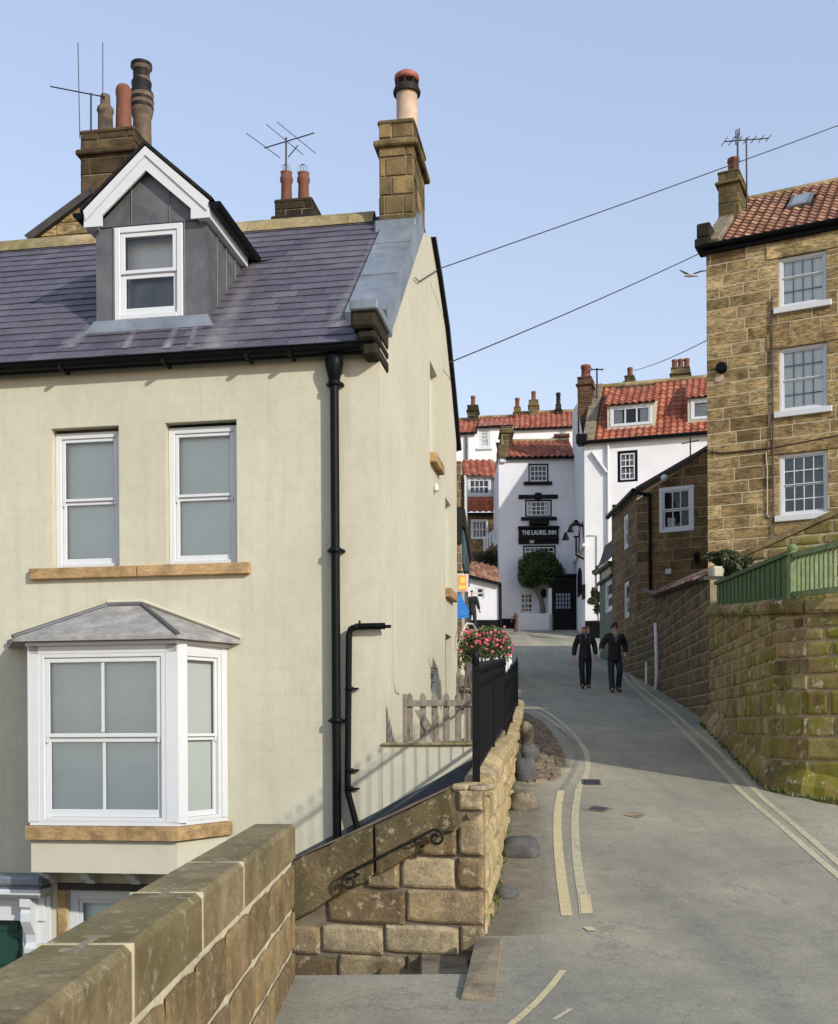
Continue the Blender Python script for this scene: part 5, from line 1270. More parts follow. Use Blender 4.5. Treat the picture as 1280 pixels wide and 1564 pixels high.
# ================================================================ street wall W1 (tiled coping) and mossy wall W2
def boundary_wall(pts, name, label, mat, mort, hr, wr, seed, bases, tops, cope=None, gap=.016, **k):
    root = thing(name, label, 'wall', (pts[0][0], pts[0][1], bases[0]))
    for i in range(len(pts)-1):
        (xa_, ya_), (xb_, yb_) = pts[i], pts[i+1]; f = Frame((xa_, ya_, 0), (xb_-xa_, yb_-ya_)); Ls = math.hypot(xb_-xa_, yb_-ya_)
        reg = [(0, bases[i]), (Ls, bases[i+1]), (Ls, tops[i+1]), (0, tops[i])]
        mb = MB(f); wall(mb, reg, thick=.4, m=1); 
        def wp(p, f=f, i=i, Ls=Ls): return (p[0], p[1])
        stones(mb, reg, hr, wr, gap, .018, .016, .022, m=0, seed=seed+i, bulge=.010, zbase=-.5, hseed=seed); mb.build('wall_section', [M[mat], M[mort]], root)
        if cope == 'stone':
            mb = MB(f); s = 0; rg = random.Random(i+seed)
            while s < Ls-.02:
                e = min(Ls, s+rg.uniform(.6, 1.0)); za_ = tops[i]+(tops[i+1]-tops[i])*s/Ls; zb_ = tops[i]+(tops[i+1]-tops[i])*e/Ls
                pr = [(.05, -.0), (.08, .05), (.07, .13), (.0, .19), (-.35, .2), (-.4, 0)]; ra = [(s+.005, o, za_+h) for o, h in pr]; rb = [(e-.005, o, zb_+h+rg.uniform(-.01, .01)) for o, h in pr]; rv = rg.random()
                mb.grid([ra, rb], smooth=False, r=rv); mb.face(ra, r=rv); mb.face(rb, r=rv); s = e
            mb.build('coping', M[mat], root)
    return root
def w1pt(px, Y): p = P(px, HY, Y); return (p.x, p.y)
a1, b1 = w1pt(1004, 29.7), w1pt(1086, 21.0)
t1, t2 = P(1004, 912, 29.7).z, P(1086, 884, 21.0).z
wall1 = boundary_wall([a1, b1], 'lane_wall', 'dark stone lane wall with pantile coping and a white pipe at its far end', 'st_w1', 'mortarw', (.2, .3), (.3, .7), 61, [gzs(29.7)-.4, gzs(21)-.4], [t1, t2])
f1 = Frame((a1[0], a1[1], 0), (b1[0]-a1[0], b1[1]-a1[1])); Lw = math.hypot(b1[0]-a1[0], b1[1]-a1[1])
dz = t2-t1; g1 = Frame(f1.w((0, .18, t1-.02)), f1.A*Lw+Vector((0, 0, dz)), None, None)
A_v = (f1.A*Lw+Vector((0, 0, dz))).normalized(); C_v = (-f1.B*.45+Vector((0, 0, .28))).normalized(); g1 = Frame(f1.w((0, .16, t1)), A_v, A_v.cross(C_v)*-1 if A_v.cross(C_v).z < 0 else A_v.cross(C_v), C_v)
mb = MB(g1); pantiles(mb, 0, Lw*.93, .55, .24, .27, seed=12, amp=.035); mb.build('tile_coping', M['tilebrown'], wall1)
mb = MB(f1); mb.prism([(0, t1-.02), (Lw, t2-.02), (Lw, t2+.05), (0, t1+.05)], -.35, .12, 'sz'); mb.build('coping_bed', M['verge'], wall1)
mb = MB(f1); q = [f1.px(x, y, .06) for x, y in [(1002, 1056), (1004, 1035), (1003.5, 1000), (1002, 952)]]; mb.tube([(p[0], .07, p[1]) for p in q], .05, 8); mb.build('white_pipe', M['whitewall'], wall1)
mb = MB(f1); q = [f1.px(x, y, .1) for x, y in [(983, 901), (993, 905), (1006, 906)]]; mb.tube([(p[0], .1, p[1]) for p in q], .06, 8); mb.build('small_gutter', M['potstone'], wall1)
# brown section joining the house corner to the street (pale marker pipe on it)
c1_ = w1pt(975, 33.4); wl0 = boundary_wall([w1pt(935, 38.5), w1pt(955, 34.5), w1pt(986, 31.6), a1], 'street_wall', 'rough brown stone wall footing along the lane below the brown house', 'st_w1', 'mortarw', (.2, .3), (.3, .7), 71,
    [gzs(38.5)-.3, gzs(34.5)-.4, gzs(31.6)-.4, gzs(29.7)-.4], [P(935, 975, 38.5).z, P(955, 985, 34.5).z, P(986, 915, 31.6).z, P(1004, 907, 29.7).z])
p_ = G(985, 1046); mb = MB(); mb.tube([(p_.x-.02, p_.y-.3, p_.z), (p_.x-.02, p_.y-.3, p_.z+.62)], .035, 8); mb.build('marker_post', M['whitewall'], None, tg('short white pipe standing at the foot of the brown lane wall', 'marker post'), origin=p_)
# mossy wall
pw = [w1pt(1085, 21.0), w1pt(1092, 20.3), w1pt(1140, 16.8), w1pt(1186, 14.4)]
pw += [(pw[-1][0]+.22, pw[-1][1]-.52), (pw[-1][0]+.62, pw[-1][1]-.86), (pw[-1][0]+1.6, pw[-1][1]-1.25), (pw[-1][0]+3.6, pw[-1][1]-1.9)]
def w2top(x, y, Y): return P(x, y, Y).z
ztw = [P(1085, 940, 21).z, P(1092, 940, 20.3).z, P(1140, 940, 16.8).z, P(1186, 937, 14.4).z]
zr_ = ztw[-1]; ztw += [zr_-.06, zr_-.08, zr_-.10, zr_-.15]
wall2 = boundary_wall(pw, 'mossy_wall', 'mossy green and brown retaining wall rounding the corner at the right of the road', 'st_w2', 'mortarw', (.14, .34), (.2, .7), 81, [gzs(p[1])-.4 for p in pw], ztw, cope='stone', gap=.012)
# battered rubble footing
mb = MB(); rows = [[], [], [], []]
pts_ = resample([(q[0], q[1]) for q in pw], .12) if False else None
acc = []
for i in range(len(pw)-1):
    n_ = max(2, int(math.hypot(pw[i+1][0]-pw[i][0], pw[i+1][1]-pw[i][1])/.11))
    for k in range(n_ if i < len(pw)-2 else n_+1):
        t = k/n_; d_ = Vector((pw[i+1][0]-pw[i][0], pw[i+1][1]-pw[i][1], 0)).normalized(); acc.append((Vector((pw[i][0]+(pw[i+1][0]-pw[i][0])*t, pw[i][1]+(pw[i+1][1]-pw[i][1])*t, 0)), Vector((d_.y, -d_.x, 0))))
nr = [sum((acc[min(max(i+k, 0), len(acc)-1)][1] for k in range(-6, 7)), Vector((0, 0, 0))).normalized() for i in range(len(acc))]
for i, (q, _) in enumerate(acc):
    z = gzs(q.y); n1 = noise.noise(q*2.7); n2 = noise.noise(q*6+Vector((9, 2, 1)))
    h = .34+.16*n1; w_ = .13+.06*n1+.035*n2
    for r_, (o, zz) in enumerate([(-.01, h), (.05+.03*n2, h*.75), (w_, h*.38+.03*n2), (w_+.03, -.06)]): rows[r_].append(tuple(q+nr[i]*o+Vector((0, 0, z+zz))))
for i in range(0, len(acc)-1, 3):
    mb.grid([r_[i:i+4] for r_ in rows], smooth=False, r=rng.random())
mb.build('rubble_footing', M['st_w2'], wall2)
# terrace behind the walls
mb = MB(); tz = 3.05
mb.face([(pw[3][0]+.3, pw[3][1], tz-.1), (pw[-1][0], pw[-1][1]+.3, tz-.3), (16, 12, tz-.3), (16, 24, 4.4), (7, 25, 4.6), (pw[0][0]+.3, pw[0][1], 3.6)]); mb.build('terrace', M['ground'], None, STRUCT)
# green fence
gf = thing('green_fence', 'dark green boarded fence with a faded post and open rails on the mossy wall', 'fence', P(1217, 930, 14.6))
def wl2(px, Y): p = P(px, HY, Y); return Vector((p.x, p.y, 0))
fa, fb, fc = wl2(1096, 20.2), wl2(1212, 14.9), wl2(1330, 12.6)
Fa = Frame(fa, fb-fa); La = (fb-fa).length; Fb2 = Frame(fb, fc-fb); Lb = (fc-fb).length
tA, tB = P(1096, 891, 20.2).z, P(1212, 843, 14.9).z; bA, bB = P(1096, 940, 20.2).z, P(1212, 921, 14.9).z
mb = MB(Fa); n_ = 34
for i in range(n_):
    t0_, t1_ = i/n_, (i+1)/n_; o_ = .012 if i % 2 else 0
    mb.prism([(La*t0_+.003, bA+(bB-bA)*t0_), (La*t1_-.003, bA+(bB-bA)*t1_), (La*t1_-.003, tA+(tB-tA)*t1_-.03), (La*t0_+.003, tA+(tB-tA)*t0_-.03)], -.02, .0+o_, 'sz', r=rng.random())
mb.build('board_panel', M['greenpaint'], gf)
mb = MB(Fa); mb.prism([(0, tA-.03), (La, tB-.03), (La, tB+.03), (0, tA+.03)], -.03, .05, 'sz'); mb.build('top_rail', M['greenpaint'], gf)
mb = MB(Fa); mb.prism([(0, bA+.05), (La, bB+.05), (La, bB+.11), (0, bA+.11)], .013, .05, 'sz'); mb.build('bottom_rail', M['greenpaint'], gf)
mb = MB(Fb2); zb_, zt_ = P(1217, 930, 14.8).z, P(1217, 848, 14.8).z
mb.bbox(-.05, .08, -.06, .07, zb_, zt_, .012); mb.lathe([(.05, 0), (.085, .02), (.085, .04), (.04, .05), (.07, .08), (.075, .11), (.05, .15), (.0, .17)], (.015, .005, zt_), 14); mb.build('post', M['greenpale'], gf)
zt2, zb2_ = P(1225, 850, 14.7).z, P(1225, 910, 14.7).z
def rise(px, y, Y): return P(px, y, Y).z
tE, bE = Fb2.px(1280, 836)[1], Fb2.px(1280, 905)[1]; sE = Fb2.px(1280, 870)[0]
for nm, (q0, q1, hh) in {'top_rail': (zt2, tE, .07), 'lower_rail': (zb2_, bE, .07)}.items():
    mb = MB(Fb2); sl_ = (q1-q0)/sE; mb.prism([(.08, q0), (Lb, q0+sl_*Lb), (Lb, q0+sl_*Lb+hh), (.08, q0+hh)], -.035, .035, 'sz'); mb.build(nm, M['greenpale'], gf)
for i in range(9):
    s_ = .20+i*.145
    if s_ > Lb-.1: break
    za_ = zb2_+(bE-zb2_)*s_/sE+.07; zb3 = zt2+(tE-zt2)*s_/sE; mb = MB(Fb2); mb.box(s_-.02, s_+.02, -.018, .018, za_, zb3); mb.build('baluster', M['greenpale'], gf)
# sloping garden wall behind
FW = vframe(1125, 19.5, (1, -.62)); a = FW.px(1112, 862); b = FW.px(1290, 782); c = FW.px(1360, 750)
gw = thing('garden_wall', 'rubble garden wall with a steep sloping coping rising behind the green fence', 'wall', FW.w((1, 0, 4)))
mb = MB(FW); reg = [(a[0], 3.0), (c[0], 3.0), c, a]; wall(mb, reg, thick=.3, m=1); stones(mb, reg, (.16, .26), (.25, .6), .016, .025, .015, .012, seed=91, m=0, bulge=.01); mb.build('wall_face', [M['st_w2'], M['mortar']], gw)
mb = MB(FW); mb.prism([a, c, (c[0], c[1]+.10), (a[0], a[1]+.10)], -.33, .07, 'sz'); mb.build('coping', M['st_cope'], gw)

# ================================================================ white house with red roof (H3)
FW3 = vframe(895, 46.0, (1, -.3)); wh = thing('white_house', 'tall white house with red pantile roof, two dormers and black-framed windows behind the brown house', 'house', FW3.w((4, 0, 6)))
ze3 = FW3.px(900, 677)[1]; W3 = FW3.px(1140, 700)[0]; base3 = 5.0
W3a = FW3.rect(943, 688, 974, 736); W3b = FW3.rect(935, 770, 960, 808)
mb = MB(FW3); wall(mb, [(0, base3), (W3, base3), (W3, ze3), (0, ze3)], [W3a, W3b], rev=.12); mb.build('front_wall', M['whitewall'], wh)
window(FW3, W3a, wh, -.03, nx=3, nz=(2, 2), fw=.12, sash=.05, bar=.04, mf='black', barm='white', back='darkroom', curtains=True)
window(FW3, W3b, wh, -.03, nx=3, nz=(2, 2), fw=.12, sash=.05, bar=.04, mf='black', barm='white', back='darkroom', curtains=True)
for q in (W3a, W3b):
    mb = MB(FW3)     # white sashes inside the black frame
    for k in (0, 1): mb.box((q[0]+.12, q[1]-.16)[k], (q[0]+.16, q[1]-.12)[k], -.05, -.025, q[2]+.1, q[3]-.12)
    zm = (q[2]+q[3])/2
    for z in (q[2]+.10, zm-.02, q[3]-.16): mb.box(q[0]+.16, q[1]-.16, -.05, -.025, z, z+.05)
    mb.build('sash', M['white'], wh)
# left gable wall recedes away from the camera
FG3 = Frame(FW3.w((0, 0, 0)), (-.12, -4)); p_far = P(877, HY, 50.3)
FG3 = Frame((p_far.x, p_far.y, 0), (FW3.O.x-p_far.x, FW3.O.y-p_far.y)); Lg = math.hypot(FW3.O.x-p_far.x, FW3.O.y-p_far.y)
zt_far = FG3.px(880, 612)[1]
wall3 = MB(FG3); reg = [(0, base3), (Lg, base3), (Lg, ze3), (Lg*.42, FG3.px(886, 604)[1]), (0, FG3.px(877, 604)[1]-.5)]
wall(wall3, reg); wall3.build('gable_wall', M['greywhite'], wh)
g3 = slope(FW3, .18, ze3-.02, -2.9, FW3.px(1000, 584, -2.9)[1])
hd1 = (g3.px(931, 640)[0], g3.px(998, 640)[0], g3.px(960, 655)[1], g3.px(960, 588)[1])
hd2 = (g3.px(1054, 630)[0], g3.px(1110, 630)[0], g3.px(1070, 645)[1], g3.px(1070, 585)[1])
mb = MB(g3); pantiles(mb, .45, W3, g3.L, .27, .33, seed=51, amp=.05, holes=[hd1, hd2]); mb.build('pantile_roof', M['tile'], wh)
mb = MB(g3); mb.face([(0, -.03, 0), (W3, -.03, 0), (W3, -.03, g3.L), (0, -.03, g3.L)]); mb.bbox(-.05, .42, -.05, .14, 0, g3.L+.1, .02, m=1); mb.build('roof_deck', [M['verge'], M['concrete']], wh)
zr3 = FW3.px(1000, 584, -2.9)[1]; mb = MB(FW3); mb.tube([(.3, -2.9, zr3), (W3, -2.9, zr3+.0)], .13, 8); mb.build('ridge_tile', M['ridge'], wh)
mb = MB(FW3); mb.tube([(-.1, .22, ze3+.0), (W3, .22, ze3+.0)], .08, 8); mb.bbox(-.3, .15, -.3, .3, ze3-.05, ze3+.35, .03); mb.build('eaves_gutter', M['black'], wh)
def catslide(f, x0, x1, ytop, yeave, ysill, o, name, curt=True):     # dormer whose roof falls forward from the ridge
    q = f.rect(x0, yeave+2, x1, ysill, o); zt = f.px((x0+x1)/2, yeave, o)[1]; zr_ = f.px((x0+x1)/2, ytop, o-1.6)[1]
    mb = MB(f); wall(mb, [(q[0]-.12, q[2]-.1), (q[1]+.12, q[2]-.1), (q[1]+.12, zt), (q[0]-.12, zt)], [q], rev=.05, o=o)
    for s_ in (q[0]-.12, q[1]+.12): mb.face([(s_, o, q[2]-.1), (s_, o, zt), (s_, o-1.7, zr_), (s_, o-1.3, q[2]+.3)])
    d = mb.build(name, M['beige'], wh); g = slope(f, o+.15, zt-.02, o-1.7, zr_)
    m2 = MB(g); pantiles(m2, q[0]-.25, q[1]+.25, g.L, .27, .33, seed=int(x0), amp=.05); m2.build('dormer_roof', M['tile'], d)
    window(f, q, d, o+.03, nx=3 if curt else 1, nz=(1, 1), fw=.10, sash=.05, bar=.06, back='darkroom' if curt else 'curtain', meet=False, curtains=curt, name='dormer_window')
catslide(FW3, 932, 996, 592, 617, 650, -.35, 'catslide_dormer')
catslide(FW3, 1055, 1095, 578, 607, 640, -.35, 'side_dormer', False)
oc = -.9; q = FG3.px(886, 604)
cm = FW3.rect(882, 572, 903, 640, -1.6); c3 = chimney(FW3, (cm[0], cm[1], ze3+.8, FW3.px(892, 576, -1.6)[1]), -2.6, -1.6, wh, 'brick', seed=77, hr=(.09, .11), wr=(.2, .3), cap=.12)
c3.name = 'chimney_stack'; mb = MB(FW3); zc = FW3.px(892, 576, -1.6)[1]; pot(mb, FW3, (cm[0]+cm[1])/2, -2.1, zc, .24, FW3.px(892, 553, -1.6)[1]-zc); mb.build('chimney_pot', M['terracotta'], c3)
aerial(c3, FW3.w((cm[1]+.2, -2, zc-1.6)), 2.0, (1, 0, 0), .5, 3, .03, elen=.4)
# back ridge pots
for (x, y0, y1, n_, lab) in ((961, 562, 585, 1, ''), (1039, 549, 576, 3, '')):
    qq = FW3.rect(x-(14 if n_ > 1 else 7), y0+12, x+(14 if n_ > 1 else 7), y1+8, -3.6)
    cq = chimney(FW3, qq, -4.4, -3.6, wh, 'st_chim', seed=x, cap=.1); cq.name = 'chimney_stack'
    for j in range(n_):
        mb = MB(FW3); s_ = qq[0]+(qq[1]-qq[0])*(j+.5)/n_; pot(mb, FW3, s_, -4.0, qq[3], .14, FW3.px(x, y0, -4)[1]-qq[3]); mb.build('chimney_pot', M['terracotta'], cq)
mb = MB(FW3); s_ = FW3.px(929, 750, .08)[0]; mb.tube([(s_, .08, FW3.px(929, 880)[1]), (s_, .08, ze3-.1)], .06, 8)
a_ = FW3.px(904, 690, .08); b_ = FW3.px(927, 722, .08); mb.tube([(a_[0], .08, a_[1]), (b_[0], .08, b_[1])], .07, 8); mb.build('downpipe', M['white'], wh)
mb = MB(FW3); q = [FW3.px(x, y, .03) for x, y in [(896, 818), (911, 818), (911, 900)]]; mb.tube([(p[0], .03, p[1]) for p in q], .015, 5); mb.build('wall_cable', M['leaddark'], wh)
# dark details on the gable (arched opening, plaques)
mb = MB(FG3); s0_, z0_ = FG3.px(884, 912); s1_, z1_ = FG3.px(889, 886)
arc = [(s0_, z0_), (s1_, z0_)]+[((s0_+s1_)/2+(s1_-s0_)/2*math.cos(math.pi*t/8), z1_+(s1_-s0_)/2*math.sin(math.pi*t/8)) for t in range(9)]
mb.prism(arc, 0, .06, 'sz'); mb.build('arched_opening', M['black'], wh); mb = MB(FG3); q = FG3.rect(892.2, 893, 894.3, 915); mb.bbox(q[0], q[1], 0, .1, q[2], q[3]); mb.build('side_opening', M['black'], wh)
mb = MB(FW3); q0 = FW3.px(896, 950); mb.box(0, W3, 0, .06, base3, FW3.px(910, 948)[1]); mb.build('plinth', M['black'], wh)
mb = MB(FG3); mb.prism([FG3.px(878, 857), FG3.px(894.5, 830), FG3.px(894.5, 834), FG3.px(878, 862)], 0, .12, 'sz'); mb.build('string_course', M['greywhite'], wh)
# street lamp on the corner
lp = FG3.w((Lg-.3, 0, 0)); Lc = P(880, 820, 46.6)
lmp = thing('street_lamp', 'black hexagonal wall lamp on scrolled bracket at the corner of the white house', 'lamp', (Lc.x, Lc.y, Lc.z))
mb = MB(); zb_ = P(880, 848, 46.6).z; zl0 = P(880, 819, 46.6).z; zl1 = P(880, 804, 46.6).z; zt_ = P(880, 794, 46.6).z
mb.tube([(Lc.x, Lc.y, zb_), (Lc.x, Lc.y, zl0)], .04, 6); mb.tube([(Lc.x, Lc.y, zb_), (lp.x-.02, lp.y, zb_-.2)], .04, 6); mb.tube([(Lc.x+.1, Lc.y, zb_+.1), (Lc.x+.16, Lc.y, zl0+.4)], .03, 6)
mb.tube([(Lc.x+.25, Lc.y, zl0+.6), (lp.x, lp.y, zl0-.1)], .025, 5); mb.build('bracket', M['black'], lmp)
mb = MB(); mb.lathe([(.10, 0), (.21, zl1-zl0)], (Lc.x, Lc.y, zl0), 6); mb.build('lamp_glass', M['curtain'], lmp)
mb = MB(); mb.lathe([(.30, 0), (.26, .06), (.16, (zt_-zl1)*.55), (.10, (zt_-zl1)*.6), (.12, (zt_-zl1)*.75), (.02, (zt_-zl1)*1.05)], (Lc.x, Lc.y, zl1), 6); mb.lathe([(.12, -.05), (.11, 0)], (Lc.x, Lc.y, zl0), 6); mb.build('lamp_cap', M['black'], lmp)
sp_ = P(864, 820, 46.4); sl = thing('spotlight', 'pair of small black conical spotlights beside the street lamp', 'spotlight', sp_); mb = MB()
mb.lathe([(.05, .18), (.16, -.12)], (sp_.x, sp_.y, sp_.z), 10); mb.tube([(sp_.x, sp_.y, sp_.z+.15), (sp_.x+.35, sp_.y, sp_.z+.5), (lp.x, lp.y, sp_.z+.45)], .025, 5); mb.build('shade', M['black'], sl)
mb = MB(); s2 = P(871, 809, 46.4); mb.lathe([(.05, .15), (.13, -.1)], (s2.x, s2.y, s2.z), 10); mb.build('shade', M['black'], sl)

# ================================================================ the inn
FI = vframe(764, 50.0, (1, -.02)); inn = thing('inn', 'narrow white three-storey inn with black sign, black sills and small red roof', 'building', FI.w((1.7, 0, 6)))
WI = FI.px(880, 800)[0]; zeI = FI.px(820, 699)[1]; bI = 5.4
def R_(x0, y0, x1, y1, o=0): return FI.rect(x0, y0, x1, y1, o)
i1, i2, i3, i4 = R_(807, 708, 838, 737), R_(802, 763, 843, 789), R_(799, 833, 849, 856), R_(793, 904, 816, 938)
idr = R_(848, 884, 875, 962)
mb = MB(FI); wall(mb, [(0, bI), (WI, bI), (WI, zeI), (0, zeI)], [i1, i2, i3, i4], rev=.12); mb.build('front_wall', M['greywhite'], inn)
mb = MB(FI); mb.face([(0, 0, bI), (0, -5, bI), (0, -5, zeI), (0, 0, zeI)]); mb.build('side_wall', M['greywhite'], inn)
for q, n_, sl_ in ((i1, 4, 1), (i2, 5, 1), (i3, 6, 0), (i4, 3, 0)):
    window(FI, q, inn, -.04 if q is not i4 else .0, nx=n_, nz=(3 if n_ > 3 else 2, 2), meet=(False if n_ > 3 else True), fw=.07, sash=.05, bar=.035, mf='black' if n_ > 3 else 'white', barm='white', back='darkroom', curtains=(n_ == 5))
    if n_ > 3:
        mb = MB(FI)
        for k in (0, 1): mb.box((q[0]+.07, q[1]-.12)[k], (q[0]+.12, q[1]-.07)[k], -.06, -.045, q[2]+.06, q[3]-.07)
        for z in (q[2]+.06, q[3]-.12): mb.box(q[0]+.12, q[1]-.12, -.06, -.045, z, z+.05)
        mb.build('sash', M['white'], inn)
mb = MB(FI)
for (x0, y0, x1, y1) in ((800, 736, 843, 741), (796, 790, 850, 795)): q = R_(x0, y0, x1, y1); mb.bbox(q[0], q[1], -.02, .12, q[2], q[3], .01); 
mb.build('black_sill', M['black'], inn)
mb = MB(FI); q = R_(792, 756, 852, 762); mb.bbox(q[0], q[1], -.02, .09, q[2], q[3], .02); q = R_(817, 753, 827, 763); mb.bbox(q[0], q[1], -.02, .12, q[2], q[3], .02); mb.build('hood_mould', M['black'], inn)
mb = MB(FI); q = R_(808, 796, 838, 803); mb.bbox(q[0], q[1], .0, .3, q[2], q[3], .03); mb.build('sign_light', M['black'], inn)
sg = MB(FI); q = R_(792, 805, 853, 831); sg.bbox(q[0], q[1], 0, .10, q[2], q[3], .02); q2 = R_(792, 805, 853, 808); sg.bbox(q2[0]-.03, q2[1]+.03, 0, .2, q2[2], q2[3]+.02, .02); q2 = R_(792, 823, 853, 826); sg.bbox(q2[0]-.02, q2[1]+.02, .05, .14, q2[2], q2[3], .01)
sgn = sg.build('name_sign', M['black'], inn)
def text(body, f, s, z, o, width, height, mat, parent, name='lettering', bold=.0):
    cu = bpy.data.curves.new(name, 'FONT'); cu.body = body; cu.extrude = .01; cu.offset = bold; cu.align_x = 'CENTER'; cu.align_y = 'CENTER'
    ob = bpy.data.objects.new(name, cu); C.objects.link(ob); bpy.context.view_layer.update()
    dg = bpy.context.evaluated_depsgraph_get(); me = bpy.data.meshes.new_from_object(ob.evaluated_get(dg)); bpy.data.objects.remove(ob); bpy.data.curves.remove(cu)
    xs = [v.co.x for v in me.vertices]; ys = [v.co.y for v in me.vertices]; cx, cy = (min(xs)+max(xs))/2, (min(ys)+max(ys))/2; kx = width/(max(xs)-min(xs)); ky = height/(max(ys)-min(ys))
    off = rootoff(parent)
    for v in me.vertices: v.co = f.w((s+(v.co.x-cx)*kx, o+(v.co.z), z+(v.co.y-cy)*ky))-off
    me.materials.append(mat); o_ = bpy.data.objects.new(name, me); C.objects.link(o_); o_.parent = parent; return o_
q = R_(797, 810.5, 849, 817.5); text('THE LAUREL INN', FI, (q[0]+q[1])/2, (q[2]+q[3])/2, .12, q[1]-q[0], q[3]-q[2], M['white'], sgn, bold=.02)
mb = MB(FI); q = R_(808, 825, 816, 831); mb.prism([(q[0], q[3]), (q[1], q[3]), (q[1]-.03, q[2]+.05), ((q[0]+q[1])/2, q[2]), (q[0]+.03, q[2]+.05)], .10, .13, 'sz'); mb.build('shield_emblem', M['potbuff'], sgn)
mb = MB(FI)
# serif feet under the lettering are too small to see; keep the panel plain
gI = slope(FI, .22, zeI-.02, -2.6, FI.px(830, 674, -2.6)[1]); x0 = FI.px(776, 690)[0]
mb = MB(gI); pantiles(mb, x0, WI+.0, gI.L, .27, .33, seed=66, amp=.05); mb.build('pantile_roof', M['tile'], inn)
mb = MB(gI); mb.face([(0, -.03, 0), (WI, -.03, 0), (WI, -.03, gI.L), (0, -.03, gI.L)]); mb.build('roof_deck', M['verge'], inn)
mb = MB(FI); zrI = FI.px(830, 674, -2.6)[1]; mb.tube([(x0, -2.6, zrI), (WI, -2.6, zrI)], .12, 8); mb.build('ridge_tile', M['ridge'], inn)
cI = R_(765, 652, 783, 672, -1.4); cst = chimney(FI, (cI[0], cI[1], zeI, cI[3]), -2.5, -1.4, inn, 'st_chim', seed=9, cap=.1); cst.name = 'chimney_stack'
mb = MB(FI); mb.bbox(-.02, x0, -1.5, .1, zeI+.0, FI.px(770, 680)[1], .03); mb.build('kneeler', M['st_chim'], inn)
q = FI.rect(763, 700, 773, 707); mb = MB(FI); mb.bbox(q[0], q[1], 0, .15, q[2], q[3], .02); mb.build('corner_block', M['white'], inn)
mb = MB(FI); mb.tube([(x0-.1, .2, zeI-.05), (WI, .2, zeI-.05)], .06, 6); mb.build('eaves_gutter', M['black'], inn)
# ground floor: plinth, porch, door
mb = MB(FI); q = R_(790, 940, 843, 975); mb.bbox(q[0], q[1], 0, .9, 5.2, q[3], .04); mb.build('front_ledge', M['greywhite'], inn)
mb = MB(FI); q = R_(838, 898, 844, 975, .9); mb.bbox(q[0], q[1], 0, .9, 5.2, q[3], .03); mb.build('porch_wall', M['greywhite'], inn)
po = .9; mb = MB(FI); q = R_(843, 881, 879, 970, po); dr = R_(848, 888, 876, 975, po)
mb.box(q[0], dr[0], 0, po, 5.3, q[3]); mb.box(dr[1], q[1], 0, po, 5.3, q[3]); mb.box(dr[0], dr[1], 0, po, dr[3], q[3]); mb.bbox(q[0]-.1, q[1]+.1, 0, po+.12, q[3], q[3]+.12, .02); por = mb.build('porch', M['black'], inn)
mb = MB(FI); mb.box(dr[0], dr[1], po-.15, po-.10, 5.3, dr[3]); q = R_(848.5, 905, 872, 930, po); 
mb.box(q[0], q[1], po-.1, po-.09, q[2], q[3], m=1)
for i in range(6): s_ = q[0]+(q[1]-q[0])*i/5; mb.box(s_-.018, s_+.018, po-.09, po-.075, q[2], q[3])
for i in range(5): z_ = q[2]+(q[3]-q[2])*i/4; mb.box(q[0], q[1], po-.09, po-.076, z_-.018, z_+.018)
mb.build('door', [M['black'], M['voile']], inn)
q = FI.px(831, 905, .6); mb = MB(FI); mb.lathe([(.05, 0), (.12, .05), (.13, .3), (.05, .4)], (q[0], .3, q[1]-.2), 8); mb.build('porch_lantern', M['black'], inn)
q = R_(764, 945, 790, 975); mb = MB(FI); mb.box(q[0], q[1], 0, .05, 5.2, q[3]); mb.build('black_plinth', M['black'], inn)
pp = P(788, 938, 48.6); hyd = thing('water_pump', 'small dark red iron pump at the corner of the inn ledge', 'pump', (pp.x, pp.y, gzs(48.6))); mb = MB(); mb.lathe([(.10, 0), (.07, .08), (.06, .6), (.09, .64), (.08, .75), (.02, .84)], (pp.x, pp.y, gzs(48.6)), 10); mb.tube([(pp.x, pp.y, gzs(48.6)+.6), (pp.x-.16, pp.y, gzs(48.6)+.66), (pp.x-.2, pp.y, gzs(48.6)+.4)], .025, 6); mb.build('pump_body', M['brick'], hyd)

# ================================================================ foliage
def leaves(name, mat, parent, blobs, n, size, seed, props=None, origin=None, up=.3, flat=False):
    rg = random.Random(seed); mb = MB(); tot = sum(b[3]*b[4]*b[5] for b in blobs)
    for b in blobs:
        k = int(n*b[3]*b[4]*b[5]/tot)
        for _ in range(k):
            while True:
                d = Vector((rg.uniform(-1, 1), rg.uniform(-1, 1), rg.uniform(-1, 1)))
                if .45 < d.length < 1: break
            nn = noise.noise(d*2.2+Vector((seed, b[0], b[2])))
            d *= (1+.16*nn); c = Vector((b[0]+d.x*b[3], b[1]+d.y*b[4], b[2]+d.z*b[5]))
            a = Vector((rg.gauss(0, 1), rg.gauss(0, 1), rg.gauss(0, 1))).normalized(); nrm = (d.normalized()*.7+a*.8).normalized()
            u = nrm.cross(Vector((rg.gauss(0, 1), rg.gauss(0, 1), rg.gauss(0, 1)))).normalized(); v = nrm.cross(u); s = size*rg.uniform(.6, 1.3)
            r = min(1, max(0, .5+nn*.9+rg.uniform(-.3, .3)))
            mb.face([tuple(c-u*s), tuple(c-v*s*.45+nrm*s*.1), tuple(c+u*s), tuple(c+v*s*.45+nrm*s*.1)], r=r)
    return mb.build(name, mat, parent, props, origin=origin)
T0 = FI.w((1.95, .55, 0)); ty = T0.y
def TP(x, y): return P(x, y, ty)
tr = thing('laurel_tree', 'clipped round laurel tree with a bent bare trunk in front of the inn', 'tree', TP(829, 940))
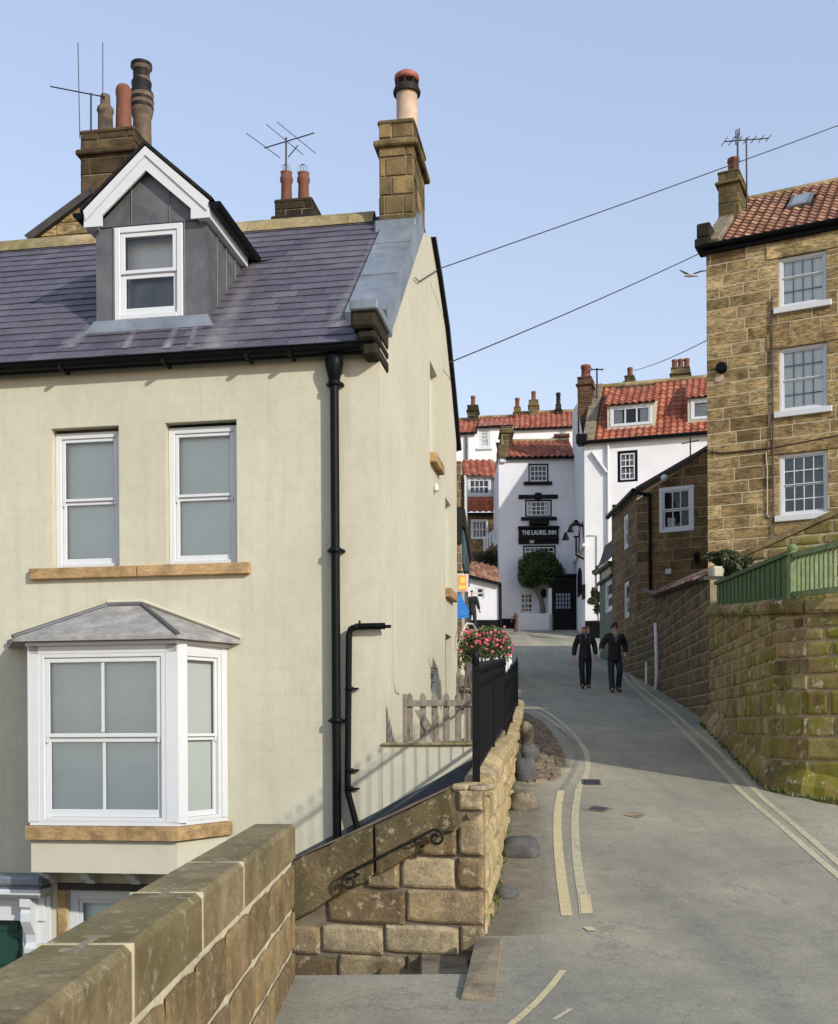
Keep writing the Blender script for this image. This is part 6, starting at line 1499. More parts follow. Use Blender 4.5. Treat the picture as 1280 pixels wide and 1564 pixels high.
mb = MB(); mb.tube([TP(829, 944), TP(829.5, 930), TP(827, 917), TP(821, 905), TP(815, 893), TP(812, 880)], [.14, .12, .11, .10, .09, .07], 10)
mb.tube([TP(820, 903), TP(828, 890), TP(836, 880)], [.07, .06, .04], 8); mb.tube([TP(816, 896), TP(806, 886), TP(800, 876)], [.06, .05, .03], 8); mb.build('trunk', M['bark'], tr)
def blob(x, y, rx_, ry_, Y): c = P(x, y, Y); return (c.x, c.y, c.z, rx_/1700*Y, rx_/1700*Y*.8, ry_/1700*Y)
leaves('crown', M['laurel'], tr, [blob(822, 866, 32, 24, ty), blob(810, 882, 20, 17, ty), blob(838, 872, 22, 20, ty-.1), blob(826, 856, 24, 15, ty), blob(858, 874, 7, 8, ty), blob(848, 886, 12, 7, ty)], 16000, .055, 3)
mb = MB(); c = blob(822, 867, 26, 18, ty); rows = []
for i in range(9): th = math.pi*i/8; rows.append([(c[0]+c[3]*math.sin(th)*math.cos(j*.5236), c[1]+c[4]*math.sin(th)*math.sin(j*.5236), c[2]+c[5]*math.cos(th)) for j in range(12)])
mb.grid(rows, closed=True, r=.1); mb.build('inner_foliage', M['laurel'], tr)
# climber by the shop
cl = thing('climbing_shrub', 'thin dark shrub climbing the white wall beside the green shop', 'shrub', P(912, 948, 44.2))
mb = MB()
for pts in ([(914, 950), (912, 925), (911, 900), (910, 875), (911, 866)], [(912, 930), (905, 912), (907, 903)], [(912, 920), (918, 908)], [(911, 880), (904, 874)], [(911, 900), (916, 890)]): mb.tube([P(x, y, 44.2) for x, y in pts], .03, 5)
mb.build('stem', M['bark'], cl)
leaves('foliage', M['ivy'], cl, [blob(908, 905, 5, 7, 44.1), blob(905, 918, 7, 5, 44.1), blob(915, 912, 5, 8, 44.1), blob(910, 874, 5, 3, 44.1), blob(912, 867, 2, 3, 44.1), blob(912, 930, 4, 9, 44.1)], 900, .09, 5)
# ivy over the wall top
iv = thing('ivy_bush', 'dark reddish ivy bush tumbling over the wall left of the green fence', 'bush', P(1110, 880, 21.2))
leaves('foliage', M['ivy'], iv, [blob(1108, 854, 24, 10, 19.2), blob(1125, 864, 20, 14, 19.1), blob(1092, 850, 15, 7, 19.8), blob(1140, 858, 11, 9, 19.0), blob(1118, 874, 13, 9, 19.2), blob(1108, 846, 20, 5, 19.2)], 4200, .04, 6)
mb = MB(); mb.tube([P(1095, 905, 21.3), P(1100, 870, 21.3), P(1110, 850, 21.3)], .03, 6); mb.tube([P(1110, 890, 21.4), P(1122, 862, 21.3)], .02, 6); mb.build('stem', M['bark'], iv)
bp = P(1098, 880, 21.2); mb = MB(); mb.bbox(bp.x-.16, bp.x+.14, bp.y-.16, bp.y+.2, 2.2, P(1098, 866, 21.2).z, .04); mb.build('gate_pier', M['beige'], None, tg('pale rendered gate pier between the tiled lane wall and the green fence', 'pier'), origin=(bp.x, bp.y, 2.2))
# weeds on the W2 coping and at wall foot
wd = MB(); 
rg = random.Random(9)
for (x, y, Y, n_) in [(1150, 936, 16.5, 16), (1165, 934, 15.6, 14), (1185, 931, 14.8, 14), (1205, 930, 14.4, 10), (1120, 937, 18.3, 12), (1135, 937, 17.2, 12)]:
    c = P(x, y, Y)
    for _ in range(n_*3):
        b = c+Vector((rg.gauss(0, .10), rg.gauss(.25, .25), rg.uniform(-.03, .03))); h = rg.uniform(.04, .12); l = Vector((rg.gauss(0, .03), rg.gauss(0, .03), h)); t = Vector((.012, 0, 0)); wd.face([tuple(b-t), tuple(b+t), tuple(b+l)], r=rg.random())
for _ in range(500):
    i = rg.randrange(len(pw)-1); t = rg.random(); x = pw[i][0]+(pw[i+1][0]-pw[i][0])*t; y = pw[i][1]+(pw[i+1][1]-pw[i][1])*t
    b = Vector((x-.16-rg.uniform(0, .06), y-.06, gzs(y))); h = rg.uniform(.02, .08); wd.face([tuple(b+Vector((-.012, 0, 0))), tuple(b+Vector((.012, 0, 0))), tuple(b+Vector((rg.gauss(0, .03), rg.gauss(0, .03), h)))], r=rg.random())
for _ in range(160):
    y = rg.uniform(8.4, 15) if rg.random() < .5 else rg.gauss(9.2, .25); b = Vector((ip(LE, y)+rg.uniform(.0, .05), y, gzs(y))); h = rg.uniform(.02, .07); wd.face([tuple(b+Vector((-.01, 0, 0))), tuple(b+Vector((.012, 0, 0))), tuple(b+Vector((rg.gauss(0, .03), rg.gauss(0, .03), h)))], r=rg.random())
wd.build('weeds', M['grassy'], None, {'kind': 'stuff', 'label': 'sparse weeds in the wall joints and along the wall feet', 'category': 'weeds'})
# pink flowers in a planter behind the railing
Yf = 16.6; pf = thing('flower_planter', 'rustic planter overflowing with pink flowers behind the railings', 'planter', P(740, 1100, Yf))
leaves('foliage', M['leafy'], pf, [blob(740, 985, 38, 22, Yf), blob(712, 990, 14, 24, Yf), blob(768, 990, 16, 24, Yf+.2), blob(750, 970, 26, 14, Yf), blob(708, 1010, 10, 14, Yf)], 3800, .028, 12)
rg = random.Random(31); mb = MB()
fl = [(rg.gauss(737, 20), rg.gauss(974, 10)) for _ in range(60)]+[(rg.gauss(772, 8), rg.gauss(980, 12)) for _ in range(16)]+[(rg.gauss(706, 5), rg.gauss(972, 8)) for _ in range(8)]
for x, y in fl:
    if x < 704 or x > 784 or y < 957: continue
    c = P(x, y, Yf-.30-rg.uniform(0, .25)); s = rg.uniform(.014, .026); rr_ = rg.random()
    for k in range(7):
        d = Vector((rg.gauss(0, 1), rg.gauss(0, 1)-.6, rg.gauss(0, 1))).normalized(); u = d.cross(Vector((0, 0, 1))).normalized(); v = d.cross(u); q = c+d*s*.6
        mb.face([tuple(q-u*s*.8), tuple(q-v*s*.8), tuple(q+u*s*.8), tuple(q+v*s*.8)], r=min(1, max(0, rr_+rg.uniform(-.3, .3))))
mb.build('flowers', M['petal'], pf, {'kind': 'stuff'})
mb = MB()
for x0, y0, x1, y1 in [(703, 1095, 716, 1010), (728, 1095, 712, 1012), (722, 1098, 726, 1000), (745, 1090, 735, 1000), (760, 1085, 752, 1005), (700, 1050, 740, 1045), (703, 1068, 742, 1066), (740, 1020, 755, 1000)]: mb.tube([P(x0, y0, Yf), P(x1, y1, Yf-.1)], .02, 6)
mb.build('branch_stand', M['bark'], pf)
q0, q1 = P(701, 1052, Yf+.2), P(727, 1085, Yf+.2); mb = MB()
for i in range(4):
    z = q1.z+(q0.z-q1.z)*i/4; mb.bbox(q0.x, q1.x, q0.y-.1, q0.y+.25, z+.01, z+(q0.z-q1.z)/4-.01, .015, r=rng.random())
mb.build('trough', M['bark'], pf)
# white board fence behind it
bf = thing('slat_fence', 'pale narrow slat fence behind the pink flowers', 'fence', P(760, 1050, 19.5))
for i, x in enumerate((731, 738, 745, 752, 759, 766, 773, 779)):
    a = P(x, 1000 if i < 7 else 998, 19.5); b = P(x, 1035, 19.5); mb = MB(); mb.bbox(a.x-.03, a.x+.03, a.y-.012, a.y+.012, b.z-.3, a.z, .004); mb.build('slat', M['whitewall'] if i == 7 else M['curtain'], bf)
mb = MB(); a, b = P(727, 1012, 19.52), P(782, 1012, 19.52); mb.bbox(a.x, b.x, a.y+.015, a.y+.04, a.z-.03, a.z+.03, .004); mb.build('rail', M['curtain'], bf)

# ================================================================ buildings at the back left
FC_ = vframe(722, 47.5, (1, 0)); cot = thing('white_cottage', 'small white lean-to cottage with rusty red roof left of the inn', 'cottage', FC_.w((.6, 0, 6)))
c1q = FC_.rect(726, 896, 741, 915); zl, zr_ = FC_.px(722, 882)[1], FC_.px(765, 893)[1]; Wc = FC_.px(765, 900)[0]
mb = MB(FC_); wall(mb, [(-.6, 4.8), (Wc, 4.8), (Wc, zr_), (-.6, zl+.15)], [c1q], rev=.1); mb.build('front_wall', M['greywhite'], cot)
window(FC_, c1q, cot, 0, fw=.07, sash=.04, back='darkroom', depth=.06)
mb = MB(FC_); g_ = [(-.6, .2, zl+.15), (Wc, .2, zr_), (Wc, -1.6, zr_+1.0), (-.6, -1.6, zl+1.15)]
gC = slope(FC_, .2, (zl+zr_)/2, -1.7, (zl+zr_)/2+.95); mb = MB(gC)
def tiltc(): pass
AC = Vector((Wc+.6, 0, zr_-zl-.15)).normalized(); CC = Vector((0, 1.7, .95)).normalized(); gC = Frame(FC_.w((-.6, .2, zl+.15)), AC, (AC.cross(CC)), CC); gC = Frame(gC.O, AC, gC.B if gC.B.z > 0 else -gC.B, CC)
mb = MB(gC); pantiles(mb, 0, Wc+.6, 1.9, .26, .3, seed=4, amp=.045); mb.build('pantile_roof', M['tileold'], cot)
mb = MB(FC_); mb.prism([(-.7, zl+.12), (Wc, zr_-.04), (Wc, zr_+.06), (-.7, zl+.22)], .0, .28, 'sz'); mb.build('fascia', M['black'], cot)
mb = MB(FC_); s_ = Wc-.03; mb.tube([(s_, .08, 5), (s_, .08, zr_)], .06, 6); mb.build('downpipe', M['black'], cot)
mb = MB(FC_); mb.box(-.6, Wc, 0, .06, 4.8, FC_.px(740, 947)[1]); mb.build('plinth', M['black'], cot)
# brown and red tile-hung house
FR = vframe(700, 56.0, (1, 0)); red = thing('tile_hung_house', 'stone house with red tile-hung bay and multi-pane windows left of the inn', 'house', FR.w((1, 0, 7)))
def Q(x0, y0, x1, y1, o=0): return FR.rect(x0, y0, x1, y1, o)
WR = FR.px(775, 800)[0]; r1_, r2_ = Q(715, 731, 749, 756, .5), Q(719, 793, 746, 823)
sh_ = FR.px(0, 783)[1]
stonewall(FR, [(0, 6), (WR, 6), (WR, FR.px(720, 784)[1]), (0, FR.px(720, 784)[1])], [r2_], 'st_brown', 'mortard', red, (.25, .35), (.5, .9), 5, name='stone_wall')
window(FR, r2_, red, -.03, nx=4, nz=(2, 2), meet=False, fw=.08, sash=.05, bar=.04, back='voile')
zt1, zt2_ = FR.px(720, 784)[1], FR.px(720, 730, .5)[1]
mb = MB(FR); bx0, bx1 = Q(712, 740, 753, 780, .5)[:2]; wall(mb, [(bx0, zt1), (bx1, zt1), (bx1, zt2_+.1), (bx0, zt2_+.1)], [r1_], o=.5, rev=.05)
for s_ in (bx0, bx1): mb.face([(s_, .5, zt1), (s_, -1, zt1), (s_, -1, zt2_+.8), (s_, .5, zt2_+.1)])
bb = mb.build('bay', M['white'], red); window(FR, r1_, bb, .53, nx=4, nz=(2, 2), meet=False, fw=.07, sash=.05, bar=.04, back='voile', name='bay_window')
gh = Frame(FR.w((0, .52, zt1)), FR.A, FR.B, FR.C); hb = Q(712, 758, 753, 784, .5); mb = MB(gh); slates(mb, hb[0], hb[1], hb[3]-hb[2]-.1, .18, .18, [(hb[0], 0), (hb[1], 0), (hb[1], hb[3]-hb[2]-.12), (hb[0], hb[3]-hb[2]-.12)], seed=4, lift=.02); mb.build('hung_tiles', M['tileflat'], bb)
gR = slope(FR, .75, zt2_+.05, -1.6, FR.px(735, 703, -1.6)[1]); mb = MB(gR); pantiles(mb, FR.px(708, 720)[0], FR.px(757, 720)[0], gR.L, .32, .34, seed=15, amp=.06); mb.build('bay_roof', M['tile'], bb)
gR2 = slope(FR, .25, zt1+.02, -2.4, FR.px(760, 706, -2.4)[1]); mb = MB(gR2); pantiles(mb, 0, WR+.4, gR2.L, .3, .34, seed=16, amp=.06); mb.build('main_roof', M['tile'], red)
mb = MB(FR); mb.tube([(bx1+.05, .6, zt1+.1), (bx1+.05, .6, zt2_)], .05, 6); mb.box(bx0, WR, .2, .3, zt1-.15, zt1-.02); mb.build('gutter', M['black'], red)
# bank with picket fence
FK = vframe(700, 51.5, (1, 0)); mb = MB(FK); kk = [FK.px(x, y) for x, y in [(700, 872), (722, 862), (742, 848), (752, 838), (768, 822), (768, 900), (700, 900)]]
mb.prism(kk, -2, 0, 'sz'); bank = mb.build('bank_wall', M['st_w1'], None, tg('rough brown stone bank below the white picket fence', 'retaining wall'), origin=FK.w((1, 0, 7)))
leaves('bank_plants', M['ivy'], None, [(FK.px(745, 850)[0]+FK.O.x, 51.3, FK.px(745, 852)[1], .7, .2, .3), (FK.px(728, 862)[0]+FK.O.x, 51.3, FK.px(728, 862)[1], .8, .2, .2)], 600, .09, 8, {'kind': 'stuff', 'label': 'dark green plants growing along the stone bank', 'category': 'ground cover'}, origin=FK.w((1, 0, 7)))
pk = thing('picket_fence', 'short white picket fence stepping up the bank beside the inn', 'fence', FK.w((1.3, .1, 8)))
for i in range(7):
    x = 740+i*4.2; yb = 842-i*4.2; yt = yb-24+i*1.2; a = FK.px(x, yt, .1); b = FK.px(x, yb, .1); mb = MB(FK); mb.prism([(a[0]-.045, b[1]), (a[0]+.045, b[1]), (a[0]+.045, a[1]-.06), (a[0], a[1]), (a[0]-.045, a[1]-.06)], .08, .11, 'sz'); mb.build('picket', M['white'], pk)
a, b = FK.px(738, 826, .1), FK.px(768, 806, .1); mb = MB(FK); mb.prism([a, b, (b[0], b[1]+.1), (a[0], a[1]+.1)], .05, .075, 'sz'); mb.build('rail', M['white'], pk)
# top terrace row
FTp = vframe(690, 66.0, (1, -.12))
def terrace(x0, x1, ye0, ye1, yr0, yr1, ybase, lab, wins, seed):
    t = thing('terrace_house', lab, 'house', FTp.w((FTp.px(x0, 650)[0], 0, 10))); s0, z0 = FTp.px(x0, ye0); s1, z1 = FTp.px(x1, ye1); ze_ = (z0+z1)/2; zr1_ = (FTp.px(x0, yr0, -2.5)[1]+FTp.px(x1, yr1, -2.5)[1])/2
    zbs_ = FTp.px(x0, ybase)[1]; mb = MB(FTp); hs = [FTp.rect(*w_) for w_ in wins]; wall(mb, [(s0, zbs_), (s1, zbs_), (s1, ze_), (s0, ze_)], hs, rev=.1); mb.face([(s0, 0, zbs_), (s0, -5, zbs_), (s0, -5, ze_), (s0, 0, ze_)]); mb.build('wall', M['whitewall'], t)
    for h_ in hs: window(FTp, h_, t, -.02, nx=3, nz=(2, 2), fw=.12, sash=.07, bar=.05, back='darkroom', curtains=True, sill=(.15, .12, .1))
    g = slope(FTp, .2, ze_-.03, -2.5, zr1_); mb = MB(g); pantiles(mb, s0, s1, g.L, .30, .36, seed=seed, amp=.06); mb.build('pantile_roof', M['tile'], t)
    mb = MB(FTp); mb.tube([(s0, -2.5, zr1_+.03), (s1, -2.5, zr1_+.03)], .13, 6); mb.build('ridge_tile', M['ridge'], t)
    mb = MB(FTp); mb.tube([(s0, .2, ze_), (s1, .2, ze_)], .07, 6); mb.build('gutter', M['black'], t); return t
t1_ = terrace(680, 729, 664, 662, 643, 641, 705, 'leftmost white terrace house on the top row, beside the cream gable', [], 21)
t2_ = terrace(729, 784, 655, 650, 640, 636, 705, 'white terrace house with one dark multi-pane window above the tile-hung house', [(732, 656, 748, 684)], 22)
t3_ = terrace(784, 882, 658, 652, 633, 628, 690, 'white terrace house with low wall strip directly above the inn roof', [(852, 656, 864, 665)], 23)
mb = MB(FTp); s_ = FTp.px(713, 680, .1)[0]; mb.tube([(s_, .1, FTp.px(713, 704)[1]), (s_, .1, FTp.px(713, 664)[1])], .08, 6); mb.build('downpipe', M['leaddark'], t1_)
q = FTp.rect(846, 664, 870, 668, .2); mb = MB(FTp); mb.bbox(q[0], q[1], .0, .5, q[2], q[3], .02); mb.build('flat_hood', M['brick'], t3_)
for (x0, x1, yt, yb, mt, py, par_) in ((714, 730, 619, 648, 'st_dark', 605, t1_), (785, 795, 622, 642, 'st_chim', 608, t3_), (808, 822, 611, 640, 'st_chim', 598, t3_), (849, 857, 618, 636, 'st_dark', 600, t3_)):
    q = FTp.rect(x0, yt, x1, yb+6, -2.0); cq = chimney(FTp, q, -2.9, -2.0, par_, mt, seed=x0, cap=.12); cq.name = 'chimney_stack'
    mb = MB(FTp); zp = FTp.px(x0, py, -2.4)[1]; pot(mb, FTp, (q[0]+q[1])/2, -2.45, q[3], .16, zp-q[3]); mb.build('chimney_pot', M['blackmat' if x0 in (849,) else 'terracotta'], cq)

# ================================================================ shop row just past the cream house
SY = 29.0; cS = P(706.5, HY, SY); fS = P(716.5, HY, 34.5); FSh = Frame((cS.x, cS.y, 0), (fS.x-cS.x, fS.y-cS.y)); Ls = math.hypot(fS.x-cS.x, fS.y-cS.y)
shp = thing('corner_shop', 'narrow shop past the cream gable with teal shopfront and dark timber trim', 'shop', FSh.w((2, 0, 3)))
FSf = Frame((cS.x-3, cS.y, 0), (1, 0)); zt_ = P(706, 704, SY).z
stonewall(FSf, [(0, 2), (3, 2), (3, zt_), (0, zt_)], [], 'st_brown', 'mortarm', shp, (.2, .28), (.3, .6), 14, name='end_wall')
mb = MB(FSh); mb.face([(0, 0, 2), (Ls, 0, 2), (Ls, 0, zt_-.6), (0, 0, zt_)]); mb.build('street_wall', M['beige'], shp)
mb = MB(FSf); q = FSf.rect(698, 775, 707, 830); mb.box(1.5, 3.02, 0, .08, q[2], q[3]); mb.build('dark_boarding', M['blackmat'], shp)
mb = MB(FSh); z0_, z1_ = FSh.px(710, 880)[1], FSh.px(710, 832)[1]; mb.bbox(.2, Ls*.9, 0, .06, z0_, z1_, .02); mb.build('shopfront', M['teal'], shp)
mb = MB(FSh); z2_ = FSh.px(710, 790)[1]; mb.prism([(0, z1_+.05), (Ls, z1_-.1), (Ls, z1_+.25), (0, z1_+.5)], 0, .10, 'sz'); mb.bbox(0, .6, .0, .07, z1_+.5, z2_+.6, .02); mb.build('timber_trim', M['blackmat'], shp)
mb = MB(FSh); mb.bbox(Ls*.3, Ls*.5, 0, .08, z1_+.5, FSh.px(709, 735)[1], .01); mb.build('white_board', M['white'], shp)
aw = MB(); a0 = P(697, 904, 31); a1 = P(697, 932, 31); b1 = P(716.5, 938, 30.2); b0 = P(699, 905, 33.5)
pA = [P(690, 903, 28.6), P(700, 903, 28.7), P(716.5, 932, 27.9), P(690, 936, 27.6)]; aw.face([tuple(p) for p in pA]); aw.face([(p.x, p.y-.02, p.z-.12) for p in pA]); aw.face([tuple(pA[2]), tuple(pA[3]), (pA[3].x, pA[3].y, pA[3].z-.18), (pA[2].x, pA[2].y, pA[2].z-.18)])
for t in (0, 1): aw.face([tuple(pA[1]), tuple(pA[2]), (pA[2].x, pA[2].y, pA[2].z-.18), (pA[1].x, pA[1].y, pA[1].z-.18)])
aw.build('awning', M['blue'], shp)
hs = thing('hanging_sign', 'square orange and yellow sign board hanging over the blue awning', 'sign', P(706, 890, 28.6)); q0, q1 = P(698, 877, 28.6), P(715.5, 904, 28.6)
mb = MB(); mb.bbox(q0.x, q1.x, q0.y-.03, q0.y+.03, q1.z, q0.z, .01); sb = mb.build('sign_board', M['white'], hs)
mb = MB(); iw = (q1.x-q0.x); ih = q0.z-q1.z; mb.box(q0.x+.03, q1.x-.05, q0.y-.04, q0.y-.031, q1.z+.03, q0.z-.03); mb.build('sign_face', M['orange'], hs)
mb = MB(); mb.box(q0.x+.04, q1.x-.07, q0.y-.046, q0.y-.041, q1.z+ih*.16, q1.z+ih*.34); mb.box(q0.x+.06, q1.x-.09, q0.y-.046, q0.y-.041, q1.z+ih*.5, q1.z+ih*.56); mb.lathe([(.075, 0), (.075, .006)], ((q0.x+q1.x)/2, q0.y-.047, q1.z+ih*.68), 14, axis='y'); mb.build('sign_emblem', M['yellowp'], hs)
mb = MB(); mb.tube([(q0.x-.2, q0.y+.0, q0.z+.06), (q1.x, q0.y+.0, q0.z+.06)], .02, 6); mb.build('bracket', M['black'], hs)

# ================================================================ chimneys and roofs behind the cream house
FB3 = vframe(60, 19.5, (1, -.16)); bh = thing('rear_stone_house', 'stone house behind the cream roof with a wide sooty four-pot chimney', 'house', FB3.w((1, 0, 7)))
g0, g1_, g2_ = FB3.px(50, 372), FB3.px(145, 300), FB3.px(255, 372)
mb = MB(FB3); reg = [(g0[0], 5), (g2_[0]+.2, 5), g2_, g1_, g0]; wall(mb, [reg[0], reg[1], reg[2], reg[3], reg[4]], m=1); stones(mb, reg, (.2, .26), (.4, .7), seed=7, m=0); mb.build('gable_wall', [M['st_tall'], M['mortarm']], bh)
mb = MB(FB3)
for a, b in ((g0, g1_), (g1_, g2_)): mb.prism([a, b, (b[0], b[1]+.14), (a[0]-.1, a[1]+.10)], -5, .12, 'sz')
mb.build('roof', M['verge'], bh)
cb = FB3.rect(124, 213, 212, 310, .0); zc = FB3.px(170, 200)[1]
cq = chimney(FB3, (cb[0], FB3.px(206, 250)[0], g1_[1]-.8, zc), -1.9, .02, bh, 'st_soot', seed=3, hr=(.26, .32), wr=(.5, .9), cap=.14); cq.name = 'chimney_stack'
def POT(x, yb, yt, r, mat, parent, f, o, prof=None):
    s_, z0_ = f.px(x, yb, o); z0_ = yb if yb < 50 else z0_; z1_ = f.px(x, yt, o)[1]; mb = MB(f); h = z1_-z0_
    if prof: mb.lathe([(a*r, b*h) for a, b in prof], (s_, o, z0_), 18)
    else: pot(mb, f, s_, o, z0_, r, h)
    return mb.build('chimney_pot', mat, parent)
zc += .04
POT(160, zc, 146, .15, M['potstone'], cq, FB3, -.4, [(1, 0), (.9, .1), (.85, .6), (1, .66), (.95, .72), (.6, .8), (.55, 1), (.5, 1)])
POT(188, zc, 132, .15, M['terracotta'], cq, FB3, -.5, [(1, 0), (.85, .8), (.95, .88), (.9, .95), (.7, 1)])
POT(216, zc, 99, .18, M['potstone'], cq, FB3, -1.0, [(1, 0), (.95, .05), (.9, .4), (1.05, .45), (1.15, .5), (1.0, .54), (1.2, .58), (1.05, .62), (1.2, .66), (1.0, .7), (.8, .74), (1.0, .8), (.8, .85), (.8, .93), (1.05, .96), (1.0, 1), (.6, 1)])
s_, z9 = FB3.px(216, 99, -1.0); hh_ = z9-zc; mb = MB(FB3)
mb.lathe([(.19, hh_*.50), (.22, hh_*.53), (.19, hh_*.56), (.225, hh_*.60), (.19, hh_*.64), (.22, hh_*.68), (.17, hh_*.73), (.185, hh_*.8), (.15, hh_*.84), (.15, hh_*.94), (.195, hh_*.965), (.19, hh_*1.005)], (s_, -1.0, zc), 18); mb.build('pot_cowl', M['blackmat'], cq)
pb = FB3.w((FB3.px(142, 250)[0], -.3, 0)); mb = MB(FB3)
def q3(x, y, o=-.3): s_, z_ = FB3.px(x, y, o); return (s_, o, z_)
mb.tube([q3(139, 198), q3(139, 142)], .017, 6); mb.tube([q3(77, 132), q3(160, 148)], .012, 6); mb.tube([q3(119, 65), q3(122, 211)], .008, 6); mb.tube([q3(157, 65), q3(157, 150)], .008, 6)
mb.build('radio_aerial', M['iron'], cq)
# middle black chimney
FM = vframe(420, 22.5, (1, -.16)); mh = thing('rear_chimney_house', 'house behind the ridge showing only its black two-pot chimney and aerial', 'house', FM.w((.3, -1, 6)))
cm_ = FM.rect(420, 306, 476, 345); cq = chimney(FM, (cm_[0], cm_[1], 6.5, cm_[3]), -.9, .0, mh, 'st_dark', seed=19, cap=.14); cq.name = 'chimney_stack'
mb = MB(FM); zq = FM.px(450, 350)[1]; mb.prism([(.9, 5.5), (-3, 3.5), (-3, 5.5)], 0, 0.01, 'oz') if False else mb.face([(-3, 1.0, zq-1.6), (1.6, 1.0, zq-1.6), (1.6, -.5, zq-.1), (-3, -.5, zq-.1)]); mb.face([(-3, -2, zq-1.6), (1.6, -2, zq-1.6), (1.6, -.5, zq-.1), (-3, -.5, zq-.1)]); mb.build('roof', M['slate'], mh)
for x, yt in ((436, 264), (462, 265)): POT(x, cm_[3]+.04, yt, .125, M['terracotta'], cq, FM, -.4, [(1, 0), (.95, .1), (.85, .7), (1.05, .75), (1.05, .85), (.85, .95), (1, 1), (.7, 1)])
for x in (436, 462):
    s_, z_ = FM.px(x, 262, -.4); mb = MB(FM)
    for k in range(4): a = k*math.pi/4; mb.tube([(s_+.12*math.cos(a)*c_, -.4+.12*math.sin(a)*c_, z_+.16*math.sqrt(max(0, 1-c_*c_))) for c_ in (-1, -.7, 0, .7, 1)], .006, 4)
    mb.build('pot_guard', M['steel'], cq)
mb = MB(FM)
def q4(x, y, o=-.5): s_, z_ = FM.px(x, y, o); return (s_, o, z_)
mb.tube([q4(437, 285), q4(437, 210)], .02, 6); mb.tube([q4(404, 226), q4(480, 203)], .014, 6)
for (x0, y0, x1, y1) in ((376, 203, 428, 241), (407, 190, 463, 236), (423, 186, 482, 234)): mb.tube([q4(x0, y0, -.2), q4(x1, y1, -.8)], .008, 5)
mb.tube([q4(440, 240), q4(455, 222)], .012, 5)
mb.build('tv_aerial', M['iron'], cq)

# ================================================================ wires and gull
def wire(name, label, pts, rad):
    P3 = [P(*p) for p in pts]; mb = MB(); out = []
    for a, b in zip(P3, P3[1:]):
        for i in range(12): out.append(a.lerp(b, i/12))
    out.append(P3[-1]); n_ = len(out)
    sag = .004*(P3[-1]-P3[0]).length
    out = [p-Vector((0, 0, sag*4*(i/(n_-1))*(1-i/(n_-1)))) for i, p in enumerate(out)]
    mb.tube([tuple(p) for p in out], rad, 5); mb.build(name, M['iron'], None, tg(label, 'cable'), origin=P3[0])
wire('overhead_cable', 'upper overhead cable from the gable chimney up to the right edge', [(672, 410, 16.8), (1300, 177, 21), (1900, -45, 25)], .009)
wire('overhead_cable', 'lower overhead cable from the gable eaves towards the tall stone house', [(686, 554, 18.3), (1071, 386, 25.2)], .011)
wire('overhead_cable', 'short thin cable rising above the white house roof', [(968, 566, 44), (1079, 520, 26)], .012)
mb = MB(FG); k = [FG.px(x, y, .03) for x, y in [(634, 424), (640, 430), (672, 410)]]; mb.tube([(p[0], .03, p[1]) for p in k], .008, 5); mb.build('cable_lead', M['iron'], house)
gl = thing('gull', 'single gull gliding with raised wings left of the tall stone house', 'bird', P(1054, 420, 40))
mb = MB(); c = P(1054, 421, 40); u = .15
mb.tube([c+Vector((-.22, 0, -.02)), c+Vector((-.1, 0, .0)), c+Vector((.05, 0, .02)), c+Vector((.16, 0, .0)), c+Vector((.3, 0, -.02))], [.02, .06, .07, .05, .02], 8)
mb.build('body', M['gull'], gl)
for sgn_ in (-1, 1):
    mb = MB(); pts = [(0, 0), (.18, .10), (.38, .17), (.6, .2)] if sgn_ > 0 else [(0, 0), (-.14, .10), (-.26, .16), (-.38, .22)]
    rows = [[(c.x+x, c.y-.07+.02*i, c.z+z), (c.x+x, c.y+.09-.03*i, c.z+z-.02)] for i, (x, z) in enumerate(pts)]; mb.grid(rows); mb.grid([[(a, b, z_-.02) for a, b, z_ in r_] for r_ in rows]); mb.build('wing', M['gull'], gl)
# ================================================================ people
def skinned(name, chains, mat, parent, origin, scale, rot, sub=2, root=0):
    """chains: list of vertex dicts -> one continuous surface grown round a joint skeleton"""
    verts, edges, rad = chains
    me = bpy.data.meshes.new(name); me.from_pydata([Vector(v)*scale for v in verts], edges, [])
    ob = bpy.data.objects.new(name, me); C.objects.link(ob)
    md = ob.modifiers.new('skin', 'SKIN'); md.use_smooth_shade = True
    if not me.skin_vertices: me.attributes.new('tmp', 'FLOAT', 'POINT')
    for i, sv in enumerate(me.skin_vertices[0].data):
        r = rad[i]; r = (r, r) if not isinstance(r, tuple) else r; sv.radius = (r[0]*scale, r[1]*scale); sv.use_root = (i == root)
    s2 = ob.modifiers.new('sub', 'SUBSURF'); s2.levels = sub; s2.render_levels = sub
    dg = bpy.context.evaluated_depsgraph_get(); m2 = bpy.data.meshes.new_from_object(ob.evaluated_get(dg)); bpy.data.objects.remove(ob)
    Rm = Matrix.Rotation(rot, 4, 'Z')
    for v in m2.vertices: v.co = Rm @ v.co
    for p in m2.polygons: p.use_smooth = True
    m2.materials.clear(); m2.materials.append(mat); m2.name = name
    o = bpy.data.objects.new(name, m2); C.objects.link(o); o.parent = parent; return o
def mkskin():
    o = bpy.data.meshes.new('t'); return o
class Sk:
    def __init__(s): s.v = []; s.e = []; s.r = []
    def add(s, p, r, link=None): s.v.append(tuple(p)); s.r.append(r); i = len(s.v)-1; (s.e.append((link, i)) if link is not None else None); return i
    def chain(s, pts, rs, link=None):
        for p, r in zip(pts, rs): link = s.add(p, r, link)
        return link
    def t(s): return (s.v, s.e, s.r)
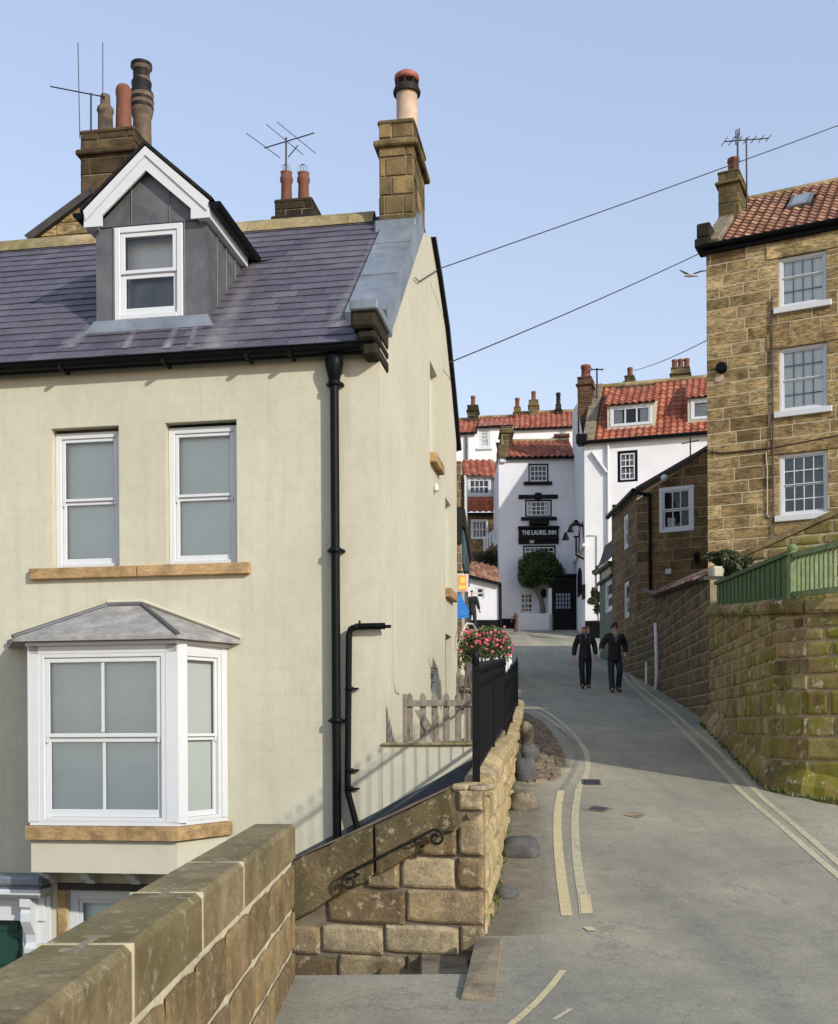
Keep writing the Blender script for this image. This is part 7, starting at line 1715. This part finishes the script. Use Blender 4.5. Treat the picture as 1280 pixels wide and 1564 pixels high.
def person(label, foot, height, rot, pose, mats, hair, group=None):
    """unit skeleton is 1.75 m; faces -y. pose: dict of joints"""
    sc = height/1.75; root = thing('person', label, 'person', foot, group); p = pose
    b = Sk(); hip = b.add((0, 0, .95), (.13, .095)); sp = b.add((0, .0, 1.12), (.12, .085), hip); ch_ = b.add((0, .0, 1.32), (.145, .095), sp); nb_ = b.add((0, .01, 1.45), (.07, .06), ch_)
    nk = b.add((0, .0, 1.52), (.052, .055), nb_); jaw = b.add((0, -.02, 1.585), (.058, .072), nk); ey = b.add((0, -.012, 1.65), (.072, .088), jaw); b.add((0, .0, 1.715), (.055, .068), ey); b.add((0, -.108, 1.632), .012, ey)
    for sd in (-1, 1):
        k = p['knee'][sd]; f_ = p['foot'][sd]
        b.chain([(sd*.09, 0, .86), k, (f_[0], f_[1]+.01, f_[2]+.09), (f_[0]+sd*.015, f_[1]-.13, f_[2]+.04)], [(.082, .085), (.055, .058), (.038, .042), (.035, .03)], hip)
        e = p['elbow'][sd]; h = Vector(p['hand'][sd]); sh_ = (sd*.185, 0, 1.40); d = (h-Vector(e)).normalized()
        wri = b.chain([sh_, e, tuple(h)], [.052, .04, .028], ch_); pl_ = b.add(tuple(h+d*.05), (.04, .022), wri)
        side = d.cross(Vector((0, 1, 0))).normalized() if abs(d.y) < .9 else Vector((1, 0, 0)); cur = Vector((-sd*.25, -.35, 0))
        for q in range(4):
            o_ = side*(q-1.5)*.019; L_ = (.062, .074, .07, .052)[q]; p0 = h+d*.085+o_; p1 = p0+(d+cur*.25).normalized()*L_*.55; p2 = p1+(d+cur*1.1).normalized()*L_*.5
            b.chain([tuple(p0), tuple(p1), tuple(p2)], [.010, .009, .008], pl_)
        tb = h+d*.03; b.chain([tuple(tb-side*.035+cur*.02), tuple(tb-side*.05+d*.03+cur*.06)], [.012, .009], pl_)
    skinned('body', b.t(), M['skin'], root, foot, sc, rot)
    j = Sk(); h00 = j.add((0, .0, .71), (.20, .165)); h0 = j.add((0, .0, .86), (.20, .165), h00); h1 = j.add((0, .0, 1.02), (.17, .135), h0); h2 = j.add((0, 0, 1.18), (.165, .13), h1); h3 = j.add((0, 0, 1.34), (.19, .135), h2); j.add((0, .01, 1.455), (.085, .08), h3)
    for sd in (-1, 1):
        e = Vector(p['elbow'][sd]); h = Vector(p['hand'][sd]); j.chain([(sd*.19, 0, 1.395), tuple(e), tuple(e.lerp(h, 1.0))], [.10, .082, .062], h3)
    skinned('jacket', j.t(), M[mats[0]], root, foot, sc, rot)
    t = Sk(); a = t.add((0, 0, .90), (.09, .08))
    for sd in (-1, 1):
        k = p['knee'][sd]; f_ = p['foot'][sd]; t.chain([(sd*.095, 0, .84), tuple(Vector((sd*.095, 0, .84)).lerp(Vector(k), .5)), k, (f_[0], f_[1], f_[2]+.13), (f_[0], f_[1]-.015, f_[2]+.025)], [(.104, .104), (.094, .096), (.080, .082), (.072, .08), (.072, .085)], a)
    skinned('trousers', t.t(), M[mats[1]], root, foot, sc, rot)
    for sd in (-1, 1):
        f_ = p['foot'][sd]; s_ = Sk(); s_.chain([(f_[0], f_[1]+.05, f_[2]+.035), (f_[0]+sd*.005, f_[1]-.05, f_[2]+.03), (f_[0]+sd*.015, f_[1]-.17, f_[2]+.02)], [(.045, .05), (.048, .045), (.042, .032)])
        skinned('shoe', s_.t(), M['shoe'], root, foot, sc, rot)
    Rm = Matrix.Rotation(rot, 4, 'Z')
    def W_(q): v = Rm @ (Vector(q)*sc); return tuple(Vector(foot)+v)
    def extra(name, mat, fn):
        mb = MB(Frame(foot, Rm @ Vector((1, 0, 0)), Rm @ Vector((0, 1, 0)), (0, 0, 1))); fn(mb); return mb.build(name, mat, root)
    S = sc
    if hair == 'long':
        hs_ = Sk(); a = hs_.add((0, .035, 1.71), (.118, .118)); c0 = hs_.add((0, .065, 1.62), (.12, .09), a)
        hs_.add((0, .06, 1.56), (.08, .05), c0)
        for sd in (-1, 1): hs_.chain([(sd*.075, .01, 1.67), (sd*.088, .0, 1.59), (sd*.085, -.015, 1.50), (sd*.08, -.03, 1.45)], [.036, .042, .044, .03], a)
        skinned('hair', hs_.t(), M['hair_blonde'], root, foot, sc, rot)
        sf = Sk(); r_ = [(.10*math.cos(a_), .095*math.sin(a_)-.01, 1.49+.01*math.sin(a_*2)) for a_ in [i*math.pi/4 for i in range(8)]]; l = sf.chain(r_, [.036]*8); sf.e.append((l, 0)); sf.chain([(.02, -.13, 1.42), (.03, -.14, 1.32)], [.035, .03], 6)
        skinned('scarf', sf.t(), M['scarf'], root, foot, sc, rot, root=0)
        def straps(mb):
            for sd in (-1, 1): mb.tube([(sd*.12*S, -.105*S, 1.44*S), (sd*.125*S, -.145*S, 1.35*S), (sd*.13*S, -.14*S, 1.22*S)], .016*S, 6)
        extra('rucksack_strap', M['boulder'], straps)
    else:
        hs_ = Sk(); a = hs_.add((0, .012, 1.71), (.080, .092)); hs_.add((0, .045, 1.655), (.076, .06), a)
        if hair == 'cap': hs_.add((0, -.085, 1.705), (.05, .02), a)
        skinned('hat' if hair == 'cap' else 'hair', hs_.t(), M['hair_dark'], root, foot, sc, rot)
        if hair == 'cap':
            def collar(mb): mb.prism([(-.045*S, 1.49*S), (.045*S, 1.49*S), (.0, 1.36*S)], -.135*S, -.10*S, 'sz')
            extra('shirt_collar', M['potbuff'], collar)
            def lapel(mb):
                for sd in (-1, 1): mb.prism([(sd*.05*S, 1.48*S), (sd*.085*S, 1.45*S), (sd*.02*S, 1.24*S), (0, 1.30*S)], -.15*S, -.12*S, 'sz')
            extra('lapel', M['scarf'], lapel)
    if p.get('glasses'):
        def gl(mb):
            for sd in (-1, 1):
                mb.lathe([(.026*S, 0), (.027*S, .01*S), (.02*S, .014*S)], (sd*.033*S, -.112*S, 1.652*S), 10, axis='y'); mb.tube([(sd*.058*S, -.1*S, 1.657*S), (sd*.078*S, .0, 1.66*S)], .005*S, 5)
            mb.tube([(-.01*S, -.108*S, 1.655*S), (.01*S, -.108*S, 1.655*S)], .006*S, 5)
        extra('sunglasses', M['black'], gl)
        def mouth(mb): mb.tube([(-.024*S, -.088*S, 1.592*S), (0, -.096*S, 1.589*S), (.024*S, -.088*S, 1.592*S)], .005*S, 5)
        extra('mouth', M['redchim'], mouth)
    return root
def at_feet(x, y, ytop):
    g = G(x, y); h = (y-ytop)/1700*g.y; return g, h
g_, h_ = at_feet(894, 1051, 954)
person('blonde woman in black with sunglasses, grey scarf and rucksack straps walking down the lane', g_, h_, R(-4),
       dict(knee={-1: (-.10, -.10, .50), 1: (.10, .03, .50)}, foot={-1: (-.08, -.12, 0), 1: (.09, .16, .01)}, elbow={-1: (-.28, .04, 1.13), 1: (.27, .02, 1.13)}, hand={-1: (-.31, -.04, .88), 1: (.28, -.10, .90)}, hem=.82, glasses=True), ('cloth_black', 'cloth_black'), 'long')
g_, h_ = at_feet(939, 1057, 951)
person('man in dark cap, sunglasses and black coat with navy jeans beside the blonde woman', g_, h_, R(4),
       dict(knee={-1: (-.10, -.05, .50), 1: (.11, -.10, .50)}, foot={-1: (-.10, -.12, 0), 1: (.12, .12, .02)}, elbow={-1: (-.32, .06, 1.17), 1: (.30, .06, 1.14)}, hand={-1: (-.37, -.16, 1.06), 1: (.25, -.12, .97)}, hem=.82, glasses=True), ('cloth_black', 'cloth_navy'), 'cap')
Yp = 46.0; top_ = P(721, 901, Yp); fz = top_.z-1.74
person('distant person in black standing in front of the white cottage beside the blue awning', Vector((top_.x, Yp, fz)), 1.74, R(150),
       dict(knee={-1: (-.10, -.05, .50), 1: (.12, .03, .50)}, foot={-1: (-.12, -.10, 0), 1: (.16, .14, .02)}, elbow={-1: (-.27, .02, 1.14), 1: (.27, .0, 1.14)}, hand={-1: (-.28, -.10, .92), 1: (.28, -.08, .92)}, hem=.82), ('cloth_black', 'cloth_navy'), 'short')
mb = MB(); mb.bbox(top_.x-2.5, top_.x+.9, Yp-1.5, Yp+1.2, fz-1.2, fz-.004, .01); mb.build('pavement', M['concrete'], None, STRUCT)
